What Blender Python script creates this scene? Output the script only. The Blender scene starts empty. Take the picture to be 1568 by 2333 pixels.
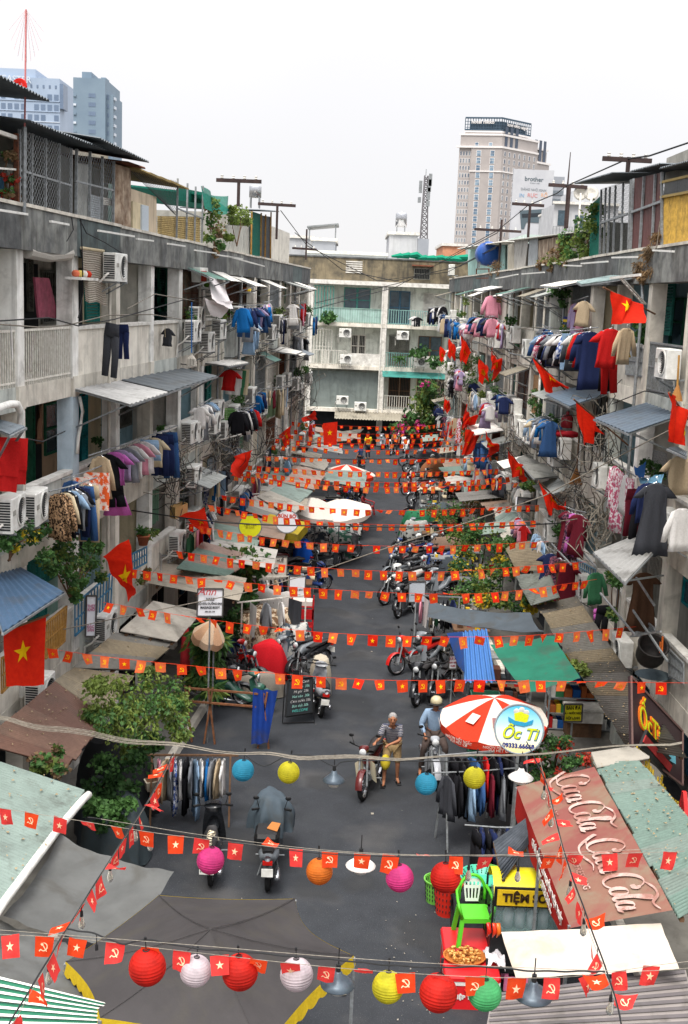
import bpy,math,random
from math import sin,cos,pi,radians,sqrt
from mathutils import Vector,Matrix
SC=bpy.context.scene
COL=SC.collection
R=random.Random(7)
# camera (fitted from the photograph)
FPX=2610.;CX=784.;CY=1166.5;PIT=radians(10.57);ROLL=.0413;CH=9.83
cam=bpy.data.cameras.new('camera');camo=bpy.data.objects.new('camera',cam);COL.objects.link(camo)
cam.sensor_fit='VERTICAL';cam.sensor_height=36.;cam.lens=36.*FPX/2333.
cam.clip_start=.1;cam.clip_end=3000
_U=Vector((0,sin(PIT),cos(PIT)));_X=Vector((1,0,0));_F=Vector((0,cos(PIT),-sin(PIT)))
_r=_X*cos(ROLL)+_U*sin(ROLL);_u=-_X*sin(ROLL)+_U*cos(ROLL)
camo.matrix_world=Matrix(((_r.x,_u.x,-_F.x,0),(_r.y,_u.y,-_F.y,0),(_r.z,_u.z,-_F.z,CH),(0,0,0,1)))
SC.camera=camo
SC.render.resolution_x=688;SC.render.resolution_y=1024
# daylight: overcast sky, weak broad sun
w=bpy.data.worlds.new('World');SC.world=w;w.use_nodes=True
nt=w.node_tree;nt.nodes.clear()
out=nt.nodes.new('ShaderNodeOutputWorld');bg=nt.nodes.new('ShaderNodeBackground')
sky=nt.nodes.new('ShaderNodeTexSky');sky.sky_type='NISHITA';sky.sun_disc=False
SUN_EL=radians(62);SUN_AZ=radians(200)
sky.sun_elevation=SUN_EL;sky.sun_rotation=SUN_AZ
mixc=nt.nodes.new('ShaderNodeMix');mixc.data_type='RGBA';mixc.inputs[0].default_value=.97
tcw=nt.nodes.new('ShaderNodeTexCoord');sp=nt.nodes.new('ShaderNodeSeparateXYZ');nt.links.new(tcw.outputs['Generated'],sp.inputs[0])
mrw=nt.nodes.new('ShaderNodeMapRange');mrw.inputs[3].default_value=2.85;mrw.inputs[4].default_value=12.;pw_=nt.nodes.new('ShaderNodeMath');pw_.operation='POWER';pw_.inputs[1].default_value=2.;mx_=nt.nodes.new('ShaderNodeMath');mx_.operation='MAXIMUM';nt.links.new(sp.outputs[2],mx_.inputs[0]);mx_.inputs[1].default_value=0;nt.links.new(mx_.outputs[0],pw_.inputs[0]);nt.links.new(pw_.outputs[0],mrw.inputs[0])
nzw=nt.nodes.new('ShaderNodeTexNoise');nzw.inputs['Scale'].default_value=2.2;nt.links.new(tcw.outputs['Generated'],nzw.inputs['Vector'])
mrn=nt.nodes.new('ShaderNodeMapRange');mrn.inputs[1].default_value=.3;mrn.inputs[2].default_value=.7;mrn.inputs[3].default_value=.96;mrn.inputs[4].default_value=1.04;nt.links.new(nzw.outputs[0],mrn.inputs[0])
mm_=nt.nodes.new('ShaderNodeMath');mm_.operation='MULTIPLY';nt.links.new(mrw.outputs[0],mm_.inputs[0]);nt.links.new(mrn.outputs[0],mm_.inputs[1])
vm=nt.nodes.new('ShaderNodeVectorMath');vm.operation='SCALE';vm.inputs[0].default_value=(1.,.985,1.0);nt.links.new(mm_.outputs[0],vm.inputs['Scale']);nt.links.new(vm.outputs[0],mixc.inputs[7])
nt.links.new(sky.outputs[0],mixc.inputs[6]);nt.links.new(mixc.outputs[2],bg.inputs[0])
bg.inputs[1].default_value=.125
nt.links.new(bg.outputs[0],out.inputs[0])
sun=bpy.data.lights.new('sun','SUN');sun.energy=1.5;sun.angle=radians(24);sun.color=(1,.94,.85)
suno=bpy.data.objects.new('sun',sun);COL.objects.link(suno)
sd=Vector((sin(SUN_AZ)*cos(SUN_EL),cos(SUN_AZ)*cos(SUN_EL),sin(SUN_EL)))
suno.rotation_euler=sd.to_track_quat('Z','Y').to_euler()
vs=SC.view_settings;vs.view_transform='Standard';vs.look='None';vs.gamma=1;vs.exposure=1.38;vs.use_curve_mapping=False
# pixel <-> place
def ray(x,y):
 dx,dy=x-CX,y-CY
 u=(dx*cos(ROLL)+dy*sin(ROLL))/FPX;v=(dx*sin(ROLL)-dy*cos(ROLL))/FPX
 return Vector((u,cos(PIT)+v*sin(PIT),-sin(PIT)+v*cos(PIT)))
CAMP=Vector((0,0,CH))
def G(x,y,z=0.):
 d=ray(x,y);return CAMP+d*((z-CH)/d.z)
def A(x,y,Y):
 d=ray(x,y);return CAMP+d*(Y/d.y)
WALL={'L':(-7.452,.096,1),'R':(6.82,-.0198,-1)}
def W(side,x,y,off=0.):
 o,t,sg=WALL[side];o+=sg*off*sqrt(1+t*t)
 d=ray(x,y);return CAMP+d*(o/(d.x-t*d.y))
def fr(side):
 """frame of a street facade: local (s along the street, o out over the street, z up) -> world; s is close to Y"""
 o,t,sg=WALL[side];q=sqrt(1+t*t)
 def f(p):
  s,a,z=p
  return Vector((o+t*s+sg*a/q,s-sg*a*t/q,z))
 return f
def S(side,x,y,off=0.):
 p=W(side,x,y,off);o,t,sg=WALL[side];q=sqrt(1+t*t)
 return(p.y+sg*off*t/q,off,p.z)
def _zz(ox,oy,k):return lambda x,y:(ox+x*k,oy+y*k)
K=.3718
z1=_zz(0,129.5,K);z2=_zz(0,647.7,K);z3=_zz(0,1165.8,K);z4=_zz(0,1748.7,K)
z5=_zz(518.2,453.4,K);z6=_zz(518.2,971.5,K);zc=_zz(518.2,1489.7,K);zd=_zz(518.2,1813.5,K)
r3=_zz(971.5,259.1,.3804);r4=_zz(985.2,712.5,K);r5=_zz(985.2,1230.6,K);r6=_zz(985.2,1748.7,K)
# things and meshes
BASE={}
def tag(o,label,cat,group=None,kind=None):
 if label:o['label']=label
 if cat:o['category']=cat
 if group:o['group']=group
 if kind:o['kind']=kind
 return o
def thing(name,label,cat,base=(0,0,0),group=None,rz=0):
 o=bpy.data.objects.new(name,None);o.empty_display_size=.2;COL.objects.link(o)
 o.location=base;o.rotation_euler=(0,0,rz);BASE[o.name]=Vector(base)
 return tag(o,label,cat,group)
def copy_tree(o,parent=None):
 c=o.copy();COL.objects.link(c)
 if parent:c.parent=parent
 for ch in o.children:copy_tree(ch,c)
 return c
def recolor(o,frm,to):
 """give a copy its own colours: swap materials on the object, mesh shared"""
 for q in[o]+list(o.children_recursive):
  for sl in q.material_slots:
   if sl.material and sl.material.name in frm:
    nm=to[frm.index(sl.material.name)];sl.link='OBJECT';sl.material=nm
def basis(d,up=Vector((0,0,1))):
 d=d.normalized()
 if abs(d.dot(up))>.98:up=Vector((1,0,0))
 a=d.cross(up).normalized();return a,a.cross(d).normalized()
class M:
 def __init__(s,f=None):s.v=[];s.f=[];s.m=[];s.k=0;s.fr=f
 def pt(s,p):
  s.v.append(Vector(s.fr(p)) if s.fr else Vector(p));return len(s.v)-1
 def face(s,*pts):
  s.f.append([s.pt(p) for p in pts]);s.m.append(s.k);return s
 def idx(s,*ii):s.f.append(list(ii));s.m.append(s.k)
 def hexa(s,P):
  i=[s.pt(p) for p in P]
  for q in((0,3,2,1),(4,5,6,7),(0,1,5,4),(1,2,6,5),(2,3,7,6),(3,0,4,7)):s.idx(*[i[j] for j in q])
  return s
 def box(s,x0,x1,y0,y1,z0,z1):
  return s.hexa([(x0,y0,z0),(x1,y0,z0),(x1,y1,z0),(x0,y1,z0),(x0,y0,z1),(x1,y0,z1),(x1,y1,z1),(x0,y1,z1)])
 def cbox(s,c,sz):return s.box(c[0]-sz[0]/2,c[0]+sz[0]/2,c[1]-sz[1]/2,c[1]+sz[1]/2,c[2]-sz[2]/2,c[2]+sz[2]/2)
 def bev(s,x0,x1,y0,y1,z0,z1,b):
  pr=lambda d:[(x0+b,y0+d),(x1-b,y0+d),(x1-d,y0+b),(x1-d,y1-b),(x1-b,y1-d),(x0+b,y1-d),(x0+d,y1-b),(x0+d,y0+b)]
  r0=[s.pt((x,y,z0)) for x,y in pr(0)];r1=[s.pt((x,y,z1-b)) for x,y in pr(0)];r2=[s.pt((x,y,z1)) for x,y in pr(b*.7)]
  for a,c in((r0,r1),(r1,r2)):
   for i in range(8):s.idx(a[i],a[(i+1)%8],c[(i+1)%8],c[i])
  s.idx(*r2);s.idx(*r0[::-1]);return s
 def tube(s,pts,r,n=6,cap=True,sq=1.):
  P=[Vector(p) for p in pts];rr=r if isinstance(r,(list,tuple)) else[r]*len(P)
  rings=[];a=b=None
  for i,p in enumerate(P):
   d=(P[min(i+1,len(P)-1)]-P[max(i-1,0)])
   if d.length<1e-6:d=Vector((0,0,1))
   a2,b2=basis(d)
   if a is not None and a2.dot(a)<0:a2,b2=-a2,-b2
   a,b=a2,b2
   rings.append([s.pt(p+a*(rr[i]*cos(2*pi*k/n))+b*(rr[i]*sq*sin(2*pi*k/n))) for k in range(n)])
  for q,t in zip(rings,rings[1:]):
   for k in range(n):s.idx(q[k],q[(k+1)%n],t[(k+1)%n],t[k])
  if cap and n>2:s.idx(*rings[0][::-1]);s.idx(*rings[-1])
  return s
 def bar(s,p,q,wd,ht=None):
  ht=ht or wd;P,Q=Vector(p),Vector(q);a,b=basis(Q-P);a*=wd/2;b*=ht/2
  return s.hexa([P-a-b,P+a-b,P+a+b,P-a+b,Q-a-b,Q+a-b,Q+a+b,Q-a+b])
 def lathe(s,prof,c=(0,0,0),n=16,ax='z',ang=2*pi,a0=0):
  rings=[];full=ang>6.28
  for r,h in prof:
   ring=[]
   for k in range(n if full else n+1):
    t=a0+ang*k/n
    p=(r*cos(t),r*sin(t),h) if ax=='z' else((r*cos(t),h,r*sin(t)) if ax=='y' else(h,r*cos(t),r*sin(t)))
    ring.append(s.pt((c[0]+p[0],c[1]+p[1],c[2]+p[2])))
   rings.append(ring)
  for q,t in zip(rings,rings[1:]):
   L=len(q)
   for k in range(L if full else L-1):s.idx(q[k],q[(k+1)%L],t[(k+1)%L],t[k])
  return s
 def ball(s,c,r,n=12,sx=1,sy=1,sz=1):
  m=n//2
  rings=[[s.pt((c[0]+r*sx*sin(pi*i/m)*cos(2*pi*k/n),c[1]+r*sy*sin(pi*i/m)*sin(2*pi*k/n),c[2]+r*sz*cos(pi*i/m))) for k in range(n)] for i in range(m+1)]
  for q,t in zip(rings,rings[1:]):
   for k in range(n):s.idx(q[k],t[k],t[(k+1)%n],q[(k+1)%n])
  return s
 def grid(s,fn,nu,nv,both=0.):
  I=[[s.pt(fn(i/nu,j/nv)) for j in range(nv+1)] for i in range(nu+1)]
  for i in range(nu):
   for j in range(nv):s.idx(I[i][j],I[i+1][j],I[i+1][j+1],I[i][j+1])
  return s
 def poly(s,pts,cen=None):
  s.face(*pts);return s
 def build(s,name,mat,parent=None,loc=None,smooth=False,kind=None,label=None):
  if parent is not None:
   b=BASE.get(parent.name,Vector((0,0,0)))
  else:b=Vector(loc) if loc is not None else Vector((0,0,0))
  me=bpy.data.meshes.new(name)
  me.from_pydata([tuple(v-b) for v in s.v],[],s.f)
  ml=mat if isinstance(mat,(list,tuple)) else[mat]
  for m in ml:me.materials.append(m)
  if len(ml)>1:me.polygons.foreach_set('material_index',s.m)
  if smooth:me.polygons.foreach_set('use_smooth',[True]*len(me.polygons))
  me.update()
  o=bpy.data.objects.new(name,me);COL.objects.link(o)
  if parent is not None:o.parent=parent;BASE[o.name]=b
  else:o.location=b;BASE[o.name]=b
  if kind:o['kind']=kind
  if label:o['label']=label
  return o
def ink(side_n,size,txt,mat,parent,org,ax,ay,depth=.004,align='CENTER',shear=0,name='lettering',bold=0.,sx=1.,label=None,spacing=1.):
 """flat lettering as a mesh: org = centre point, ax = writing direction, ay = up direction"""
 cu=bpy.data.curves.new('lettering','FONT');cu.body=txt;cu.size=size;cu.align_x=align;cu.align_y='CENTER'
 cu.extrude=depth;cu.shear=shear;cu.offset=bold;cu.resolution_u=3;cu.space_character=spacing;cu.space_line=.85
 t=bpy.data.objects.new('lettering',cu)
 me=bpy.data.meshes.new_from_object(t)
 bpy.data.objects.remove(t)
 ax=Vector(ax).normalized();ay=Vector(ay).normalized();n=ax.cross(ay);b=BASE.get(parent.name,Vector()) if parent else Vector()
 for v in me.vertices:
  p=Vector(org)+ax*v.co.x*sx+ay*v.co.y+n*v.co.z-b
  v.co=p
 me.materials.clear();me.materials.append(mat)
 o=bpy.data.objects.new(name,me);COL.objects.link(o);o.parent=parent;BASE[o.name]=b
 return o
 # materials
MATS={}
def mat(name,c,rough=.7,c2=None,sc=6.,amt=.5,metal=0.,streak=0.,bump=.0,bsc=40.,grime=0.,trans=0.,spec=.3,emit=0.,c3=None,alpha=1.,thin=0.):
 """procedural material: two-colour noise (object-independent, world scale), vertical streaks, grime, fine bump"""
 if name in MATS:return MATS[name]
 m=bpy.data.materials.new(name);m.use_nodes=True;n=m.node_tree;N=n.nodes.new;L=n.links.new
 b=n.nodes['Principled BSDF'];b.inputs['Roughness'].default_value=rough;b.inputs['Metallic'].default_value=metal
 b.inputs['Specular IOR Level'].default_value=spec
 c=tuple(c)+(1,);c2=(tuple(c2)+(1,)) if c2 else tuple(x*.72 for x in c[:3])+(1,)
 geo=N('ShaderNodeNewGeometry');
 def noise(scale,vec=None,det=4,dist=0.):
  q=N('ShaderNodeTexNoise');q.inputs['Scale'].default_value=scale;q.inputs['Detail'].default_value=det
  q.inputs['Distortion'].default_value=dist;q.inputs['Roughness'].default_value=.62
  L(vec or geo.outputs['Position'],q.inputs['Vector']);return q
 def ramp(src,lo,hi):
  q=N('ShaderNodeMapRange');q.inputs[1].default_value=lo;q.inputs[2].default_value=hi;q.clamp=True
  L(src,q.inputs[0]);return q
 def mx(fac,a,bcol,mode='MIX'):
  q=N('ShaderNodeMix');q.data_type='RGBA';q.blend_type=mode
  if hasattr(fac,'is_linked') or hasattr(fac,'links'):L(fac,q.inputs[0])
  else:q.inputs[0].default_value=fac
  for s_,i in((a,6),(bcol,7)):
   if isinstance(s_,tuple):q.inputs[i].default_value=s_
   else:L(s_,q.inputs[i])
  return q.outputs[2]
 n1=noise(sc);r1=ramp(n1.outputs[0],.5-.3*(1.2-amt),.5+.3*(1.2-amt))
 col=mx(r1.outputs[0],c2,c)
 if streak:
  mp=N('ShaderNodeMapping');mp.inputs['Scale'].default_value=(2.4,2.4,.22);L(geo.outputs['Position'],mp.inputs[0])
  n2=noise(1.6,mp.outputs[0],5,.3);r2=ramp(n2.outputs[0],.50,.72)
  ml=N('ShaderNodeMath');ml.operation='MULTIPLY';ml.inputs[1].default_value=streak;L(r2.outputs[0],ml.inputs[0])
  col=mx(ml.outputs[0],col,c3+(1,) if c3 else(.05,.05,.045,1))
 if grime:
  n3=noise(1.7,None,8,.6);r3_=ramp(n3.outputs[0],.52,.66)
  ml=N('ShaderNodeMath');ml.operation='MULTIPLY';ml.inputs[1].default_value=grime;L(r3_.outputs[0],ml.inputs[0])
  col=mx(ml.outputs[0],col,c3+(1,) if c3 else(.06,.055,.045,1))
 L(col,b.inputs['Base Color'])
 if bump:
  n4=noise(bsc,None,3);bp=N('ShaderNodeBump');bp.inputs['Strength'].default_value=bump;bp.inputs['Distance'].default_value=.02
  L(n4.outputs[0],bp.inputs['Height']);L(bp.outputs[0],b.inputs['Normal'])
 if emit:b.inputs['Emission Strength'].default_value=emit;L(col,b.inputs['Emission Color'])
 if alpha<1:b.inputs['Alpha'].default_value=alpha
 if thin:
  tr=N('ShaderNodeBsdfTranslucent');L(col,tr.inputs[0]);ms=N('ShaderNodeMixShader');ms.inputs[0].default_value=thin
  L(b.outputs[0],ms.inputs[1]);L(tr.outputs[0],ms.inputs[2]);L(ms.outputs[0],n.nodes['Material Output'].inputs[0])
 if trans:b.inputs['Transmission Weight'].default_value=trans
 MATS[name]=m;m.use_fake_user=False
 return m
def rgb(r,g,b):
 f=lambda c:((c/255+.055)/1.055)**2.4 if c>10 else c/255/12.92
 return(f(r),f(g),f(b))
_pc={}
def paint(r,g,b,kind='cloth'):
 """plain coloured finish by sRGB colour"""
 k=(r,g,b,kind)
 if k in _pc:return _pc[k]
 c=rgb(r,g,b);nm='%s_%02x%02x%02x'%(kind,r,g,b)
 if kind=='cloth':m=mat(nm,c,.9,tuple(x*.8 for x in c),30,.4,thin=.12,bump=.3,bsc=25,spec=.1)
 elif kind=='metal':c=tuple(x*.8 for x in c);m=mat(nm,c,.5,tuple(x*.75 for x in c),12,.5,grime=.35,bump=.1)
 elif kind=='gloss':m=mat(nm,c,.25,tuple(x*.9 for x in c),8,.3,spec=.5)
 elif kind=='wood':m=mat(nm,c,.8,tuple(x*.6 for x in c),9,.7,streak=.4,bump=.3)
 elif kind=='plastic':m=mat(nm,c,.4,tuple(x*.88 for x in c),10,.3,spec=.4)
 elif kind=='sheet':c=tuple(x*.6 for x in c);m=mat(nm,c,.75,tuple(x*.78 for x in c),2.2,.7,grime=.5,thin=.1,bump=.35,bsc=5)
 elif kind=='wall':m=mat(nm,c,.9,tuple(x*.8 for x in c),2.5,.5,streak=.4,grime=.25,bump=.25,bsc=18)
 _pc[k]=m;return m
 # setting
CONC=mat('weathered_concrete',rgb(214,209,197),.92,rgb(182,177,166),2.2,.6,streak=.45,grime=.28,bump=.3,bsc=15)
CONC2=mat('pale_plaster',rgb(230,225,213),.9,rgb(206,200,188),2.0,.6,streak=.4,grime=.24,bump=.25,bsc=15)
CONCD=mat('blackened_concrete',rgb(104,106,106),.95,rgb(72,74,75),2.4,.7,streak=.5,grime=.3,bump=.3,bsc=15)
CONCG=mat('green_grey_plaster',rgb(200,204,198),.92,rgb(164,170,165),2.0,.6,streak=.5,grime=.3,bump=.25)
WHITEC=mat('whitewashed_column',rgb(238,238,234),.85,rgb(208,206,200),2.5,.6,streak=.5,grime=.35,bump=.2)
BLUEC=mat('blue_white_column',rgb(196,212,222),.85,rgb(170,188,200),2.5,.6,streak=.3,grime=.2,bump=.15)
CAPW=mat('pale_coping',rgb(228,226,220),.85,rgb(192,189,182),5,.5,grime=.3,bump=.2)
BACKW=mat('back_block_plaster',rgb(222,226,218),.9,rgb(190,196,188),.8,.6,streak=.55,grime=.35)
BACKT=mat('stained_parapet',rgb(140,128,104),.95,rgb(92,86,74),1.2,.7,streak=.8,grime=.5,bump=.3)
FSC=[CONCD,CONCD,mat('green_black_concrete',rgb(92,104,104),.95,rgb(64,72,74),2.4,.7,streak=.6),mat('lighter_stained_concrete',rgb(136,138,134),.95,rgb(92,94,94),2.,.8,streak=.8,grime=.5)]
DARK=mat('painted_interior_dark',rgb(44,46,48),.95,rgb(30,32,34),3,.5)  # near-black colour painted in for the unlit depth of openings
STEEL=mat('grey_steel',rgb(150,156,160),.5,rgb(110,112,112),15,.5,metal=.3,grime=.25)
RUST=mat('rusty_steel',rgb(112,66,44),.9,rgb(66,42,32),14,.7,bump=.3)
WIRE=mat('black_wire',rgb(34,36,38),.7)
WIREG=mat('old_grey_wire',rgb(140,134,122),.8,rgb(90,84,76),20)
WHT=mat('white_enamel',rgb(226,226,222),.45,rgb(196,196,190),9,.5,grime=.18)
WHB=mat('white_paint_bars',rgb(226,224,216),.6,rgb(186,180,168),12,.5)
BLK=mat('black_plastic',rgb(28,29,31),.45,rgb(18,19,20),15)
RUBBER=mat('rubber',rgb(26,26,27),.85)
CHROME=mat('chrome',rgb(200,202,206),.2,rgb(150,152,156),10,.4,metal=.9)
GLASS=mat('dull_glass',rgb(70,92,104),.15,rgb(44,60,70),3,.5,spec=.6)
TEAL=paint(46,140,132,'wood');GRN=paint(40,112,84,'wood');TURQ=paint(30,150,160,'wood')
BLU=paint(56,108,140,'wood');BRN=paint(110,82,60,'wood');OCH=paint(176,132,66,'wood');GRYW=paint(120,120,112,'wood')
CREAM=paint(206,192,160,'wall');PINKW=paint(200,170,140,'wall');BLW=paint(150,182,194,'wall');GRW=paint(150,184,172,'wall');WHW=paint(214,210,200,'wall');GYW=paint(160,158,150,'wall')
ASPH=mat('asphalt',(.037,.041,.048),.95,(.026,.029,.034),1.3,.6,bump=.35,bsc=60,grime=.35,c3=(.038,.042,.046),spec=.25)
def _asph():
 n=ASPH.node_tree;N=n.nodes.new;L=n.links.new;b=n.nodes['Principled BSDF']
 src=b.inputs['Base Color'].links[0].from_socket;geo=N('ShaderNodeNewGeometry')
 for sc,lo,hi,c,f in((55,.62,.72,(.16,.16,.165,1),.5),(.7,.52,.72,(.10,.095,.09,1),.45),(.35,.56,.6,(.016,.018,.02,1),.5),(190,.6,.75,(.12,.12,.13,1),.4)):
  q=N('ShaderNodeTexNoise');q.inputs['Scale'].default_value=sc;q.inputs['Detail'].default_value=3;L(geo.outputs['Position'],q.inputs['Vector'])
  r=N('ShaderNodeMapRange');r.inputs[1].default_value=lo;r.inputs[2].default_value=hi;r.inputs[4].default_value=f;L(q.outputs[0],r.inputs[0])
  m=N('ShaderNodeMix');m.data_type='RGBA';L(r.outputs[0],m.inputs[0]);L(src,m.inputs[6]);m.inputs[7].default_value=c;src=m.outputs[2]
 L(src,b.inputs['Base Color'])
_asph()
PAVE=mat('dusty_ground',rgb(120,118,112),.95,rgb(92,90,86),.9,.6,grime=.5,bump=.2)
g=M();g.face((-1500,-100,-.02),(1500,-100,-.02),(1500,2600,-.02),(-1500,2600,-.02));o=g.build('ground',PAVE);o['kind']='structure'
g=M();g.grid(lambda u,v:(-6.3+13.6*u,3+81*v,-.012+.012*(1-abs(2*u-1)**2)),16,60);o=g.build('road',ASPH,smooth=True);o['kind']='structure'
for sd,nm in(('L','pavement_left'),('R','pavement_right')):
 f=fr(sd);g=M(f);e=56 if sd=='L' else 67
 g.hexa([(5,-.1,-.01),(5,1.7,-.01),(e,1.7,-.01),(e,-.1,-.01),(5,-.1,.14),(5,1.7,.14),(e,1.7,.14),(e,-.1,.14)])
 o=g.build(nm,PAVE);o['kind']='structure'
 g=M(f)
 k=5
 while k<e:
  g.hexa([(k,1.7,-.01),(k,1.86,-.01),(k+.98,1.86,-.01),(k+.98,1.7,-.01),(k,1.7,.145),(k,1.84,.145),(k+.98,1.84,.145),(k+.98,1.7,.145)]);k+=1
 o=g.build('kerb_'+nm[9:],CONC);o['kind']='structure'
LV=(2.6,5.35,8.1,10.85)
rail=lambda k:LV[k-1]+.99
apt={}
for sd,lab,e0,e1 in(('L','weathered four storey apartment block along the left side of the street',12.6,56.2),('R','weathered four storey apartment block along the right side of the street',12.6,67.)):
 f=fr(sd);apt[sd]=thing('apartment_block',lab,'building',f((e0,0,0)))
 T=apt[sd]
 m=M(f)
 m.box(e0,e1,-8.,-1.28,0,10.9);m.build('wall',CONC2,T)
 m=M(f);m.box(e0,e1,-8.,-.3,10.904,11.0);m.build('roof',CONCD,T)
 for lv in range(3):
  m=M(f);m.box(e0,e1,-1.277,-.05,LV[lv]-.16,LV[lv]);m.build('floor_slab',CONC,T)
 cols=[19.45+2.75*k for k in range(-2,14)] if sd=='L' else[24.76+2.75*k for k in range(-4,16)]
 for i,c in enumerate(cols):
  for lv in range(4):
   z0=0 if lv==0 else LV[lv-1];z1_=LV[lv]-(.0 if lv<3 else .45)
   m=M(f);wv=.145+(.03 if i%3==0 else 0)
   m.box(c-wv,c+wv,-.28,.035 if lv<3 else .03,z0+.002,z1_-.35 if lv<3 else z1_-.001)
   mm=R.choice([WHITEC,CONC2,CONC,CONC2,CONC]) if sd=='L' else R.choice([CONC2,CONC,WHITEC,CONCG,CONCG])
   if sd=='L' and i in(2,3,6) and lv==3:mm=WHITEC
   if sd=='L' and i==3 and lv==2:mm=BLUEC
   if sd=='L' and i==7:mm=WHITEC
   m.build('column',mm,T)
   if lv<3:
    m=M(f);m.box(c-.16,c+.16,-.28,.05,LV[lv]-.351,LV[lv]+.04);m.build('column_joint',CONC,T)
 for i in range(len(cols)-1):
  a,b=cols[i],cols[i+1];dz=R.uniform(-.03,.03)
  for lv in range(3):
   m=M(f);m.box(a+.162,b-.162,-.18,.0,LV[lv]-.36+dz,LV[lv]+.03);m.build('edge_beam',R.choice([CONC,CONC2,CONC,CONCG]),T)
  m=M(f);m.box(a-.15,b-.151,-.3,.12,10.40,11.09+dz*.4);m.build('fascia',R.choice(FSC),T)
  m=M(f);m.box(a-.15,b-.155,-.32,.15,11.093+dz*.4,11.15+dz*.4);m.build('coping',CONC,T)
  for lv in range(1,4):
   if R.random()<.45:
    m=M(f);m.box(b-.05,b+.05,-1.275,-.285,LV[lv-1]+.002,LV[lv]-.17);m.build('party_wall',R.choice([CREAM,BLW,WHW,GYW]),T)
def shutter(T,f,s0,s1,z0,z1,off,mt,kind='louvre',name=None):
 """a door, shutter or window leaf of an inner wall, in facade coordinates"""
 if s1<s0:s0,s1=s1,s0
 m=M(f);t=.05;o0,o1=off,off+.05
 for a in((s0,s0+t,z0,z1),(s1-t,s1,z0,z1),(s0+t,s1-t,z1-t,z1),(s0+t,s1-t,z0,z0+t),(s0+t,s1-t,(z0+z1)/2-t/2,(z0+z1)/2+t/2)):
  m.box(a[0],a[1],o0,o1,a[2],a[3])
 if kind=='louvre':
  z=z0+t
  while z<z1-t-.04:
   m.face((s0+t,o0+.008,z+.055),(s1-t,o0+.008,z+.055),(s1-t,o0+.04,z),(s0+t,o0+.04,z));z+=.07
 elif kind=='panel':
  m.box(s0+t,s1-t,o0+.005,o0+.022,z0+t,z1-t)
  m.box(s0+t*2.2,s1-t*2.2,o0+.023,o0+.034,z0+t*2.2,(z0+z1)/2-t);m.box(s0+t*2.2,s1-t*2.2,o0+.023,o0+.034,(z0+z1)/2+t,z1-t*2.2)
 elif kind=='bars':
  s=s0+t
  while s<s1-t:m.box(s,s+.018,o0+.02,o0+.038,z0+t,z1-t);s+=.11
 o=m.build(name or('door' if z1-z0>1.6 else 'shutter'),mt,T)
 if kind in('bars','glass'):
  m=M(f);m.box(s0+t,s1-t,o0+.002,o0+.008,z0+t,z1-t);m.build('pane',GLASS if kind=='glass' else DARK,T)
 return o
def railing(T,f,s0,s1,z0,z1,mt,off=-.02,gap=.1,name='railing',r=.011,mid=False):
 m=M(f);m.box(s0,s1,off-.02,off+.02,z1-.04,z1);m.box(s0,s1,off-.015,off+.015,z0+.06,z0+.09)
 if mid:m.box(s0,s1,off-.012,off+.012,(z0+z1)/2,(z0+z1)/2+.025)
 n=max(2,int(abs(s1-s0)/gap))
 for i in range(n+1):
  s=s0+(s1-s0)*i/n;m.box(s-r,s+r,off-.01,off+.01,z0,z1-.041)
 return m.build(name,mt,T)
def balcony(T,f,s0,s1,lv,kind,mt=None,cap=True):
 z0=LV[lv-1]+.031;z1_=rail(lv)
 if kind=='solid':
  m=M(f);m.box(s0,s1,-.13,-.008,z0,z1_-.07);m.build('balcony_wall',mt or R.choice([CONC,CONC2,CONCG,CONC]),T)
  if cap:m=M(f);m.box(s0,s1,-.17,.03,z1_-.068,z1_);m.build('coping',CAPW,T)
 elif kind=='rail':railing(T,f,s0,s1,z0,z1_,mt or WHB)
 elif kind=='bars':railing(T,f,s0,s1,z0,z1_+.1,mt or STEEL,mid=True)
 elif kind=='cage':
  railing(T,f,s0,s1,z0,LV[lv]-.38,mt or STEEL,gap=.13,mid=True,name='security_cage')
 elif kind=='sheet':
  m=M(f);n=int((s1-s0)/.06)
  I=[[m.pt((s0+(s1-s0)*i/n,-.02+.02*(i%2),z)) for z in(z0,z1_)] for i in range(n+1)]
  for i in range(n):m.idx(I[i][0],I[i+1][0],I[i+1][1],I[i][1])
  m.build('metal_sheet',mt or STEEL,T)
DC=[TEAL,GRN,TURQ,BLU,BRN,OCH,GRYW,TEAL,BLU,GRN]
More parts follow.
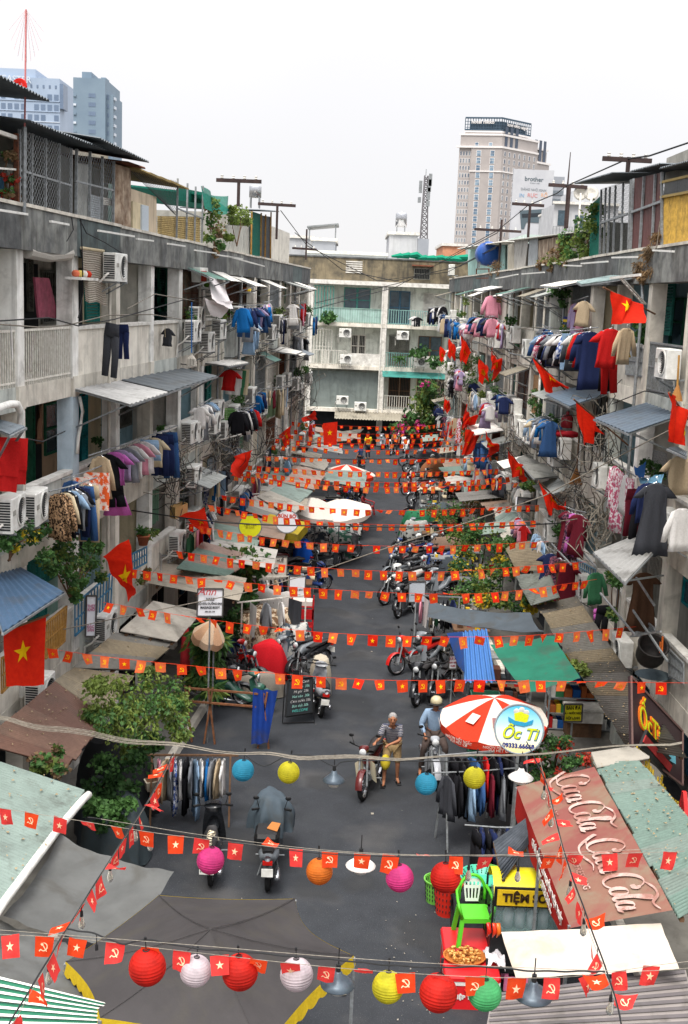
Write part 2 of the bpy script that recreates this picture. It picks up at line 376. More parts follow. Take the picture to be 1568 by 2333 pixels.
for sd in 'LR':
 T=apt[sd];f=fr(sd);cols=[19.45+2.75*k for k in range(-2,14)] if sd=='L' else[24.76+2.75*k for k in range(-4,16)]
 for i in range(len(cols)-1):
  a,b=cols[i]+.165,cols[i+1]-.165
  for lv in range(1,4):
   z0=LV[lv-1];zt=LV[lv]-(.17 if lv<3 else .0)
   m=M(f);m.box(a-.16,b+.16,-1.276,-1.22,z0+.002,zt-.01)
   m.build('inner_wall',R.choice([CREAM,BLW,GRW,WHW,GYW,PINKW,GYW]),T)
   d0=a+R.uniform(.1,.4);dm=R.choice(DC)
   m=M(f);m.box(d0,d0+1.0,-1.219,-1.2,z0+.01,z0+2.15);m.build('doorway',DARK,T)  # flat dark panel stands in for the unlit room behind
   if R.random()<.7:shutter(T,f,d0-.0,d0+.5,z0+.02,z0+2.12,-1.195,dm,R.choice(['louvre','panel']))
   if R.random()<.5:shutter(T,f,d0+.52,d0+1.0,z0+.02,z0+2.12,-1.195,dm,R.choice(['louvre','panel']))
   if R.random()<.85:shutter(T,f,d0+1.15,b-.1,z0+.95,z0+2.05,-1.215,R.choice([dm,GRYW,WHB,dm]),R.choice(['louvre','bars','glass']),'window')
   near=(sd=='L' and i<9 and(lv>1)) or(sd=='R' and i<10)
   if lv==1 and False:continue
   kd=R.choice(['solid','solid','solid','solid','rail','cage','solid'])
   if sd=='L':
    kd={(2,3):'rail',(1,3):'rail',(0,3):'rail'}.get((i,lv),'solid' if i<8 else kd)
   else:kd={(3,3):'bars',(5,3):'solid',(6,3):'cage'}.get((i,lv),kd if i>6 or lv==1 else 'solid')
   balcony(T,f,a,b,lv,kd)
   q=R.random()
   if q<.3 and not near:
    m=M(f);s_=R.uniform(a,b-1.2);zz=LV[lv]-.4
    m.grid(lambda u,v:(s_+1.1*u,-.12+.03*sin(u*30),zz-R.uniform(.9,1.0)*v),24,2)
    m.build('blind',R.choice([paint(196,186,160),paint(120,150,160),paint(210,206,196),paint(90,120,100)]),T)
for sd in 'LR':
 T=apt[sd];f=fr(sd);cols=[19.45+2.75*k for k in range(-2,14)] if sd=='L' else[24.76+2.75*k for k in range(-4,16)]
 for i in range(len(cols)-1):
  a,b=cols[i]+.18,cols[i+1]-.18
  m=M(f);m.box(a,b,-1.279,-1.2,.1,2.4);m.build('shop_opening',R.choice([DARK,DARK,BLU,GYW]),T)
  # block closing the street
YB=78.
BF=lambda p:Vector((p[0],YB-p[1]+.0*p[0],p[2]))
bb=thing('apartment_block','pale apartment block with turquoise shutters closing the far end of the street','building',(2,YB+3,0))
zb=(2.45,5.35,8.2)
m=M(BF);m.box(-9,14,-9,-1.2,0,11.0);m.build('wall',BACKW,bb)
m=M(BF);m.box(-9,14,-.3,.2,10.72,10.995);m.box(-9,14,-1.19,-.3,10.8,10.98);m.build('cornice',CAPW,bb)
m=M(BF);m.box(-9,14,-.5,-.25,11.0,12.45);m.build('parapet',BACKT,bb)
m=M(BF);m.box(-9,14,-.55,-.2,12.453,12.55);m.build('coping',CONCD,bb)
for x0,w_,z0,h_ in((-1.2,1.2,11.35,.8),):
 pass
m=M(BF)
for k in range(6):m.box(-.55,.55,-.24,-.2,11.5+.14*k,11.58+.14*k)
m.build('vent_louvre',CAPW,bb)
shutter(bb,BF,4.0,5.1,11.25,12.0,-.24,GRYW,'bars','window')
m=M(BF);m.box(3.85,5.3,-.3,.0,12.12,12.2);m.build('ledge',paint(150,92,70,'wood'),bb)
xc=[-6.3,-2.75,2.15,7.15,11.5]
for x in xc:
 for z0,z1_ in((0,zb[0]-.5),(zb[0]+.02,zb[1]-.25),(zb[1]+.02,zb[2]-.25),(zb[2]+.02,10.71)):
  m=M(BF);m.box(x-.12,x+.12,-.2,.02,z0,z1_);m.build('pier',CAPW,bb)
for j,z in enumerate(zb):
 for i in range(4):
  m=M(BF);m.box(xc[i]-.1,xc[i+1]-.11,-1.19,.06,z-.24,z);m.build('floor_slab',CONC2,bb)
def bwin(x0,x1,z0,z1_,mt,kd):
 shutter(bb,BF,x0,(x0+x1)/2-.01,z0,z1_,-1.19,mt,kd,'window');shutter(bb,BF,(x0+x1)/2+.01,x1,z0,z1_,-1.19,mt,kd,'window')
TQ=paint(60,150,140,'wood')
bwin(-.6,1.2,8.9,10.55,TQ,'glass');bwin(2.5,3.9,8.25,10.45,BLU,'glass');bwin(4.8,6.3,8.9,10.4,CAPW,'louvre');bwin(8.2,10,8.9,10.5,TQ,'louvre')
bwin(7.6,8.4,8.9,10.5,TQ,'louvre')
bwin(0,1.0,5.9,7.4,WHB,'bars');bwin(2.6,4.0,5.4,7.5,GRYW,'louvre');bwin(4.6,6.2,5.6,7.5,BRN,'glass');bwin(7.5,9.5,5.5,7.7,TURQ,'louvre')
bwin(0,1.4,2.6,4.7,GLASS,'glass');bwin(2.7,4.2,2.6,4.8,BRN,'bars');bwin(4.6,6.6,2.6,4.8,CREAM,'bars');bwin(7.6,9.5,2.6,4.8,TEAL,'panel')
for x0,x1,z,mt in((-2.6,2.0,zb[2],GRW),(2.3,7.0,zb[2],paint(150,196,190,'metal')),(7.3,11.4,zb[2],GRW),(2.3,4.4,zb[1],paint(120,176,170,'metal')),(7.3,11.4,zb[1],CAPW),(-2.6,-.3,zb[1],WHB),(2.3,7.0,zb[0],WHB)):
 railing(bb,BF,x0,x1,z,z+1.0,mt,off=0,gap=.16,r=.02)
for a_,b_,z_,c_ in((-2.6,2.0,zb[2]+.1,paint(176,206,200,'wall')),(7.3,11.4,zb[2]+.1,paint(176,206,200,'wall')),(-.2,2.0,zb[1],CAPW),(4.5,7.0,zb[1],CAPW)):m=M(BF);m.box(a_,b_,-.06,-.03,z_,z_+.85);m.build('balcony_wall',c_,bb)
for k in range(2):
 railing(bb,BF,-2.7,-1.3,zb[1+k]+.02,zb[1+k]+2.4,WHB if k==0 else TQ,off=.0,gap=.2,r=.025,mid=True,name='security_grille')
m=M(BF);m.box(-2.7,2,-.6,-.5,zb[0],zb[0]+2.5);m.build('curtain_wall',paint(120,130,128,'wall'),bb)
m=M(BF);m.hexa([(2.2,0,5.1),(6.6,0,5.1),(6.6,.9,4.75),(2.2,.9,4.75),(2.2,0,5.13),(6.6,0,5.13),(6.6,.9,4.78),(2.2,.9,4.78)]);m.build('awning',paint(84,176,166,'sheet'),bb)
def corr(m,P00,P10,P11,P01,nw,amp,nv=1):
 P=[Vector(p) for p in(P00,P10,P11,P01)];n=(P[1]-P[0]).cross(P[3]-P[0]).normalized()
 if n.z<0:n=-n
 nn=nw*4
 m.grid(lambda u,v:(P[0]*(1-u)*(1-v)+P[1]*u*(1-v)+P[2]*u*v+P[3]*(1-u)*v)+n*(amp*sin(u*nw*2*pi)),nn,nv)
m=M();corr(m,(-.9,YB,2.3),(7.0,YB,2.3),(7.0,YB-1.6,1.9),(-.9,YB-1.6,1.9),40,.03);m.build('canopy',paint(196,188,170,'sheet'),bb,smooth=True)
m=M(BF);m.box(-2.6,11,-.9,-.8,0,2.2);m.build('shop_opening',DARK,bb)
m=M(BF)
for x in(2.0,2.3,6.9,-2.9):m.tube([(x,.08,1),(x,.08,10.9)],.05,5)
m.build('drain_pipe',CAPW,bb)
m=M();
for k in range(9):m.tube([(2.1+R.uniform(-.4,.4)+k*.55,YB-.5,12.6+R.uniform(0,.18)),(3.0+k*.55,YB-.6,12.62+R.uniform(0,.25)),(3.6+k*.55,YB-.4,12.6)],[.08,.2,.06],6)
o=m.build('netting',paint(40,150,120));tag(o,'green netting bundled along the parapet of the far block','netting')
# kinds: builders used many times
ORD=['first','second','third','fourth','fifth','sixth','seventh','eighth','ninth','tenth','eleventh','twelfth','thirteenth','fourteenth','fifteenth','sixteenth','seventeenth','eighteenth','nineteenth','twentieth','twenty-first','twenty-second','twenty-third','twenty-fourth']
def facing(side):
 o,t,sg=WALL[side];n=Vector((sg,-sg*t,0)).normalized();return math.atan2(n.y,n.x)-pi/2
 # outdoor unit of an air conditioner, fan face towards local +Y
def make_ac(side_unit=False):
 t=thing('air_conditioner','x','air conditioner',(0,0,0))
 m=M();m.bev(-.4,.4,-.15,.13,0,.56,.02);m.build('casing',WHT,t)
 m=M();m.lathe([(.245,.128),(.25,.145),(.225,.15),(.225,.132)],(-.1,0,.29),20,'y')
 for k in range(6):m.lathe([(.03+.035*k,.140),(.038+.035*k,.146)],(-.1,0,.29),16,'y')
 m.build('fan_grille',WHT,t)
 m=M();m.lathe([(0,.1315),(.222,.1318)],(-.1,0,.29),18,'y');m.build('fan_opening',DARK,t)
 m=M()
 for k in range(11):m.box(.402,.408,-.12,.10,.05+.043*k,.075+.043*k)
 m.build('side_louvre',DARK,t)
 m=M();m.box(.22,.36,.131,.14,.28,.36);m.build('badge',GYW,t)
 m=M()
 for x in(-.28,.28):m.box(x-.02,x+.02,-.35,.16,-.04,-.001);m.bar((x,-.35,-.3),(x,.1,-.04),.025)
 m.build('bracket',STEEL,t)
 m=M();m.tube([(.41,-.02,.15),(.47,-.05,.12),(.48,-.15,.0),(.46,-.3,-.1),(.45,-.34,-.4)],.022,6);m.build('pipe',CAPW,t)
 return t
AC0=make_ac();_acn=[0]
def ac(side,px,py,off,label,sc=1.,rz=0.,back=False):
 """px,py = pixel of the unit's centre"""
 p=W(side,px,py,off) if side in WALL else A(px,py,off)
 t=AC0 if _acn[0]==0 else copy_tree(AC0);_acn[0]+=1
 t.location=p-Vector((0,0,.28*sc));t.rotation_euler=(0,0,(facing(side) if side in WALL else pi)+rz);t.scale=(sc,sc,sc)
 t['label']=label;t['group']='outdoor air conditioner units on the facades'
 return t
 # paper lantern
def make_lantern(nm):
 m=M();n=32;rings=30
 prof=[]
 for i in range(rings+1):
  a=.16+(pi-.32)*i/rings;r=.15*sin(a)*(1+(.0 if i%2 else-.022))*(1+.006*sin(i*2.7));prof.append((r,.15*cos(a)))
 m.lathe(prof,(0,0,0),n);return m
_lan={}
def lantern(px,py,dpx,col,label,z=3.85,wire=.12,sz=1.):
 p=G(px,py,z);d=(p-CAMP).length;r=dpx/2*d/FPX
 k=r/.15
 t=thing('paper_lantern',label,'lantern',p,'paper lanterns hanging over the street')
 t.scale=(k,k,k*sz);t.rotation_euler=(R.uniform(-.1,.1),R.uniform(-.1,.1),R.uniform(0,3))
 c=tuple(x*.72 for x in rgb(*col));mt=mat('paper_%02x%02x%02x'%col,c,.7,tuple(x*.7 for x in c),5,.9,thin=.35,bump=.15,bsc=60)
 if not _lan:
  m=make_lantern('x');o=m.build('shade',mt);o.parent=t;b=o.data;_lan['s']=b
  m=M();m.lathe([(.026,.146),(.03,.152),(.024,.156)],n=14);m.lathe([(.026,-.146),(.03,-.152),(.024,-.156)],n=14);_lan['r']=m
  m.tube([(0,-.024,.15),(0,0,.16),(0,.024,.15)],.003,4);ro=m.build('wire_ring',WIRE);ro.parent=t;_lan['rm']=ro.data
 else:
  for nm in('s','rm'):
   o=bpy.data.objects.new('shade' if nm=='s' else 'wire_ring',_lan[nm]);COL.objects.link(o);o.parent=t
   if nm=='s' and o.material_slots:o.material_slots[0].link='OBJECT';o.material_slots[0].material=mt
 m=M();m.tube([(0,0,.158),(0,0,.158+wire/k)],.0045,5);m.tube([(0,0,.158+wire/k*.72),(0,0,.158+wire/k)],.011,6)
 o=m.build('cord',WIRE);o.location=(0,0,0);o.parent=t
 return t
 # pendant lamp with a conical shade
def pendant(px,py,dpx,mt,label,z=3.8):
 p=G(px,py,z);d=(p-CAMP).length;r=dpx/2*d/FPX
 t=thing('pendant_lamp',label,'lamp',p,'pendant lamps hanging over the street')
 m=M();m.lathe([(.02,.11),(.035,.10),(.05,.06),(r*.7,.02),(r,-.02),(r*.98,-.028),(r*.66,.01),(.045,.05)],p,20);m.build('lamp_shade',mt,t,smooth=True)
 m=M();m.lathe([(.05,.03),(r*.46,.0),(r*.46,-.085),(r*.4,-.10),(0,-.102)],p,16);m.build('diffuser',mat('frosted_glass',rgb(226,224,220),.4,rgb(200,200,196),20,trans=.3,thin=.3),t,smooth=True)
 m=M();m.tube([p+Vector((0,0,.1)),p+Vector((0,0,.18))],.022,8);m.tube([p+Vector((0,0,.18)),p+Vector((0,0,.34))],.006,5);m.build('cord',WIRE,t)
 return t
BULBG=mat('bulb_glass',rgb(210,205,190),.08,rgb(190,186,176),20,trans=.75,spec=.5)
def bulb_mesh(m1,m2,p,L=.1):
 m1.tube([p,p-Vector((0,0,L))],.0045,4);m1.tube([p-Vector((0,0,L)),p-Vector((0,0,L+.055))],[.014,.016],7)
 q=p-Vector((0,0,L+.055));m2.lathe([(.013,0),(.018,-.02),(.034,-.075),(.031,-.105),(.015,-.125),(0,-.128)],q,10)
 # flags: cloth patch with an emblem mapped on both faces
def star_pts(n=5,r0=.5,r1=.191):
 return[((r0 if k%2==0 else r1)*sin(pi*k/n),(r0 if k%2==0 else r1)*cos(pi*k/n)) for k in range(2*n)]
def sickle_faces():
 F=[]
 n=10
 for k in range(n):
  def P(i):
   a=radians(-150+265*i/n);w_=.16*sin(pi*min(1,(i+1.2)/(n+1)))+.015
   ro=.5;ri=ro-w_;return(ro*cos(a)*.92,ro*sin(a)*.92),(ri*cos(a)*.92+.02,ri*sin(a)*.92-.02)
  (a,b),(c,d)=P(k),P(k+1);F.append([a,b,d,c])
 F.append([(-.30,-.30),(-.38,-.22),(-.58,-.42),(-.50,-.52)])
 F.append([(-.22,.22),(-.14,.30),(.42,-.42),(.34,-.50)])
 F.append([(-.42,.26),(-.26,.44),(-.04,.26),(-.22,.08)])
 return F
def flag_mesh(P,em,size=.55,nu=10,nv=8,cen=(.5,.5),esc=None):
 """P(u,v) -> Vector; u along the top edge, v downwards. em: 'star' | 'sickle' | None"""
 m=M();m.grid(P,nu,nv)
 def nrm(u,v):
  e=.02;a=P(min(1,u+e),v)-P(max(0,u-e),v);b=P(u,min(1,v+e))-P(u,max(0,v-e));return a.cross(b).normalized()
 if em:
  m.k=1;ex,ey=esc or(size,size)
  if em=='star':
   s=star_pts();F=[[(0,0),s[k],s[(k+1)%10]] for k in range(10)]
  else:F=sickle_faces()
  w_=(P(1,.5)-P(0,.5)).length;
  for sgn in(1,-1):
   for fc in F:
    q=[]
    for x,y in fc:
     u=min(.98,max(.02,cen[0]+x*ex));v=min(.98,max(.02,cen[1]-y*ey));q.append(P(u,v)+nrm(u,v)*(.002+w_*.012)*sgn)
    m.face(*q)
 return m
REDF=mat('flag_red',rgb(230,50,24),.8,rgb(206,34,20),12,.3,thin=.42,bump=.1,spec=.15)
REDO=mat('flag_red_halation',rgb(238,84,42),.8,rgb(226,64,30),12,.3,thin=.55,spec=.15)  # halation glow painted in: true flag red shifted towards orange
REDP=mat('flag_red_overexposed',rgb(226,72,68),.8,rgb(214,54,52),9,.3,thin=.4,spec=.15)  # overexposure painted in: flag red lifted to a pinkish tone
REDG=mat('flag_painted_glow',rgb(248,136,84),.8,rgb(240,104,60),12,.5,thin=.6,spec=.15)  # light glowing through thin cloth, painted as a paler orange
YEL=mat('emblem_yellow',rgb(246,214,20),.8,rgb(240,200,16),12,.3,thin=.35,spec=.15)
YELP=mat('emblem_overexposed',rgb(250,226,190),.8,rgb(244,214,170),12,.3,thin=.35,spec=.15)  # overexposure painted in: yellow emblem lifted to cream
BV={}
def bunting_variants():
 R2=random.Random(5)
 for em in('star','sickle'):
  for k in range(9):
   cur=R2.uniform(-.3,.3) if k<5 else R2.uniform(-1.5,1.5);ph=R2.uniform(0,6);tw=R2.uniform(-.15,.15) if k<5 else R2.uniform(-.7,.7);am=R2.uniform(.004,.012);nar=R2.uniform(0,.12) if k<6 else R2.uniform(.2,.5)
   def P(u,v,cur=cur,ph=ph,tw=tw,am=am,nar=nar):
    x=(u-.5)*.165*(1-nar*v);a=cur*v;z=-.185*(sin(a)/cur if abs(cur)>1e-3 else v);y=.185*((1-cos(a))/cur if abs(cur)>1e-3 else 0)
    y+=am*sin(u*5+ph+v*3)*(.25+v);b=tw*v
    return Vector((x*cos(b),y+x*sin(b),z))
   m=flag_mesh(P,em,.46,5,5)
   me=bpy.data.meshes.new('pennant');me.from_pydata([tuple(v) for v in m.v],[],m.f)
   me.materials.append(REDF);me.materials.append(YEL);me.polygons.foreach_set('material_index',m.m);me.update();BV[(em,k)]=me
bunting_variants()
def catenary(pts,sag,seg=14):
 out=[]
 for a,b in zip(pts,pts[1:]):
  for i in range(seg):t=i/seg;out.append(a.lerp(b,t)-Vector((0,0,4*sag*t*(1-t))))
 out.append(pts[-1].copy());return out
def along(path,d):
 for a,b in zip(path,path[1:]):
  L=(b-a).length
  if d<=L:return a.lerp(b,d/L),(b-a).normalized()
  d-=L
 return path[-1],(path[-1]-path[-2]).normalized()
def plen(path):return sum((b-a).length for a,b in zip(path,path[1:]))
def bunting(pix,label,tone=0,z=4.2,sag=.0,step=.31,r=.0035,wild=.35,skip=0.,k0=0,scale=1.,wmat=None):
 pts=[G(x,y,z if not isinstance(z,(list,tuple)) else z[i]) for i,(x,y) in enumerate(pix)]
 path=[]
 for i in range(len(pts)-1):
  p0=pts[max(0,i-1)];p1=pts[i];p2=pts[i+1];p3=pts[min(len(pts)-1,i+2)]
  for j in range(12):
   t=j/12;path.append(.5*((2*p1)+(p2-p0)*t+(2*p0-5*p1+4*p2-p3)*t*t+(3*p1-p0-3*p2+p3)*t**3))
 path.append(pts[-1])
 T=thing('bunting',label,'bunting',path[0],'strings of little red flags across the street')
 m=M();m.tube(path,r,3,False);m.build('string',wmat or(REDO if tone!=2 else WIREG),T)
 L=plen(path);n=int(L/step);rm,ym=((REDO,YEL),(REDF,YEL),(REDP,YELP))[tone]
 for i in range(n):
  if R.random()<skip:continue
  p,d=along(path,(i+.5)*step+R.uniform(-.03,.03));kk=R.randrange(9) if R.random()<wild else R.randrange(5)
  o=bpy.data.objects.new('pennant',BV[('star' if(i+k0)%2==0 else 'sickle',kk)]);COL.objects.link(o);o.parent=T
  o.location=p-path[0];yaw=math.atan2(d.y,d.x)+R.uniform(-.12,.12)
  pit=R.gauss(0,.3) if R.random()>wild*.5 else R.choice([R.uniform(.7,1.5),R.uniform(-1.5,-.6)])
  o.rotation_euler=(pit,-math.asin(max(-1,min(1,d.z)))+R.gauss(0,.09),yaw+R.gauss(0,.12));o.scale=(scale*R.uniform(.88,1.08),scale,scale*R.uniform(.85,1.12))
  rr,yy=rm,ym
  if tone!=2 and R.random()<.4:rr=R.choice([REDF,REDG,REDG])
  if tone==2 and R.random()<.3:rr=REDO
  for sl,mm in zip(o.material_slots,(rr,yy)):sl.link='OBJECT';sl.material=mm
 return T
POLE=paint(120,84,60,'wood')
def pole_flag(side,quad,offs,starc,label,pole=None,rip=.05,ss=.5,tone=REDF,em='star'):
 """quad: hoist top, fly top, fly bottom, hoist bottom as pixels; offs: distance out from the facade"""
 q=[W(side,x,y,o) if side in WALL else A(x,y,o) for(x,y),o in zip(quad,offs)]
 L=max((q[1]-q[0]).length,(q[3]-q[0]).length);nn=(q[1]-q[0]).cross(q[3]-q[0]).normalized();ph=R.uniform(0,6)
 def P(u,v):
  p=q[0]*(1-u)*(1-v)+q[1]*u*(1-v)+q[2]*u*v+q[3]*(1-u)*v
  return p+nn*(L*rip*(sin(u*9+ph+v*2.5)*(.3+u)+.5*sin(u*17+v*7+ph)))
 T=thing('national_flag',label,'flag',q[0],'yellow-starred red flags on poles along the facades')
 asp=(q[3]-q[0]).length/max(.01,(q[1]-q[0]).length)
 m=flag_mesh(P,em,.5,18,14,starc,(ss*min(1,asp),ss*min(1,1/asp)) if em else None);m.build('cloth',[tone,YEL],T,smooth=True)
 if pole:
  a,b=[W(side,x,y,o) if side in WALL else A(x,y,o) for x,y,o in pole]
  m=M();m.tube([a,b],.016,6);m.build('flagpole',POLE,T)
 return T
 # garments: flattened folded tubes
def ftube(m,secs,n=16,fold=.012,ph=0.,nf=5):
 """secs: (centre, half width, half depth); width along x, depth along y"""
 rings=[]
 for i,(c,hw,hd) in enumerate(secs):
  ring=[]
  for k in range(n):
   a=2*pi*k/n;x=hw*cos(a);y=hd*sin(a)*(1 if abs(cos(a))<.96 else .5)
   y+=fold*i/len(secs)*sin(nf*x/max(hw,.05)*1.7+ph+i*.5)+.008*sin(i*2.3+x*40+ph);ring.append(m.pt((c[0]+x,c[1]+y,c[2])))
  rings.append(ring)
 for q,t in zip(rings,rings[1:]):
  for k in range(n):m.idx(q[k],q[(k+1)%n],t[(k+1)%n],t[k])
 m.idx(*rings[0][::-1]);m.idx(*rings[-1])
def garment_mesh(kind,sd_=0):
 m=M();ph=sd_*1.7;sw=.03*sin(sd_*2.1)
 if kind in('tshirt','shirt','dress','jacket'):
  Lg={'tshirt':.68,'shirt':.76,'dress':1.1,'jacket':.68}[kind];fl={'dress':.30}.get(kind,.225);hd=.055 if kind=='jacket' else .026
  ftube(m,[((0,0,0),.08,.02),((0,0,-.035),.16,hd*.6),((0,0,-.10),.215,hd),((sw*.3,0,-.22),.205,hd),((sw*.6,0,-.38),.195 if kind=='dress' else .21,hd),((sw,0,-Lg*.8),fl*.9,hd*1.1),((sw,0,-Lg),fl,hd*1.2)],18,.05,ph)
  sl={'tshirt':.2,'dress':.16}.get(kind,.5)
  for s in(-1,1):
   a=38 if kind in('tshirt','dress') else 12
   ex=sin(radians(a))*sl;ez=cos(radians(a))*sl
   ftube(m,[((s*.15,0,-.05),.055,hd*.8),((s*(.2+ex*.5),.01,-.10-ez*.5),.085 if sl<.3 else .07,hd*.9),((s*(.2+ex),.01,-.10-ez),.09 if sl<.3 else .055,hd*.8)],10,.01,ph+s)
 elif kind in('trousers','shorts'):
  Lg=.98 if kind=='trousers' else .48
  ftube(m,[((0,0,0),.19,.03),((0,0,-.1),.205,.045),((0,0,-.24),.215,.05)],16,.01,ph)
  for s in(-1,1):ftube(m,[((s*.1,0,-.22),.112,.045),((s*.115+sw,0,-.22-(Lg-.22)*.5),.10,.04),((s*.13+sw,0,-Lg),.085 if kind=='trousers' else .115,.035)],12,.02,ph+s)
 elif kind=='towel':
  m.grid(lambda u,v:((u-.5)*.5*(1-.06*v),.018*sin(u*14+ph)*v+.02*v,-.8*v),16,8)
  m.grid(lambda u,v:((u-.5)*.5,-.015-.01*sin(u*12+ph)*v,-.55*v),16,6)
 elif kind=='skirt':
  ftube(m,[((0,0,0),.16,.03),((0,0,-.12),.2,.05),((sw,0,-.5),.3,.07)],20,.05,ph,8)
 return m
GM={}
for kd in('tshirt','shirt','dress','jacket','trousers','shorts','towel','skirt'):
 for q in range(3):
  m=garment_mesh(kd,q);me=bpy.data.meshes.new(kd);me.from_pydata([tuple(v) for v in m.v],[],m.f);me.materials.append(paint(200,200,200));me.polygons.foreach_set('use_smooth',[True]*len(me.polygons));me.update();GM[kd,q]=me
_hm=M();_hm.tube([(-.19,0,-.06),(0,0,.02),(.19,0,-.06)],.006,4);_hm.tube([(0,0,.02),(0,0,.06),(.02,0,.085),(0,0,.1),(-.02,0,.085)],.004,4)
HM=bpy.data.meshes.new('hanger');HM.from_pydata([tuple(v) for v in _hm.v],[],_hm.f);HM.materials.append(CHROME)
CLR={'black':(30,30,34),'charcoal':(66,68,74),'navy':(38,48,86),'denim blue':(58,92,140),'pale blue':(150,180,210),'white':(226,224,222),'cream':(216,200,168),'grey':(140,144,150),'pink':(222,150,170),'red':(196,36,36),'lilac':(178,160,196),'brown':(96,70,54),'olive':(110,104,74),'bright blue':(30,110,180),'orange':(224,120,60),'beige':(196,176,146),'maroon':(110,34,48),'green':(64,120,86),'mauve':(206,110,190),'yellow':(224,188,60)}
def pattern(name,c1,c2,sc=18):
 if name in MATS:return MATS[name]
 m=mat(name,rgb(*c1),.9,rgb(*c2),sc,1.1,thin=.1,spec=.1);return m
PATS={'leopard print':((196,160,124),(40,30,28),30),'orange flowered':((236,220,210),(230,100,50),9),'flowered white':((232,226,228),(190,90,120),14),'blue patterned':((220,224,232),(60,84,150),16),'dark flowered':((40,38,52),(130,80,96),16)}
def cmat(c):
 return paint(*CLR[c]) if c in CLR else pattern('pattern_'+c.replace(' ','_'),*PATS[c])
def garment(kind,color,p,rz,label,sc=1.,hang=True,tilt=0,group=None):
 o=bpy.data.objects.new({'tshirt':'t_shirt'}.get(kind,kind),GM[kind,R.randrange(3)]);COL.objects.link(o)
 o.location=p;o.rotation_euler=(tilt,R.gauss(0,.04),rz);o.scale=(sc*R.uniform(.92,1.08),sc,sc*R.uniform(.9,1.1))
 o.material_slots[0].link='OBJECT';o.material_slots[0].material=cmat(color)
 tag(o,label,{'tshirt':'t-shirt','trousers':'trousers'}.get(kind,kind),group)
 if hang and kind!='towel':
  h=bpy.data.objects.new('hanger',HM);COL.objects.link(h);h.parent=o
 return o
ALLK=['tshirt','shirt','dress','jacket','trousers','shorts','skirt']
def rack(a,b,items,where,spread=1.,face=None,pole=STEEL,sc=1.,ends=.06,drop=.09,polename='clothes_pole',polelabel=None,jit=.3,r=.014):
 """a,b: world ends of a pole; items: list of (kind, colour) or 'kind colour' strings"""
 if pole:
  T=thing(polename,polelabel or('metal clothes pole carrying the washing '+where),'pole',a)
  m=M();d=(b-a).normalized()*.12;m.tube([a-d,a.lerp(b,.5)-Vector((0,0,.02)),b+d],r,6);m.build('tube',pole,T)
 az=math.atan2((b-a).y,(b-a).x);n=len(items)
 for i,it in enumerate(items):
  kd,cl=it.split(' ',1) if isinstance(it,str) else it
  t=ends+(1-2*ends)*(i+.5)/n
  p=a.lerp(b,t)-Vector((0,0,drop+.02*4*t*(1-t)))
  rz=az+(pi/2 if face is None else face)+R.uniform(-jit,jit)
  nm={'tshirt':'t-shirt'}.get(kd,kd);q={'trousers':'trousers'}.get(kd,nm)
  garment(kd,cl,p,rz,'%s %s, %s from left %s'%(cl,q,ORD[i%24],where),sc,group='washing '+where)
def rnd_items(n,cols,kinds=('tshirt','shirt','tshirt','trousers','dress','shorts','jacket')):
 return[(R.choice(kinds),R.choice(cols)) for _ in range(n)]
 # foliage: leaves spread through clumps
LEAFM={}
def leafmat(name,c1,c2,th=.3):return mat('leaf_'+name,c1,.6,c2,5,.8,thin=th,spec=.25)
L_OL=leafmat('olive',(.17,.22,.045),(.075,.12,.03));L_DK=leafmat('dark',(.05,.12,.036),(.022,.06,.02));L_MD=leafmat('mid',(.085,.19,.05),(.04,.10,.028));L_YG=leafmat('yellow_green',(.19,.26,.05),(.09,.14,.035));L_DRY=leafmat('dry',(.25,.16,.08),(.12,.08,.045))
def leaves(m,c,rad,n,ls=.06,rr=None,asp=.45,droop=.3):
 rr=rr or R
 for _ in range(n):
  while True:
   x,y,z=rr.uniform(-1,1),rr.uniform(-1,1),rr.uniform(-1,1)
   q=x*x+y*y+z*z
   if .12<q<1:break
  p=Vector((c[0]+x*rad[0],c[1]+y*rad[1],c[2]+z*rad[2]))
  d=Vector((x+rr.gauss(0,.6),y+rr.gauss(0,.6),rr.gauss(0,.5)-droop)).normalized();a,b=basis(d)
  s=ls*rr.uniform(.6,1.3);th=rr.uniform(0,pi);w_=(a*cos(th)+b*sin(th))*s*asp
  u=(b*cos(th)-a*sin(th))*s*.12
  m.face(p,p+d*s*.5+w_+u,p+d*s,p+d*s*.5-w_+u)
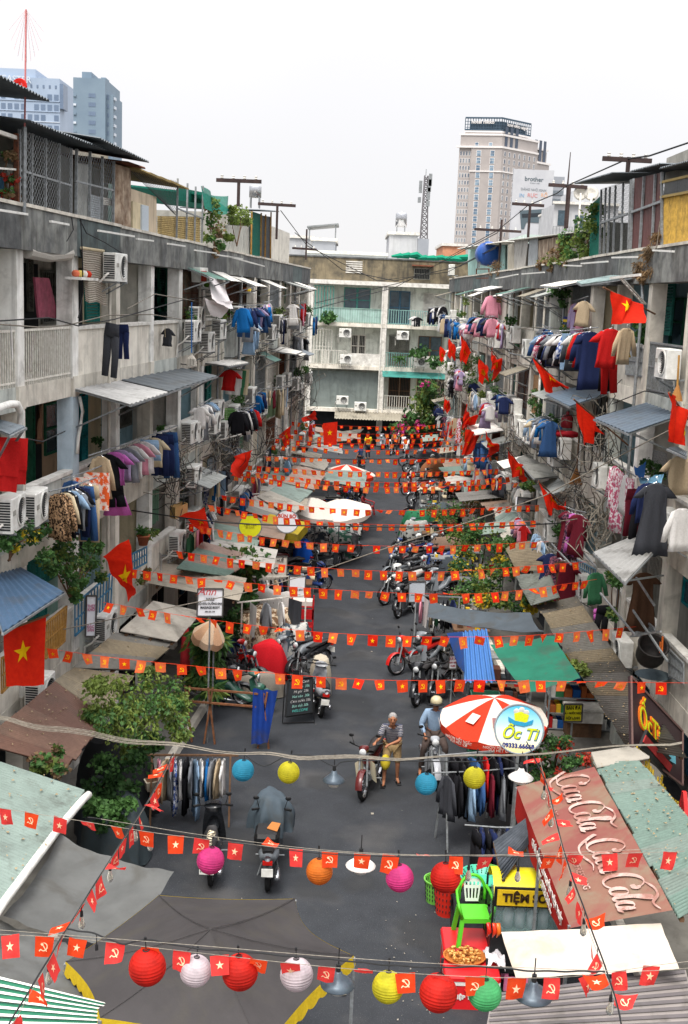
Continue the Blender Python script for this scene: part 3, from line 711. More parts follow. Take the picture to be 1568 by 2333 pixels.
def plant(name,label,cat,base,clumps,mats,ls=.06,n=60,stems=4,hgt=None,group=None,droop=.3,trunk_r=.03,asp=.45,loose=.35):
 """clumps: (dx,dy,dz,rx,ry,rz) from the base"""
 T=thing(name,label,cat,base,group);b=Vector(base)
 ms=[M() for _ in mats]
 for i,(x,y,z,rx,ry,rz) in enumerate(clumps):
  for j in range(3):
   q=Vector((R.uniform(-1,1)*rx*.6,R.uniform(-1,1)*ry*.6,R.uniform(-1,1)*rz*.6));s=R.uniform(.3,.62)
   leaves(ms[R.randrange(len(mats))],b+Vector((x,y,z))+q,(rx*s,ry*s,rz*s),n//3,ls,asp=asp,droop=droop)
  leaves(ms[i%len(mats)],b+Vector((x,y,z)),(rx,ry,rz),int(n*loose),ls,asp=asp,droop=droop)
 for m,mt in zip(ms,mats):
  if m.v:m.build('foliage',mt,T)
 m=M()
 for i in range(stems):
  x,y,z,rx,ry,rz=clumps[i%len(clumps)]
  e=b+Vector((x+R.uniform(-.4,.4)*rx,y+R.uniform(-.4,.4)*ry,z));s0=b+Vector((R.uniform(-.03,.03),R.uniform(-.03,.03),0))
  mid=s0.lerp(e,.5)+Vector((R.uniform(-.08,.08),R.uniform(-.08,.08),.1));m.tube([s0,mid,e],[trunk_r,trunk_r*.7,trunk_r*.25],5)
 if stems:m.build('stem',BRN,T)
 return T
def blob(n,rx,ry,rz,z0,cr=.35,flat=1.):
 return[(R.uniform(-1,1)*rx,R.uniform(-1,1)*ry,z0+R.uniform(-1,1)*rz,cr*R.uniform(.6,1.2),cr*R.uniform(.6,1.2),cr*flat*R.uniform(.6,1.1)) for _ in range(n)]
 # awnings, sheet roofs
def sheet_roof(label,quad,mats,n,amp=.042,waves=7,name='lean_to_roof',cat='roof',thick=True,name2='roof_sheet',jit=.02,grp=None,along_u=True,posts=None,debris=0):
 """quad P00 P10 P11 P01 (world): sheets side by side along u, ridges run along v"""
 q=[Vector(p) for p in quad];T=thing(name,label,cat,q[3],grp)
 B=lambda u,v:q[0]*(1-u)*(1-v)+q[1]*u*(1-v)+q[2]*u*v+q[3]*(1-u)*v
 nn=(q[1]-q[0]).cross(q[3]-q[0]).normalized();nn=nn if nn.z>0 else-nn
 for i in range(n):
  u0,u1=i/n-.006,(i+1)/n+.006;dz=nn*(R.uniform(0,jit)+.006*(i%2));e=R.uniform(-.03,.03);e0=0
  m=M();corr(m,B(u0,e0)+dz,B(u1,e0)+dz,B(u1,1+e)+dz,B(u0,1+e)+dz,waves,amp,3);m.build(name2,mats[R.randrange(len(mats))] if len(mats)>1 else mats[0],T,smooth=True)
 if thick:
  m=M()
  for v in(.12,.55,.95):m.bar(B(0,v)-nn*.06,B(1,v)-nn*.06,.05)
  m.build('batten',BRN,T)
 if posts:
  m0=None
  for u,v in posts:
   p=B(u,v)-nn*.05;m=M();m.bar((p.x,p.y,0),p,.05);m.build('post',RUST,T)
 if debris:
  m=M()
  for _ in range(debris):
   p=B(R.random(),R.random())+nn*(amp+.03);s=R.uniform(.008,.03);a=R.uniform(0,6)
   m.face(p+Vector((cos(a)*s,sin(a)*s,0)),p+Vector((cos(a+1.4)*s,sin(a+1.4)*s,.01)),p+Vector((-cos(a)*s,-sin(a)*s,0)),p+Vector((-cos(a+1.2)*s*.6,-sin(a+1.2)*s*.6,.02)))
  o=m.build('litter',paint(168,150,120),T);o['kind']='stuff'
 return T
def awning(side,quad,offs,mt,label,braces=True,th=.02,name='awning',rip=0.):
 """quad in pixels: wall-left, wall-right, outer-right, outer-left"""
 q=[W(side,x,y,o) for(x,y),o in zip(quad,offs)]
 T=thing(name,label,'awning',q[0]);nn=(q[1]-q[0]).cross(q[3]-q[0]).normalized();nn=nn if nn.z>0 else-nn
 B=lambda u,v:q[0]*(1-u)*(1-v)+q[1]*u*(1-v)+q[2]*u*v+q[3]*(1-u)*v
 m=M();m.grid(lambda u,v:B(u,v)+nn*(.012*sin(u*60)),60,4);m.grid(lambda u,v:B(u,v)-nn*.015,2,2);m.build('roof_sheet',mt,T)
 m=M();m.bar(B(0,1)-nn*.035,B(1,1)-nn*.035,.035);m.bar(B(0,.0)-nn*.035,B(1,0)-nn*.035,.035)
 for u in(0.01,.5,.99):m.bar(B(u,0)-nn*.035,B(u,1)-nn*.035,.03)
 m.build('frame',STEEL,T)
 if braces:
  for u in(.02,.98):
   m=M();p=B(u,.92)-nn*.05;w0=B(u,0)-Vector((0,0,.75));m.bar(w0,p,.03);m.build('brace',STEEL,T)
 return T
def tarp(label,pts,mt,nu=14,nv=10,sag=.08,name='tarpaulin',cat='tarpaulin',hem=None,wr=.012):
 """pts: 4 world corners; cloth sags between them, wrinkled"""
 q=[Vector(p) for p in pts];T=thing(name,label,cat,q[0]);ph=R.uniform(0,6)
 def P(u,v):
  p=q[0]*(1-u)*(1-v)+q[1]*u*(1-v)+q[2]*u*v+q[3]*(1-u)*v
  e=(4*u*(1-u))*.5+(4*v*(1-v))*.5
  return p-Vector((0,0,sag*e))+Vector((0,0,wr*(sin(u*13+v*5+ph)+sin(v*17-u*6)*.7+.5*sin(u*31+v*23))))
 m=M();m.grid(P,nu,nv);m.build('cloth',mt,T,smooth=True)
 return T
def cable(path,r,label,mt=None,n=4,name='cable',cat='cable',group=None):
 m=M();b=path[0];m.tube(path,r,n,False);o=m.build(name,mt or WIRE,None,b);tag(o,label,cat,group);return o
 # far buildings
def slabpoly(m,pts,nvec):
 a=[m.pt(p) for p in pts];b=[m.pt(Vector(p)+nvec) for p in pts];m.idx(*a[::-1]);m.idx(*b)
 for i in range(len(a)):j=(i+1)%len(a);m.idx(a[i],a[j],b[j],b[i])
def frame_at(C,vx,vy):
 C=Vector(C);vx=Vector(vx).normalized();vy=Vector(vy).normalized()
 return lambda p:C+vx*p[0]+vy*p[1]+Vector((0,0,p[2]))
def share(name,me,T,loc,rot=(0,0,0),sc=(1,1,1)):
 o=bpy.data.objects.new(name,me);COL.objects.link(o);o.parent=T;o.location=Vector(loc)-BASE.get(T.name,Vector());o.rotation_euler=rot;o.scale=sc;return o
def mk(m,mats,name='piece'):
 me=bpy.data.meshes.new(name);me.from_pydata([tuple(v) for v in m.v],[],m.f)
 for x in(mats if isinstance(mats,(list,tuple)) else[mats]):me.materials.append(x)
 if isinstance(mats,(list,tuple)):me.polygons.foreach_set('material_index',m.m)
 me.update();return me
TW1=mat('tower_hazed_blue_glass',rgb(160,174,192),.5,rgb(142,158,178),.08,.6);TW2=mat('tower_hazed_slate',rgb(122,140,154),.6,rgb(108,126,142),.08,.6);TWD=mat('tower_dark_glass',rgb(108,124,146),.3,rgb(96,112,134),.3);TWW=mat('tower_white',rgb(206,214,224),.6)  # distance haze put into the tower colours: paler and greyer
def tower(label,x0,x1,yt,Y,m1,floors,ncol,side_w=0,sidem=None,fh=3.4):
 a=A(x0,yt,Y);b=A(x1,yt+(x1-x0)*.04,Y);H_=(a.z+b.z)/2
 T=thing('tower_block',label,'tower',(a.x,Y,0));W_=b.x-a.x;f=lambda p:Vector((a.x+p[0],Y+p[1],p[2]))
 m=M(f);m.box(0,W_,0,22,0,H_);m.build('wall',m1,T)
 return T,f,W_,H_
T,f,W_,H_=tower('blue-grey glass tower block, leftmost on the skyline, with white lettering near its top',-46,136,172,400,TW1,0,0)
m=M(f);m.box(W_*.18,W_*.68,2,18,H_+.01,H_+3.0);m.build('plant_room',TW1,T)
wm=M();wm.box(-.75,.75,-.06,.02,-.9,.9);WMs=mk(wm,TWD)
nf=19
for j in range(nf):
 z=H_-6-j*3.3
 m=M(f);m.box(0,W_,-.22,-.01,z-1.45,z-1.25);m.build('floor_band',TWW if j%4==2 else TW1,T)
 for i in range(12):
  if(i+j*7)%5!=4:share('window',WMs,T,f((W_*(i+.5)/12,-.02,z)))
m=M(f)
for i in range(13):m.box(W_*i/13+.5,W_*i/13+1.1,-.1,-.02,H_-3.2,H_-2.2)
m.build('parapet_openings',TWD,T)
m=M(f);m.box(W_+.01,W_+1.2,0,6,H_-9.5,H_-1.6);m.build('corner_box',TWD,T)
p0=A(4,176,399.6);ink(0,2.9,'LANCASTER',TWW,T,A(17,179,399.4),(1,0,-.03),(0,0,1),.05,bold=.012)
T,f,W_,H_=tower('slate-grey slender tower block, second on the skyline from the left',167,240,176,360,TW2,0,0)
m=M(f);m.box(W_*1.0+.0,W_*1.2,2,16,0,H_-4.2);m.build('side_wing',TW2,T)
m=M(f);m.box(-1.6,-.01,3,16,0,H_-16);m.build('side_wing',TW2,T)
m=M(f);m.box(W_*.2,W_*.5,3,12,H_+.01,H_+2.2);m.box(W_*.8,W_*.95,3,8,H_+.01,H_+.8);m.build('plant_room',TW2,T)
wm=M();wm.box(-.35,.35,-.06,.02,-.6,.6);WMs=mk(wm,TWD)
for j in range(22):
 z=H_-5-j*2.6
 for i in(.47,.53,.60):share('window',WMs,T,f((W_*i*1.1,-.02,z)))
 share('window',WMs,T,f((W_*1.05,1.98,z)),sc=(.7,1,1))
 m=M(f);m.box(W_*1.2+.01,W_*1.2+.5,3,5,z-.6,z+.2);m.build('balcony',TWW,T)
 m=M(f);m.box(.1,.9,-.35,-.01,z-.5,z+.1);m.build('balcony',TWW if j%2 else TW2,T)
 # tan hotel tower with a rooftop sign crown
YH=500
TAN=mat('tan_facade',rgb(166,160,157),.85,rgb(152,146,144),.2,.5);TANL=mat('pale_cornice',rgb(228,224,222),.85)
C=A(*r3(423,700),YH);vL=Vector((-.98,.2,0));vR=Vector((.72,.69,0))
T=thing('hotel_tower','tan hotel tower with white trimmed windows and a dark sign crown on its roof','hotel',(C.x,C.y,0))
def LF(p):return Vector((C.x,C.y,0))+vL.normalized()*p[0]+Vector((-.2,-.98,0))*p[1]+Vector((0,0,p[2]))
def RF(p):return Vector((C.x,C.y,0))+vR.normalized()*p[0]+Vector((.69,-.72,0))*p[1]+Vector((0,0,p[2]))
def zy(y):return A(*r3(423,y),YH).z
sc_=5.22
def hb(u0,u1,v0,v1,z0,z1,mt,nm):
 m=M(lambda p:Vector((C.x,C.y,0))+vL.normalized()*p[0]+vR.normalized()*p[1]+Vector((0,0,p[2])));m.box(u0,u1,v0,v1,z0,z1);return m.build(nm,mt,T)
zc1,zc2,zt,zk0,zk1=zy(345),zy(205),zy(128),zy(108),zy(22)
hb(0,12.8,0,24,0,zc2,TAN,'wall');hb(12.81,18.6,1,22,0,zc2,TAN,'wall')
hb(1.2,18.6,1.5,26,zc2+.81,zt,TAN,'wall');hb(-.01,12.6,24.01,33,0,zy(260),TAN,'wall');hb(2,14,22,34,zy(258),zy(175),TAN,'wall')
for(u0,u1,v0,v1,z) in((-.4,19,-.4,24.4,zc2),(.8,19,1.1,26.4,zt),(-.4,13.1,-.4,24.2,zc1),(-.4,13,24.2,33.4,zy(258)),(1.6,14.4,21.6,34.4,zy(175)+.4)):
 hb(u0,u1,v0,v1,z-(.0 if z!=zc1 else .3),z+.8-(0 if z!=zc1 else .6),TANL,'cornice')
hb(2.2,17.5,2.5,20,zt+.81,zk0,TAN,'wall');hb(-2.0+4.0,17.8,2.2,22,zk0+.01,zk0+.7,TANL,'cornice')
SGN=mat('sign_lattice',rgb(70,88,104),.6,rgb(56,74,90),1)
m=M(lambda p:Vector((C.x,C.y,0))+vL.normalized()*p[0]+vR.normalized()*p[1]+Vector((0,0,p[2])))
for(a,b,fx) in((2.2,17.6,0),(2.4,22,1)):
 n=14
 for i in range(n+1):
  t=a+(b-a)*i/n
  if fx==0:m.box(t-.1,t+.1,2.3,2.5,zk0+.7,zk1)
  else:m.box(2.1,2.3,t-.1,t+.1,zk0+.7,zk1)
 for k in range(5):
  z=zk0+.7+(zk1-zk0-.9)*k/4
  if fx==0:m.box(a,b,2.3,2.5,z,z+.2+(.5 if k in(0,4) else 0))
  else:m.box(2.1,2.3,a,b,z,z+.2+(.5 if k in(0,4) else 0))
m.build('sign_frame',SGN,T)
hb(3,16.5,3.6,20,zk0+.7,zk1-1.2,SGN,'sign_backing')
ink(0,2.1,'hotel nikko',TANL,T,LF((9.9,0,zk0+4.2))+vR.normalized()*1.9,-vL,(0,0,1),.05,bold=.05)
ink(0,1.9,'hotel nikko saigon',TANL,T,RF((12.2,0,zk0+3.6))+vL.normalized()*1.7,vR,(0,0,1),.05,bold=.03,sx=1.0)
wm=M();wm.box(-1,1,-.12,.02,-1.25,1.25);wm.k=1;wm.box(-.82,.82,-.16,-.121,-1.1,.1);wm.box(-.82,.82,-.16,-.121,.25,1.1);WBIG=mk(wm,[TANL,mat('hotel_glass',rgb(128,148,164),.3,rgb(84,104,124),.35,.9)])
wm=M();wm.box(-.62,.62,-.1,.02,-1.1,1.1);wm.k=1;wm.box(-.45,.45,-.14,-.101,-.95,.95);WSM=mk(wm,[TANL,mat('hotel_glass_grey',rgb(140,146,152),.3,rgb(96,104,116),.35,.9)])
aL=math.atan2(-vL.y,-vL.x);aR=math.atan2(vR.y,vR.x)
for j in range(19):
 z=zc2-2.2-j*2.98
 if z<4:break
 for u in(3.9,9.6):share('window',WBIG,T,LF((u,.0,z)),(0,0,aL))
 for u in(13.6,14.8,16,17.2):share('window',WSM,T,LF((u,-.9,z)),(0,0,aL),(.75,1,.85))
 for v in(2,5,8.4,11.8,15.2,18.6,22):share('window',WSM,T,RF((v,0,z)),(0,0,aR),(1,1,.9))
 if j>1:
  for v in(26,29,31.8):share('window',WSM,T,RF((v,0,z)),(0,0,aR),(1,1,.9))
wm=M();wm.box(-.9,.9,-.1,.02,-4.6,4.6);WTL=mk(wm,mat('hotel_dark_glass',rgb(74,84,100),.3))
for v in(3.5,7,10.5):share('tall_window',WTL,T,RF((v,-.95,zc2+4.6)),(0,0,aR),(1,1,.95))
for v in(24.5,27.6,30.7):share('tall_window',WTL,T,RF((v,-1.3,zy(258)+5.6)),(0,0,aR),(1,1,.95))
for u in(5,10.8):share('window',WBIG,T,LF((u,-1.1,zt-4)),(0,0,aL),(.8,1,1))
# white building with the printer billboard on its end wall
YR=190
a=A(*r3(525,330),YR);b=A(*r3(768,330),YR);zb0=A(*r3(640,735),YR).z;s_=(b.x-a.x)
T=thing('white_building','white building with a printer advertisement on its end wall, right of the hotel','building',(a.x,YR,0))
BBW=mat('billboard_white',rgb(186,188,192),.85,rgb(172,174,180),.5);f=lambda p:Vector((a.x+p[0],YR+p[1],p[2]))
m=M(f);m.box(0,s_,0,.6,zb0-8,a.z);m.build('billboard',BBW,T)
GB=mat('grey_building',rgb(152,156,162),.85,rgb(136,140,148),.5);m=M(f);m.box(s_+.05,s_*1.35,3,12,0,a.z-.6);m.build('wall',GB,T)
m=M(f);m.box(s_*1.351,s_*2.3,4,12,0,a.z-3.3);m.build('wall',GB,T)
m=M(f)
for k in range(8):m.box(s_*1.03,s_*1.33,2.9,2.99,a.z-3.5-k*1.3,a.z-2.8-k*1.3)
for k in range(6):m.box(s_*1.42,s_*2.25,3.9,3.99,a.z-5-k*1.6,a.z-4.2-k*1.6)
m.build('louvre_band',mat('grey_louvre',rgb(116,124,132),.8),T)
GT=paint(96,110,118);q=lambda x,y:A(*r3(x,y),YR-.03)
ink(0,.95,'brother',GT,T,q(645,393),(1,0,-.03),(0,0,1),.01,bold=.012)
ink(0,.32,'at your side',paint(150,158,166),T,q(650,415),(1,0,-.03),(0,0,1),.01)
ink(0,.5,'DÁNG NHỎ XINH',paint(150,156,162),T,q(643,456),(1,0,-.03),(0,0,1),.01,bold=.006)
for tx,x,c in(('IN',572,(140,170,200)),('RỰC',636,(214,150,150)),('RỠ',706,(232,190,160))):
 ink(0,.8,tx,paint(*c),T,q(x,490),(1,0,-.03),(0,0,1),.01,bold=.012)
m=M();slabpoly(m,[q(560,580),q(722,570),q(722,640),q(690,655),q(600,650),q(585,690),q(568,690)],Vector((0,-.05,0)));m.build('printed_printer',GT,T)
m=M();slabpoly(m,[A(*r3(x,y),YR-.1) for x,y in((572,600),(712,592),(712,612),(575,622))],Vector((0,-.03,0)));m.build('printed_slot',paint(60,66,72),T)
YW=120;a=A(*r3(768,540),YW);b=A(*r3(1030,480),YW);f=lambda p:Vector((a.x+p[0],YW+p[1],p[2]));s_=b.x-a.x
T=thing('white_house','white house with a railed terrace behind the right-hand rooftops','building',(a.x,YW,0));WH=mat('far_white',rgb(188,190,192),.85,rgb(166,168,172),.8,.5,streak=.2)
m=M(f);m.box(0,s_*1.5,0,8,0,a.z);m.build('wall',WH,T);m=M(f);m.box(s_*.45,s_*1.5,1,8,a.z+.01,b.z+.3);m.build('upper_storey',WH,T);m=M(f);m.box(-.2,s_*1.5,-.4,.0,a.z-.0,a.z+.25);m.build('cornice',CAPW,T)
railing(T,lambda p:f((p[0],-p[1],p[2])),0,s_*.45,a.z-3.2,a.z-2.2,STEEL,off=.2,gap=.3,r=.03)
m=M(f);m.box(s_*.5,s_*.7,-.05,.0,a.z-2.6,a.z-1.0);m.box(s_*.1,s_*.35,-.05,.0,a.z-2.1,a.z-.6);m.build('window',GLASS,T)
# low roofs behind the far block
def lowb(x0,x1,yt,Y,mt,label,name='low_building',dp=8):
 a=A(x0,yt,Y);b=A(x1,yt,Y);T=thing(name,label,'building',(a.x,Y,0));m=M();m.box(a.x,b.x,Y,Y+dp,0,a.z);m.build('wall',mt,T)
 m=M();m.box(a.x-.15,b.x+.15,Y-.15,Y+dp,a.z+.002,a.z+.22);m.build('roof_edge',CAPW,T);return T,a,b
T,a,b=lowb(640,712,541,96,WH,'white low building with roof machines left of the far block')
T,a,b=lowb(712,764,548,90,GB,'grey low building with a small roof canopy above the far block')
m=M();m.hexa([(b.x-2.2,90,b.z+.9),(b.x+.2,90,b.z+1.2),(b.x+.2,94,b.z+1.2),(b.x-2.2,94,b.z+.9),(b.x-2.2,90,b.z+1.0),(b.x+.2,90,b.z+1.3),(b.x+.2,94,b.z+1.3),(b.x-2.2,94,b.z+1.0)]);m.bar((b.x,90.2,b.z),(b.x,90.2,b.z+1.2),.1);m.bar((b.x-2,90.2,b.z),(b.x-2,90.2,b.z+1),.1);m.build('canopy',STEEL,T)
T,a,b=lowb(700,880,576,85,WH,'long white low building behind the parapet of the far block')
T2,a2,b2=lowb(888,952,534,92,WH,'white stair tower with a grey rim and a water tank on top')
m=M();m.box(b2.x+.02,b2.x+.9,92,97,0,b2.z-.3);m.build('side_wall',GB,T2)
def water_tank(c,r,h,label,mt=None,horiz=False,legs=.5):
 T=thing('water_tank',label,'water tank',c);c=Vector(c)
 m=M()
 if not horiz:m.lathe([(0,0),(r,0),(r,h*.86),(r*.85,h*.95),(r*.3,h),(r*.3,h*1.05),(0,h*1.05)],c+Vector((0,0,legs)),16)
 else:m.lathe([(0,-h/2),(r*.8,-h/2+.03),(r,-h/2+.15),(r,h/2-.15),(r*.8,h/2-.03),(0,h/2)],c+Vector((0,0,legs+r)),18,'y')
 m.build('tank',mt or CHROME,T,smooth=True)
 m=M()
 for x,y in((-.7,-.7),(.7,-.7),(.7,.7),(-.7,.7)):m.bar(c+Vector((x*r,y*r,0)),c+Vector((x*r,y*r,legs+(r*.35 if horiz else 0))),.06)
 m.build('stand',STEEL,T);return T
p=A(913,532,94);water_tank(p,.45,1.15,'steel water tank on the white stair tower beside the lattice mast')
p=A(581,474,58);water_tank(p,.3,.6,'small steel water tank on the left rooftops by the crossarm posts')
def mast(base,h,label,r0=.5,r1=.2):
 T=thing('antenna_mast',label,'antenna',base);b=Vector(base);m=M();n=14
 for k in range(n):
  z0,z1_=h*k/n,h*(k+1)/n;ra,rb=r0+(r1-r0)*k/n,r0+(r1-r0)*(k+1)/n
  for i in range(3):
   t0,t1=i*2.094,(i+1)*2.094
   P=lambda t,r,z:b+Vector((cos(t)*r,sin(t)*r,z))
   m.bar(P(t0,ra,z0),P(t0,rb,z1_),.12);m.bar(P(t0,ra,z0),P(t1,rb,z1_),.07);m.bar(P(t0,ra,z0),P(t1,ra,z0),.07)
 m.build('lattice',mat('mast_red_white',rgb(110,108,112),.7),T)
 for k,(z,x) in enumerate(((.95,.4),(.86,-.4),(.88,.35),(.78,.3),(.7,-.45),(.66,.3))):
  m=M();m.cbox(b+Vector((x*1.1,-.1,h*z)),(.3,.15,1.1 if k<4 else .5));m.build('aerial',STEEL,T)
 m=M();m.tube([b+Vector((0,0,h)),b+Vector((0,0,h*1.08))],.03,4);m.build('spike',STEEL,T)
p0=A(961,585,110);p1=A(965,400,110);mast(p0,p1.z-p0.z,'lattice antenna mast standing behind the far block')
T,a,b=lowb(1010,1062,560,100,mat('orange_brick',rgb(208,150,118),.9,rgb(176,120,92),2,.6,streak=.3),'orange brick building beside the base of the hotel')
T,a,b=lowb(1262,1420,480,130,WH,'pale building with blank walls behind the right-hand crossarm posts',dp=10)
# crossarm posts along the roofs (old aerial posts)
PST=mat('dark_rusty_post',rgb(70,56,54),.9,rgb(48,40,40),8)
def crosspost(x,y0,yt,xa,xb,ya,Y,label,th=.10):
 b=A(x,y0,Y);t=A(x,yt,Y);l=A(xa[0],xa[1],Y);r_=A(xb[0],xb[1],Y)
 T=thing('crossarm_post',label,'pole',b);m=M();m.bar(b,(b.x,b.y,t.z),th,th*.8);m.build('post',PST,T)
 m=M();m.bar(l,r_,th*.75,th);m.build('crossarm',PST,T)
 m=M()
 for k in range(4):q=l.lerp(r_,(k+.5)/4);m.lathe([(.03,0),(.045,.03),(.03,.06),(.045,.09),(0,.11)],q+Vector((0,0,th*.4)),7)
 m.build('insulator',CAPW,T);return T
posts=[]
for a in((543,470,410,(493,410),(596,414),0,33,'dark crossarm post on the left rooftops, nearest the camera'),(630,545,466,(588,464),(674,469),0,42,'dark crossarm post behind the green netted roof on the left'),(697,592,522,(666,565),(722,569),0,57,'dark crossarm post at the end of the left block',),(1430,392,358,(1373,361),(1485,367),0,27,'dark crossarm post on the right roofs, nearest the camera'),(1291,520,422,(1250,421),(1338,427),0,36,'dark crossarm post beside the tall bare rod on the right roofs'),(1203,545,465,(1167,464),(1240,469),0,42,'dark crossarm post in front of the printer advertisement'),(1134,650,500,(1081,522),(1188,528),0,48,'tall dark crossarm post by the blue water tank')):
 crosspost(*a)
 # roof shacks
YSH=paint(206,178,110,'sheet');CORG=paint(150,150,148,'metal');CORR=paint(120,78,62,'metal');GNET=mat('green_net',rgb(30,130,110),.8,rgb(20,100,88),14,.6,thin=.3,alpha=.85);BAMB=paint(190,166,110,'wood');BEIG=paint(196,180,156,'wall');RUSTW=mat('rust_streaked_wall',rgb(186,170,150),.9,rgb(120,96,78),3,.7,streak=.8,grime=.4,bump=.3,c3=(.08,.05,.035))
ROOFG=paint(96,104,110,'metal');DNET=mat('dark_mesh',rgb(70,74,78),.8,rgb(44,48,52),20,.6,alpha=.9)
def pan(T,sd,pts,off,mt,name,cor=0,th=.04,ns=1,vert=True,amp=.015):
 """panel by 4 pixels (TL TR BR BL) at a distance from the facade plane; cor = number of corrugations"""
 q=[W(sd,x,y,off) for x,y in pts]
 if cor:
  m=M();nn=(q[1]-q[0]).cross(q[3]-q[0]).normalized()
  B=lambda u,v:q[0]*(1-u)*(1-v)+q[1]*u*(1-v)+q[2]*u*v+q[3]*(1-u)*v
  if vert:m.grid(lambda u,v:B(u,v)+nn*amp*sin(u*cor*2*pi),cor*4,2)
  else:m.grid(lambda u,v:B(u,v)+nn*amp*sin(v*cor*2*pi),2,cor*4)
  return m.build(name,mt,T,smooth=True)
 n=Vector((1,0,0))*th*(1 if sd=='R' else-1);m=M();slabpoly(m,q,n);return m.build(name,mt,T)
def stick(T,sd,a,b,off,r=.03,mt=STEEL,name='post',off2=None):
 m=M();m.bar(W(sd,*a,off),W(sd,*b,off if off2 is None else off2),r);return m.build(name,mt,T)
def mesh_net(T,sd,pts,off,mt,n=16,name='wire_netting',w_=.008):
 q=[W(sd,x,y,off) for x,y in pts];B=lambda u,v:q[0]*(1-u)*(1-v)+q[1]*u*(1-v)+q[2]*u*v+q[3]*(1-u)*v
 m=M();asp=(q[3]-q[0]).length/(q[1]-q[0]).length;h=asp
 for k in range(-int(n*h)-1,n+1):
  for sg in(0,1):
   a0=max(0,-k/n/h) if k<0 else 0;u0=max(0,k/n);v0=a0;v1=min(1,(1-k/n)/h);u1=k/n+v1*h
   if v1<=v0:continue
   A_,B_=(B(u0,v0),B(u1,v1)) if sg==0 else(B(1-u0,v0),B(1-u1,v1));z=Vector((0,0,w_));m.face(A_-z,B_-z,B_+z,A_+z)
 o=m.build(name,mt,T);return o
def shack_body(T,sd,s0,s1,ztop,mt,z0=11.16,o0=-1.6,o1=-4.2):
 m=M(fr(sd));m.box(s0,s1,o1,o0,z0,ztop);m.build('back_wall',mt,T)
def s_roof(T,sd,s0,s1,z0,z1_,o0,o1,mt,drop=0.):
 f=fr(sd);a,b,c,d=f((s0,o0,z0)),f((s1,o0,z1_)),f((s1,o1,z1_-drop)),f((s0,o1,z0-drop));n=max(2,int((s1-s0)/.9))
 for i in range(n):
  m=M();u0,u1=i/n,(i+1.03)/n;corr(m,a.lerp(b,u0),a.lerp(b,u1),d.lerp(c,u1),d.lerp(c,u0),8,.02,1);m.build('roof_sheet',mt,T,smooth=True)
def sh(sd,label,px,name='rooftop_shack'):
 p=W(sd,*px);return thing(name,label,'rooftop shack',fr(sd)((p.y,0,11.16)))
T=sh('L','rooftop shack with red railing at the left edge of the photo',z1(50,900));s=lambda x,y,o=0:S('L',*z1(x,y),o)
s_roof(T,'L',15.6,19.6,s(10,205)[2],s(150,275)[2],.5,-2.4,ROOFG,-.2)
shack_body(T,'L',15.6,18.9,13.3,GYW)
for k in range(4):
 m=M(fr('L'));m.box(15.6,18.7-.1*k,-.6,-.5,13.3+.24*k,13.42+.24*k);m.build('board',CAPW,T)
m=M(fr('L'));m.box(15.6,19.0,-.5,-.45,11.16,13.25);m.build('mesh_panel',DNET,T)
stick(T,'L',z1(100,470),z1(105,910),0,.07,RUST);stick(T,'L',z1(-40,450),z1(95,495),0,.06,CAPW,'beam');stick(T,'L',z1(-40,680),z1(95,690),0,.03,CAPW,'beam')
T=sh('L','tall netted rooftop cage under a corrugated roof, first from the left edge',z1(270,950))
s0,s1=s(105,900)[0],s(445,980)[0];s2=s(700,1040)[0]
shack_body(T,'L',s0,s1,13.2,mat('shack_dim',rgb(120,118,118),.9,rgb(70,72,78),1.5,.8),o0=-2.6,o1=-5)
m=M(fr('L'));m.box(s0+1.7,s0+2.4,-2.59,-2.5,11.2,12.9);m.build('door',paint(130,60,50,'wood'),T)
s_roof(T,'L',s0-.3,s(545,565)[0],s(95,425)[2]+.05,s(545,565)[2],.35,-3,ROOFG,-.35)
for x,y0,y1 in((120,445,925),(195,470,935),(280,500,950),(362,530,965),(437,560,985)):stick(T,'L',z1(x,y0),z1(x-2,y1),0,.045,STEEL)
stick(T,'L',z1(110,690),z1(440,790),0,.035,STEEL,'rail');stick(T,'L',z1(105,925),z1(440,985),0,.05,CAPW,'rail')
mesh_net(T,'L',[z1(115,440),z1(440,560),z1(440,985),z1(105,925)],.01,STEEL,22)
for k in range(7):
 m=M(fr('L'));a=s0+.3+k*.38;m.box(a,a+R.uniform(.1,.3),-1.6,-1.2,11.17,11.17+R.uniform(.3,.9));m.build('stored_box',R.choice([CREAM,BLU,BRN,GYW,WHW]),T)
T=sh('L','rooftop cage with grey sheet panels and a dark corrugated roof, second from the left',z1(570,1000))
shack_body(T,'L',s1+.05,s2,13.0,GYW,o0=-2.2)
s_roof(T,'L',s(455,520)[0],s(775,640)[0],s(480,505)[2],s(775,640)[2],.5,-2.6,ROOFG,-.4)
for x,y0,y1 in((470,565,1000),(552,580,1010),(628,610,1030),(698,640,1045)):stick(T,'L',z1(x,y0),z1(x-4,y1),0,.05,STEEL)
stick(T,'L',z1(460,760),z1(700,820),0,.035,STEEL,'rail');stick(T,'L',z1(460,1000),z1(700,1050),0,.05,CAPW,'rail')
pan(T,'L',[z1(472,650),z1(545,660),z1(545,1005),z1(472,995)],-.15,paint(170,172,168,'wall'),'panel');pan(T,'L',[z1(550,840),z1(620,860),z1(620,1020),z1(550,1008)],-.1,paint(200,208,214,'metal'),'metal_sheet',12,vert=False)
pan(T,'L',[z1(630,650),z1(695,660),z1(695,780),z1(630,770)],-.3,BAMB,'blind',9,vert=False);pan(T,'L',[z1(632,860),z1(690,870),z1(690,915),z1(632,905)],-.1,CAPW,'vent',4,vert=False)
mesh_net(T,'L',[z1(470,570),z1(698,640),z1(698,1045),z1(466,1000)],.01,STEEL,16)
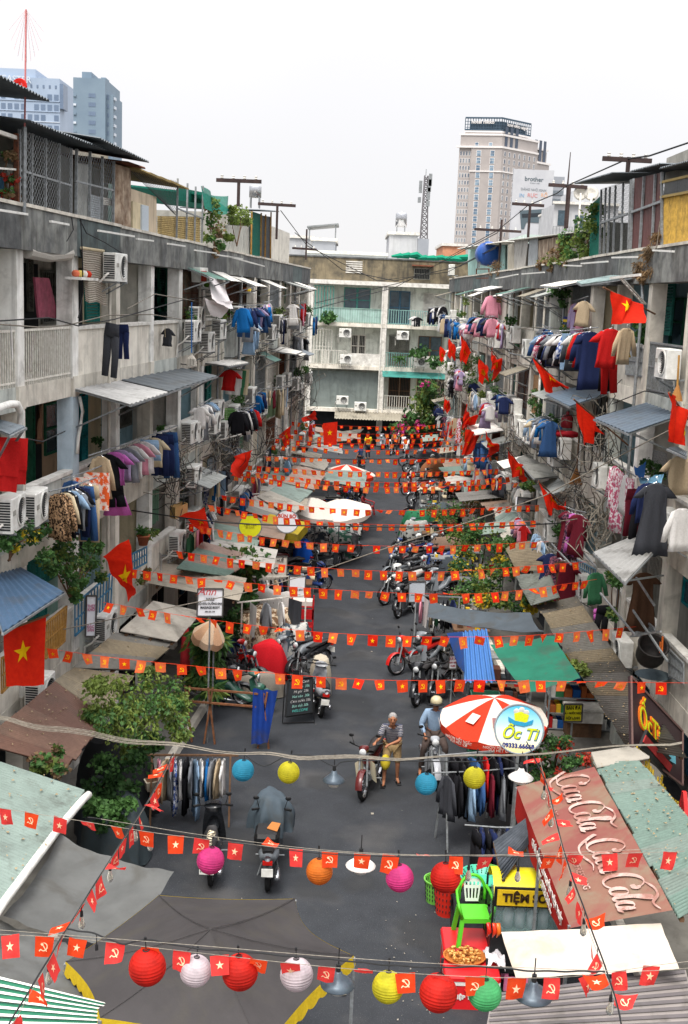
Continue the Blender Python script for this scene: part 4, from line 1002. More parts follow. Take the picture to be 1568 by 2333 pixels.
T=sh('L','rooftop room of rust streaked sheets with a beige wall and sliding door',z1(850,1080));s3=s(962,1100)[0]
shack_body(T,'L',s2+.05,s3,13.0,GYW,o0=-1.2)
pan(T,'L',[z1(702,655),z1(800,685),z1(800,1075),z1(702,1048)],0,RUSTW,'sheet_wall',14);pan(T,'L',[z1(805,808),z1(960,858),z1(960,1105),z1(805,1070)],-.02,BEIG,'wall');pan(T,'L',[z1(815,885),z1(912,912),z1(912,1095),z1(815,1075)],.04,CREAM,'door');pan(T,'L',[z1(872,905),z1(912,915),z1(912,1092),z1(872,1084)],.08,paint(196,206,214),'door')
s_roof(T,'L',s2,s(810,690)[0],s(705,645)[2],s(810,680)[2],.3,-2,RUST,-.2)
mesh_net(T,'L',[z1(805,700),z1(1085,760),z1(1085,980),z1(960,855)],.03,WIRE,20)
T=sh('L','rooftop yard fenced with chain link and yellow bamboo screen under yellow roof strips',z1(1100,1120));s4=s(1250,1160)[0]
shack_body(T,'L',s3+.05,s4+1.2,12.9,paint(90,110,104,'wall'),o0=-2.6)
pan(T,'L',[z1(965,975),z1(1228,980),z1(1225,1165),z1(965,1112)],.0,BAMB,'bamboo_screen',13,vert=False)
for x,y0,y1 in((1090,745,1125),(1150,775,1150),(1200,795,1165),(1245,790,1165)):stick(T,'L',z1(x,y0),z1(x-8,y1),.05,.045,STEEL)
stick(T,'L',z1(1090,930),z1(1240,990),.05,.035,STEEL,'rail');pan(T,'L',[z1(1095,800),z1(1245,830),z1(1245,900),z1(1095,880)],-.4,GNET,'shade_net')
for k in range(4):
 m=M(fr('L'));za=s(830+30*k,700+10*k)[2];m.hexa([(s2+1.2+.9*k,.2,za),(s2+2.9+.95*k,.2,za-.02),(s2+2.9+.95*k,-2.6,za+.3),(s2+1.2+.9*k,-2.6,za+.3)]+[(s2+1.2+.9*k,.2,za+.03),(s2+2.9+.95*k,.2,za+.01),(s2+2.9+.95*k,-2.6,za+.33),(s2+1.2+.9*k,-2.6,za+.33)]);m.build('roof_strip',YSH,T)
T=sh('L','green net sagging over climbing plants on the left roof',z1(1320,1000),'netted_roof');q=[W('L',*z1(x,y),o) for x,y,o in((1232,790,0),(1392,850,0),(1385,955,.2),(1255,930,.2))]
m=M();m.grid(lambda u,v:q[0]*(1-u)*(1-v)+q[1]*u*(1-v)+q[2]*u*v+q[3]*(1-u)*v+Vector((.1*sin(u*9),0,-.12*sin(pi*u))),14,5);m.build('shade_net',GNET,T)
m=M(fr('L'));m.hexa([(s4,.05,12.5),(s4+3.4,.05,12.3),(s4+3.4,-2.5,12.5),(s4,-2.5,12.7),(s4,.05,12.55),(s4+3.4,.05,12.35),(s4+3.4,-2.5,12.55),(s4,-2.5,12.75)]);m.build('shade_net',GNET,T)
pan(T,'L',[z1(1390,1030),z1(1555,1040),z1(1545,1210),z1(1375,1195)],-.1,paint(186,186,178,'wall'),'wall');mesh_net(T,'L',[z1(1390,1030),z1(1555,1040),z1(1545,1210),z1(1375,1195)],.0,CAPW,12)
s=lambda x,y,o=0:S('L',*z5(x,y),o)
T=sh('L','dark green enclosed rooftop balcony at the far end of the left roofs',z5(210,370));pan(T,'L',[z5(150,75),z5(210,95),z5(205,375),z5(150,350)],0,GNET,'shade_net');pan(T,'L',[z5(212,100),z5(270,110),z5(262,385),z5(205,372)],.02,DNET,'mesh_panel')
for x,y0,y1 in((150,75,350),(208,85,375),(235,95,380),(268,80,385)):stick(T,'L',z5(x,y0),z5(x-4,y1),.06,.05,OCH)
a_=s(145,80)[0];b_=s(270,85)[0];s_roof(T,'L',a_,b_,s(145,65)[2],s(270,75)[2],.3,-2.5,ROOFG,0);shack_body(T,'L',a_,b_,s(200,110)[2],GYW,o0=-.8)
T=sh('L','concrete rooftop stair box at the end of the left block',z5(400,430));shack_body(T,'L',b_+.2,53,12.6,WHW,o0=-.6);shack_body(T,'L',b_+3,50,12.9,BEIG,o0=-3.1)
def wplant(sd,label,pts,mats,off=.1,n=90,ls=.07,base=None,cr=1.,group=None,name='climbing_plant',stems=3,**kw):
 """plant whose clumps sit at pixels: pts = (x, y, radius px)"""
 b=W(sd,*(base or pts[0][:2]),off-.1) if sd in WALL else A(*(base or pts[0][:2]),off);cl=[]
 for x,y,r in pts:
  p=W(sd,x,y,off) if sd in WALL else A(x,y,off);d=(p-CAMP).length*r/FPX*cr;cl.append((p.x-b.x,p.y-b.y,p.z-b.z,d,d*1.3,d))
 return plant(name,label,'plant',b,cl,mats,ls,n,stems,group=group,trunk_r=.02,**kw)
Z=lambda f,*l:[(*f(x,y),r) for x,y,r in l]
wplant('L','climbing plant spilling down from the green net on the left roof',Z(z1,(1290,900,16),(1300,980,18),(1330,1050,20),(1280,1100,14),(1350,1150,12),(1310,1200,12)),[L_OL,L_MD,L_DRY],.15,110,.10,z1(1310,1160))
wplant('L','light green bush on the left roof beside the green net',Z(z1,(1430,980,20),(1480,950,18),(1500,1000,15),(1420,930,10),(1400,1100,12)),[L_YG,L_OL],.1,130,.09,z1(1450,1160))
wplant('L','red flowering potted plants inside the leftmost rooftop cage',Z(z1,(50,600,12),(60,740,14),(40,830,10),(110,880,8)),[L_DRY,leafmat('red',(.5,.05,.03),(.3,.03,.02)),L_MD],-.1,60,.08,z1(50,900))
T=thing('aerial_mast','thin aerial mast with a red ring near its top at the left roof edge','antenna',W('L',*z1(148,950),.12));m=M();P=lambda x,y:W('L',*z1(x,y),.15)
m.tube([P(148,955),P(152,430)],.035,6);m.build('post',STEEL,T);m=M();m.tube([P(152,430),P(160,-290)],.016,5);m.build('rod',paint(206,130,130),T)
c=P(122,178);m=M();m.lathe([(.05,-.03),(.11,-.04),(.12,0),(.11,.04),(.05,.03)],c,18,'y');m.lathe([(0.0,-.02),(.045,-.025)],c,12,'y');m.bar(c,P(158,185),.015);m.build('ring',paint(226,50,44),T)
m=M();c=P(160,-290)
for k in range(11):a=-1.2+2.4*k/10;m.tube([c,c+Vector((sin(a)*.3,0,-.05-.75*cos(a)))],.0035,3)
m.build('spokes',paint(226,190,190),T)
# fluorescent tubes below the fascias
def tube_lamp(sd,a,b,label,off=.5):
 p,q=W(sd,*a,off),W(sd,*b,off);T=thing('tube_light',label,'lamp',p,'tube lights along the roof edges');m=M();m.bar(p,q,.05,.035);m.build('tube',WHT,T);m=M();u=(q-p)*.1
 m.bar(p+u,p+u+(W(sd,*a,.15)-W(sd,*a,.5)),.02);m.bar(q-u,q-u+(W(sd,*b,.15)-W(sd,*b,.5)),.02);m.build('arm',STEEL,T)
for i,(a,b) in enumerate(((z1(-30,935),z1(165,965)),(z1(310,1008),z1(418,1028)),(z1(605,1065),z1(820,1100)),(z1(840,1115),z1(938,1128)),(z1(1030,1145),z1(1132,1160)),(z1(1195,1185),z1(1325,1203)),(z1(1325,1212),z1(1485,1238)),(z5(0,350),z5(225,412)))):
 tube_lamp('L',a,b,'white tube light along the left roof edge, %s from the camera'%ORD[i])
for i,(a,b) in enumerate(((r3(1480,825),r3(1360,818)),(r3(1262,858),r3(1115,862)),(r3(1085,885),r3(930,898)),(r3(935,912),r3(825,908)),(r3(706,950),r3(575,960)),(r3(548,962),r3(415,988)))):
 tube_lamp('R',a,b,'white tube light along the right roof edge, %s from the camera'%ORD[i])
 # left facade, upper floor by pixel
TL=apt['L'];fL=fr('L')
def inner(sd,a,b,mt,kind,off=-1.18,name=None):
 (s0,_,zt),(s1,_,zb_)=S(sd,*a,off),S(sd,*b,off);return shutter(apt[sd],fr(sd),s0,s1,max(zb_,0),zt,off,mt,kind,name)
inner('L',z1(160,1225),z1(195,1560),GRYW,'louvre');inner('L',z1(330,1240),z1(350,1500),GRYW,'louvre');inner('L',z1(350,1250),z1(412,1530),CREAM,'panel',-1.15)
inner('L',z1(790,1240),z1(890,1520),paint(150,170,184,'wood'),'glass',-.9);inner('L',z1(740,1230),z1(785,1540),paint(150,96,70,'wood'),'panel',-1.0);inner('L',z1(965,1270),z1(1072,1560),paint(46,140,112,'wood'),'louvre',-1.0);inner('L',z1(1010,1270),z1(1020,1560),paint(46,140,112,'wood'),'panel',-.9)
def leftpiece(nm,label,cat,pts,off,mt,th=.04,**k):
 q=[W('L',*p,off) for p in pts];T=thing(nm,label,cat,q[3]);m=M();slabpoly(m,q,Vector((-th,0,0)));m.build('board',mt,T);return T
leftpiece('board','maroon board leaning in the top left balcony opening','board',[z1(215,1350),z1(302,1356),z1(362,1600),z1(240,1600)],-.3,paint(138,66,84,'wood'))
def blind(sd,label,pts,off,mt,wav=10,amp=.02):
 q=[W(sd,*p,off) for p in pts];B=lambda u,v:q[0]*(1-u)*(1-v)+q[1]*u*(1-v)+q[2]*u*v+q[3]*(1-u)*v
 T=thing('hanging_blind',label,'blind',q[3]);m=M();m.grid(lambda u,v:B(u,v)+Vector((amp*sin(v*wav*6.28)*.5,0,-.03*sin(u*9)*v)),6,wav*4);m.build('slats',mt,T);m=M();m.tube([q[0],q[1]],.03,6);m.build('roller',CREAM,T);return T
blind('L','woven grey reed blind lowered between two white columns on the top left floor',[z1(500,1170),z1(635,1190),z1(655,1520),z1(525,1495)],.16,paint(176,168,156),24)
for k,(a,b) in enumerate(((z1(160,1150),z1(415,1180)),)):
 T=thing('rolled_blind','rolled up white net blind under the top left beam','blind',W('L',*a,0));m=M();p,q=W('L',a[0],a[1]+14,.0),W('L',b[0],b[1]+8,.0);m.tube([p,p.lerp(q,.5)-Vector((0,0,.08)),q],[.13,.10,.14],10);m.build('roll',paint(190,186,178),T)
T=thing('lattice_screen','white block lattice screen beside the reed blind','screen',W('L',*z1(640,1340),0));(s0,_,zt),(s1,_,zb_)=S('L',*z1(638,1205),0),S('L',*z1(672,1345),0)
m=M(fL)
for i in range(3):m.box(s0+(s1-s0)*i/2-.03,s0+(s1-s0)*i/2+.03,-.1,0,zb_,zt)
m.build('upright',WHITEC,T);m=M(fL)
for i in range(7):z=zb_+(zt-zb_)*i/6;m.box(s0-.03,s1+.03,-.095,-.005,z-.025,z+.025)
m.build('crosspiece',WHITEC,T)
def ledge(sd,a,b,label,cols,off=.0,mt=WHITEC):
 p,q=W(sd,*a,off),W(sd,*b,off);f=fr(sd);s0,_,z=S(sd,*a,off);s1=S(sd,*b,off)[0];T=thing('altar_shelf',label,'shelf',f((s0,0,z)));m=M(f);m.box(s0,s1,.04,.36,z-.05,z);m.build('shelf',mt,T)
 for i,c in enumerate(cols):
  m=M();m.lathe([(0,0),(.06,.01),(.08,.07),(.05,.12),(0,.13)],f((s0+(s1-s0)*(i+.6)/(len(cols)+.2),.2,z)),9);o=m.build('offering_cup',paint(*c),None,None,smooth=True);o.name='offering_cup';o.parent=T;o.location=-Vector(T.location)
ledge('L',z1(385,1345),z1(492,1352),'small shelf with yellow offerings on the white column of the top left floor',[(220,120,90),(236,214,120),(230,226,220),(200,60,40)])
ledge('L',z1(1200,1408),z1(1280,1412),'small shelf with green fruit below the red altar box',[(120,170,70),(230,150,60)]);ledge('L',z1(1450,1435),z1(1505,1440),'small shelf with orange fruit by the ochre door',[(230,120,50),(236,200,60)])
T=thing('altar_box','small red and white altar box on the pale blue column','altar',W('L',*z1(1252,1385),.1));pan(T,'L',[z1(1228,1290),z1(1275,1293),z1(1278,1385),z1(1232,1382)],.3,WHITEC,'box',th=.25);pan(T,'L',[z1(1238,1312),z1(1268,1314),z1(1268,1378),z1(1238,1376)],.33,paint(190,60,40),'back_panel',th=.02)
# awnings left
awning('L',[z2(462,640),z2(735,590),z2(1035,660),z2(800,735)],(0.05,.05,1.3,1.3),paint(226,226,224,'sheet'),'long white sheet awning over the second floor balcony on the left',braces=True)
awning('L',[z2(745,585),z2(1120,512),z2(1335,560),z2(1040,655)],(0.05,.05,1.3,1.3),paint(122,130,136,'sheet'),'grey sheet awning with blown leaves, next to the white one')
awning('L',[z2(1262,480),z2(1420,455),z2(1522,480),z2(1400,500)],(0.05,.05,.9,.9),CAPW,'short pale awning over the second floor, beyond the grey one')
awning('L',[z2(-60,870),z2(5,830),z2(155,870),z2(60,920)],(0.05,.05,1.0,1.0),paint(196,208,220,'sheet'),'pale blue awning corner at the left edge of the photo')
awning('L',[z3(-90,400),z3(130,340),z3(395,490),z3(20,735)],(0.05,.05,1.7,1.7),paint(70,98,128,'metal'),'dark blue sheet awning above the nearest big flag on the left')
awning('L',[z5(270,930),z5(330,905),z5(460,935),z5(420,950)],(0.05,.05,1.0,1.0),CAPW,'grey awning on the second floor near the far end of the left block',False)
awning('L',[z5(0,1000),z5(60,980),z5(130,1000),z5(60,1025)],(0.05,.05,.8,.8),WHITEC,'small white awning above the pink and black washing on the left',False)
awning('L',[z2(100,990),z2(130,990),z2(150,1000),z2(120,1010)],(0,0,.2,.2),WHITEC,'small white drip ledge beside the drain pipe on the left',False) if False else None
T=thing('drain_pipe','bent white drain pipe on the left facade by the red cloth','pipe',W('L',*z2(110,1290),.2));m=M();m.tube([W('L',*z2(-30,765),.2),W('L',*z2(60,735),.22),W('L',*z2(105,735),.24),W('L',*z2(130,790),.24),W('L',*z2(125,900),.24),W('L',*z2(118,1290),.24)],.065,8);m.build('pipe',WHITEC,T,smooth=True)
T=thing('drain_pipe','thin pale drain pipe beside the blue white column','pipe',W('L',*z2(480,1040),.2));m=M();m.tube([W('L',*z2(488,690),.1),W('L',*z2(508,780),.1),W('L',*z2(495,860),.1),W('L',*z2(480,940),.1),W('L',*z2(475,1040),.1)],.035,7);m.build('pipe',CAPW,T,smooth=True)
for i in range(14):
 s_=R.uniform(24,54);f=fL;T=thing('drain_pipe','grey vertical drain pipe on the left facade, number %s from the camera'%ORD[i],'pipe',f((s_,.08,3)),'drain pipes down the left facade') if False else None
for sd,e1 in(('L',55),('R',65)):
 f=fr(sd);spots=sorted(R.uniform(24,e1) for _ in range(12))
 for i,s_ in enumerate(spots):
  T=thing('drain_pipe','vertical drain pipe on the %s facade, %s one counting from the camera'%('left' if sd=='L' else 'right',ORD[i]),'pipe',f((s_,.08,2.6)),'drain pipes down the facades')
  m=M(f);zt=R.choice([10.4,7.6,10.4]);m.tube([(s_,.09,2.7),(s_+.05,.09,5.2),(s_+.02,.12,zt-.3),(s_+.2,.10,zt)],.035,6);m.build('pipe',R.choice([CAPW,STEEL,CONC]),T,smooth=True)
  # air conditioners left
for px,py,l,rz in((*z2(70,1395),'white air conditioner at the left edge above the yellow flowers',.1),(*z2(215,1360),'white air conditioner between the yellow flowers and the leopard print shirts',.1),(*z2(940,1045),'white air conditioner with barred front beside the washing on the left',0),(*z2(1030,1015),'second white air conditioner beside the washing on the left',0),(*z2(1165,905),'grey shadowed air conditioner right of the paired units on the left',0),(*z2(1185,285),'air conditioner behind the blue mop on the third floor',0),(*z2(1345,275),'air conditioner on the third floor right of the blue mop',0),(*z2(1310,850),'air conditioner left of the green basket on the second floor',0),(*z1(710,1290),'white air conditioner beside the block lattice on the top left floor',0),(*z3(650,690),'white air conditioner above the white corrugated roof on the left',0),(*z3(250,1105),'large white air conditioner on the rusty roof behind the big flag',0),(*z3(1090,190),'white air conditioner left of the green striped curtain',0),(*z2(1190,1170),'dark air conditioner below the tangled wires on the left',0),(*z6(70,420),'air conditioner above the grey roofs far down the left side',0),(*z6(245,370),'air conditioner by the pale corrugated roofs on the left',0),(*z6(450,190),'air conditioner beside the blue sign far down the left side',0),(*z5(215,1270),'air conditioner under the green cloth far down the left side',0),(*z2(1460,1300),'small air conditioner behind the first flags on the left',0)):
 ac('L',px,py,.35,l,rz=rz)
for px,py,l in((*z5(722,820),'air conditioner left of the three on the upper floor of the far block'),(*z5(1075,835),'air conditioner on the upper floor of the far block, right of the first'),(*z5(727,980),'air conditioner on the middle floor of the far block, left side'),(*z5(1180,1000),'air conditioner among leaves on the middle floor of the far block'),(*z5(705,1232),'air conditioner on the lowest floor of the far block, left'),(*z5(815,1270),'air conditioner below the bamboo railing of the far block')):
 ac('B',px,py,77.6,l,sc=1.02)
 # plants left
wplant('L','yellow flowering bush spilling from the balcony at the left edge',Z(z3,(60,150,20),(130,110,22),(200,150,22),(260,110,18),(100,200,18),(30,200,14)),[L_MD,L_DK,leafmat('yellow_flower',(.75,.6,.05),(.6,.45,.03)),L_MD,L_DK],.4,110,.075,z3(60,300))
wplant('L','dense green creeper hanging over the blue window bars on the left',Z(z3,(270,280,22),(360,250,28),(430,210,30),(520,250,28),(560,330,26),(480,340,26),(590,220,14),(430,400,18),(500,430,16),(620,400,12),(450,480,12),(560,180,12),(330,350,18),(420,300,26),(470,520,10)),[L_MD,L_OL,L_MD,L_DK],.45,120,.075,z3(430,520),stems=8)
wplant('L','potted palm plant on the ledge left of the fallen tricolour flag',Z(z3,(880,120,10),(910,130,12),(860,110,8),(940,120,7)),[L_MD,L_OL],.35,60,.12,z3(880,180),asp=.2,name='potted_plant')
T=thing('flower_pot','terracotta pot in a wire basket under the potted palm','pot',W('L',*z3(878,205),.35));b=T.location;m=M();m.lathe([(0,0),(.10,0),(.14,.2),(.16,.2),(.16,.24),(.13,.24),(.13,.2)],b,12);m.build('pot',paint(176,104,76),T,smooth=True)
wplant('L','small trailing plant under the second starred flag on the left',Z(z3,(890,400,9),(900,350,7),(860,430,7)),[L_OL,L_DRY],.3,60,.07,z3(880,440),name='potted_plant')
wplant('L','dark climbing plant inside the teal balcony of the second floor left',Z(z2,(670,860,16),(690,910,14),(600,950,10),(640,980,12),(670,800,10)),[L_DK,L_DK,L_MD],-.3,80,.07,z2(650,1000),name='potted_plant')
wplant('L','small light plant on the second floor rail left of the paired units',Z(z2,(980,885,6),(985,875,5)),[L_MD],.15,50,.06,z2(980,900),name='potted_plant')
# window bars of the first floor left
def bars_px(sd,pts,off,mt,label,n,r=.012,name='window_grille',cat='grille'):
 q=[W(sd,*p,off) for p in pts];T=thing(name,label,cat,q[3]);m=M()
 for a,b in((0,1),(3,2)):m.bar(q[a],q[b],.035)
 m.bar(q[0].lerp(q[3],.5),q[1].lerp(q[2],.5),.025);m.build('frame',mt,T);m=M()
 for i in range(n+1):t=i/n;m.bar(q[0].lerp(q[1],t),q[3].lerp(q[2],t),r*2)
 m.build('bars',mt,T);return T
bars_px('L',[z3(275,690),z3(410,580),z3(398,790),z3(280,900)],.3,OCH,'yellow bamboo coloured balcony grille beside the nearest big flag',12)
bars_px('L',[z3(460,570),z3(690,370),z3(680,560),z3(460,760)],.25,paint(60,130,170,'metal'),'blue barred balcony grille under the creeper on the left',12)
bars_px('L',[z3(810,260),z3(900,215),z3(900,310),z3(810,360)],.25,paint(60,130,170,'metal'),'short blue balcony grille right of the second starred flag',6)
bars_px('L',[z3(10,900),z3(120,840),z3(110,1010),z3(10,1110)],.3,OCH,'yellow balcony grille half hidden behind the nearest big flag',8)
# washing left: poles straight out in front of the balconies
wl=lambda x,y,o:W('L',*z2(x,y),o)
rack(wl(330,1262,.55),wl(570,1190,.9),['shirt leopard print','shirt leopard print','shirt cream','shirt black','tshirt pale blue','tshirt grey','tshirt black','trousers navy','trousers denim blue','trousers beige'],'on the lower pole above the yellow flowers',jit=.25)
rack(wl(395,1190,.45),wl(640,1105,.6),['jacket denim blue','towel orange flowered','towel orange flowered'],'between the two washing poles on the left',polelabel='thin pole with orange towels above the leopard print shirts')
rack(wl(560,1045,.55),wl(1080,868,.75),['shirt beige','tshirt black','tshirt mauve','tshirt lilac','tshirt grey','tshirt white','tshirt pink','tshirt white','shorts pale blue','tshirt cream','trousers navy','trousers navy','trousers denim blue'],'on the long pole beside the paired air conditioners',jit=.25,spread=.7)
garment('skirt','mauve',wl(715,1290,.6),.3,'mauve skirt pegged below the long washing pole on the left',.9,group='washing on the left');garment('shorts','black',wl(700,1225,.6),.3,'black shorts pegged above the mauve skirt',.9,group='washing on the left')
garment('trousers','charcoal',wl(690,240,.35),-.55,'dark grey trousers pegged wide on the grey balcony wall',1.05,False);garment('trousers','navy',wl(755,245,.3),-.55,'navy trousers behind the dark grey pair on the balcony wall',.8,False)
garment('tshirt','charcoal',wl(1030,270,.2),-.7,'dark grey top hanging on the balcony wall right of the drain',.7,False);garment('towel','cream',wl(1012,235,.12),-1.4,'cream cloth hanging beside the dark grey top',.4,False)
garment('towel','red',wl(28,955,.5),.1,'large red cloth hanging at the left edge of the photo',1.05,False);garment('towel','red',wl(85,940,.4),.25,'second red cloth next to the left edge cloth',.95,False)
garment('towel','white',wl(68,225,.2),-1.3,'white towel over the white railing at the top left',.75,False);garment('tshirt','brown',wl(240,710,-.5),-1.3,'brown patterned blouse inside the dark balcony on the left',1.3,False)
rack(W('L',*z5(70,650),.7),W('L',*z5(250,645),.7),['shirt bright blue','trousers denim blue','shirt navy','tshirt navy','tshirt denim blue','tshirt lilac','tshirt navy','shirt denim blue','shorts bright blue'],'on the blue washing pole, third floor left',jit=.35)
T=tarp('large white cloth draped out from the pale blue column, top left floor',[W('L',*z1(1275,1310),.1),W('L',*z1(1350,1320),.1),W('L',*z1(1430,1545),.9),W('L',*z1(1300,1480),.9)],paint(232,226,226),sag=.1,name='cloth',cat='cloth')
T=tarp('white cloth hanging below the draped one on the top left floor',[W('L',*z1(1255,1480),.8),W('L',*z1(1430,1500),.8),W('L',*z1(1360,1600),.7),W('L',*z1(1290,1580),.7)],paint(236,230,230),sag=.05,name='cloth',cat='cloth')
rack(W('L',*z5(45,1285),.7),W('L',*z5(170,1270),.7),['jacket black','shirt black','shirt white','shirt black','jacket charcoal','shirt red'],'on the black washing pole, second floor left')
rack(W('L',*z5(200,1165),.5),W('L',*z5(390,1140),.5),['shorts cream','shorts beige','tshirt maroon','dress beige','dress cream','towel pale blue'],'on the pale washing pole far down the left',face=.3)
rack(W('L',*z5(395,820),.4),W('L',*z5(500,850),.4),rnd_items(6,['black','white','charcoal','grey']),'on the third floor, far left corner',face=.5,sc=.9)
rack(W('L',*z2(1395,505),.5),W('L',*z2(1500,500),.4),['tshirt red','towel white','towel green','towel cream'],'under the short pale awning on the left')
rack(W('L',*z2(1245,1165),.5),W('L',*z2(1400,1110),.5),['towel blue patterned','towel cream','towel bright blue','tshirt cream','towel pale blue','tshirt charcoal'],'below the tangled wires left of the flags',face=.4)
rack(W('L',*z3(1140,150),.6),W('L',*z3(1245,60),.6),['towel green','towel green','towel cream','towel pink','towel red'],'on the first floor beside the fallen starred flag',face=.2)
rack(W('L',*z6(145,340),.6),W('L',*z6(200,290),.6),['towel pink','towel maroon','towel lilac'],'over the far corrugated roofs on the left',face=.2)
garment('towel','white',W('L',*z3(985,255),.5),-1.2,'white cloth hanging right of the blue grille',.55,False)
T=tarp('green cloth hung over a rail far down the left side',[W('L',*z5(235,1225),.3),W('L',*z5(300,1200),.3),W('L',*z5(300,1320),.3),W('L',*z5(240,1345),.3)],paint(96,118,88),sag=.03,name='cloth',cat='cloth')
T=thing('mop','blue handled mop hanging head down by the third floor air conditioner','mop',W('L',*z2(1178,470),.5));m=M();m.tube([W('L',*z2(1175,110),.5),W('L',*z2(1175,420),.5)],.015,6);m.build('handle',paint(60,120,190),T);c=W('L',*z2(1176,430),.5);m=M()
for k in range(16):a=k*.39;m.tube([c,c+Vector((cos(a)*.1,sin(a)*.06,-.12)),c+Vector((cos(a)*.12,sin(a)*.07,-.3))],.014,4)
m.build('mop_head',paint(206,200,190),T)
T=thing('basket','green plastic basket on the second floor rail, left','basket',W('L',*z2(1398,830),.4));c=T.location;m=M();n=9
for k in range(n+1):x=-.25+.5*k/n;m.bar(c+Vector((x,0,-.02)),c+Vector((x,0,.32)),.014)
for k in range(6):m.bar(c+Vector((-.25,0,k*.065)),c+Vector((.25,0,k*.065)),.014);m.bar(c+Vector((-.25,.2,k*.065)),c+Vector((.25,.2,k*.065)),.014)
m.box(c.x-.25,c.x+.25,c.y+.02,c.y+.2,c.z-.02,c.z);m.build('weave',paint(110,180,80),T)
T=thing('cardboard_box','open cardboard box on the rail right of the washing, left side','box',W('L',*z2(1095,1420),.4));c=T.location;m=M(lambda p:c+Vector((p[0]*.8-p[1]*.6,p[0]*.6+p[1]*.8,p[2]+.25*p[0])));m.box(-.18,.18,-.15,-.14,0,.3);m.box(-.18,.18,.14,.15,0,.3);m.box(-.18,-.17,-.14,.14,0,.3);m.box(.17,.18,-.14,.14,0,.3);m.box(-.17,.17,-.14,.14,0,.01);m.build('box',paint(200,164,110),T)
def tangle(sd,cx,cy,rx,ry,n,label,off=.35,mts=(WIRE,WIREG),r=.011):
 c=W(sd,cx,cy,off);T=thing('wire_tangle',label,'wires',c);k=(c-CAMP).length/FPX;f=fr(sd)
 for mt in mts:
  m=M()
  for _ in range(n//len(mts)):
   p=c+Vector((R.uniform(-.2,.2),R.uniform(-1,1)*rx*k*3,R.uniform(-1,1)*ry*k));pts=[p.copy()];d=Vector((R.uniform(-.3,.3),R.uniform(-1,1),R.uniform(-.8,.8))).normalized()
   for j in range(9):d=(d+Vector((R.gauss(0,.35),R.gauss(0,.5),R.gauss(0,.5)))+(c-p)*.6).normalized();p=p+d*k*ry*.42;pts.append(p.copy())
   m.tube(pts,r,3,False)
  o=m.build('wires',mt,T);o['kind']='stuff'
 return T
tangle('L',*z2(1340,1030),60,40,30,'grey tangle of wires on the left facade above the blue towels');tangle('L',*z2(1050,1180),40,60,26,'tangle of pipes and wires right of the paired air conditioners');tangle('L',*z5(60,1480),50,60,24,'tangle of wires above the third starred flag on the left');tangle('L',*z5(200,960),50,20,16,'loose wires below the blue clothes on the left');tangle('L',*z5(440,1200),30,60,20,'tangle of wires by the far corner of the left block');tangle('L',*z6(250,120),60,40,18,'tangle of wires over the far stalls on the left')
for i,(zf,pts,sd) in enumerate(((z2,[(-10,225),(300,205),(480,255),(700,215),(1110,100),(1300,70)],'L'),(z2,[(-10,245),(260,265),(420,250),(660,190),(930,185),(1110,215)],'L'),(z1,[(490,1000),(530,1080),(640,1135),(760,1210)],'L'),(z1,[(440,985),(450,1060),(410,1130)],'L'),(z1,[(495,990),(505,1200),(510,1450),(480,1600)],'L'),(z2,[(160,945),(260,965),(400,900)],'L'),(z2,[(780,150),(950,60),(1240,110)],'L'),(z5,[(0,640),(200,640),(430,700),(500,560)],'L'),(z5,[(60,820),(260,800),(480,780)],'L'),(z5,[(100,960),(250,960),(500,840)],'L'),(z2,[(1010,1100),(1200,1000),(1560,880)],'L'),(z2,[(940,1260),(1200,1160),(1500,1000)],'L'),(r3,[(640,1300),(650,1150),(680,1080),(1000,1000)],'R'),(r4,[(500,700),(560,640),(575,430),(605,300)],'R'),(r4,[(1085,600),(1080,850),(1075,1000)],'R'),(r4,[(200,140),(600,90),(960,100)],'R'),(r4,[(100,480),(400,460),(820,560)],'R'),(r4,[(400,700),(600,760),(880,980)],'R'),(r3,[(1400,640),(1380,800),(1330,900)],'R'),(r4,[(840,1020),(890,900),(900,640)],'R'),(r4,[(1180,700),(1150,860),(1180,1000)],'R'),(r4,[(1100,560),(1300,480),(1420,495)],'R'))):
 nm='left' if sd=='L' else 'right';cable([W(sd,*zf(x,y),.25+.04*(j%2)) for j,(x,y) in enumerate(pts)],.012,'loose pale wire strung along the %s facade, %s one'%(nm,ORD[i]),R.choice([WIREG,WIRE]),group='loose wires along the facades')
 # right facade
TR=apt['R'];fR=fr('R');wr=lambda x,y,o=0:W('R',*r4(x,y),o);wr3=lambda x,y,o=0:W('R',*r3(x,y),o);wr5=lambda x,y,o=0:W('R',*r5(x,y),o)
s=lambda x,y,o=0:S('R',*r3(x,y),o)
def sh2(label,px,name='rooftop_shack'):p=W('R',*r3(*px));return thing(name,label,'rooftop shack',fR((p.y,0,11.16)))
PLUM=paint(104,68,66,'metal')
T=sh2('rooftop shack with a yellow bamboo screen and lattice at the right edge',(1470,790));a,b=s(1580,790)[0]-2,s(1412,800)[0]
pan(T,'R',[r3(1412,500),r3(1600,460),r3(1600,780),r3(1412,797)],0,paint(206,166,76,'wood'),'bamboo_screen',26);mesh_net(T,'R',[r3(1412,410),r3(1600,370),r3(1600,460),r3(1412,495)],.02,STEEL,20);stick(T,'R',r3(1405,412),r3(1620,362),.03,.05,YSH,'beam');stick(T,'R',r3(1405,500),r3(1620,460),.03,.05,YSH,'beam')
shack_body(T,'R',a,b,13.0,GYW,o0=-1.0);s_roof(T,'R',a,b,s(1530,345)[2],s(1412,345)[2],.2,-3,ROOFG,0)
T=sh2('rooftop shack clad in dark plum sheets with long steel battens',(1310,820));a2=s(1232,830)[0]
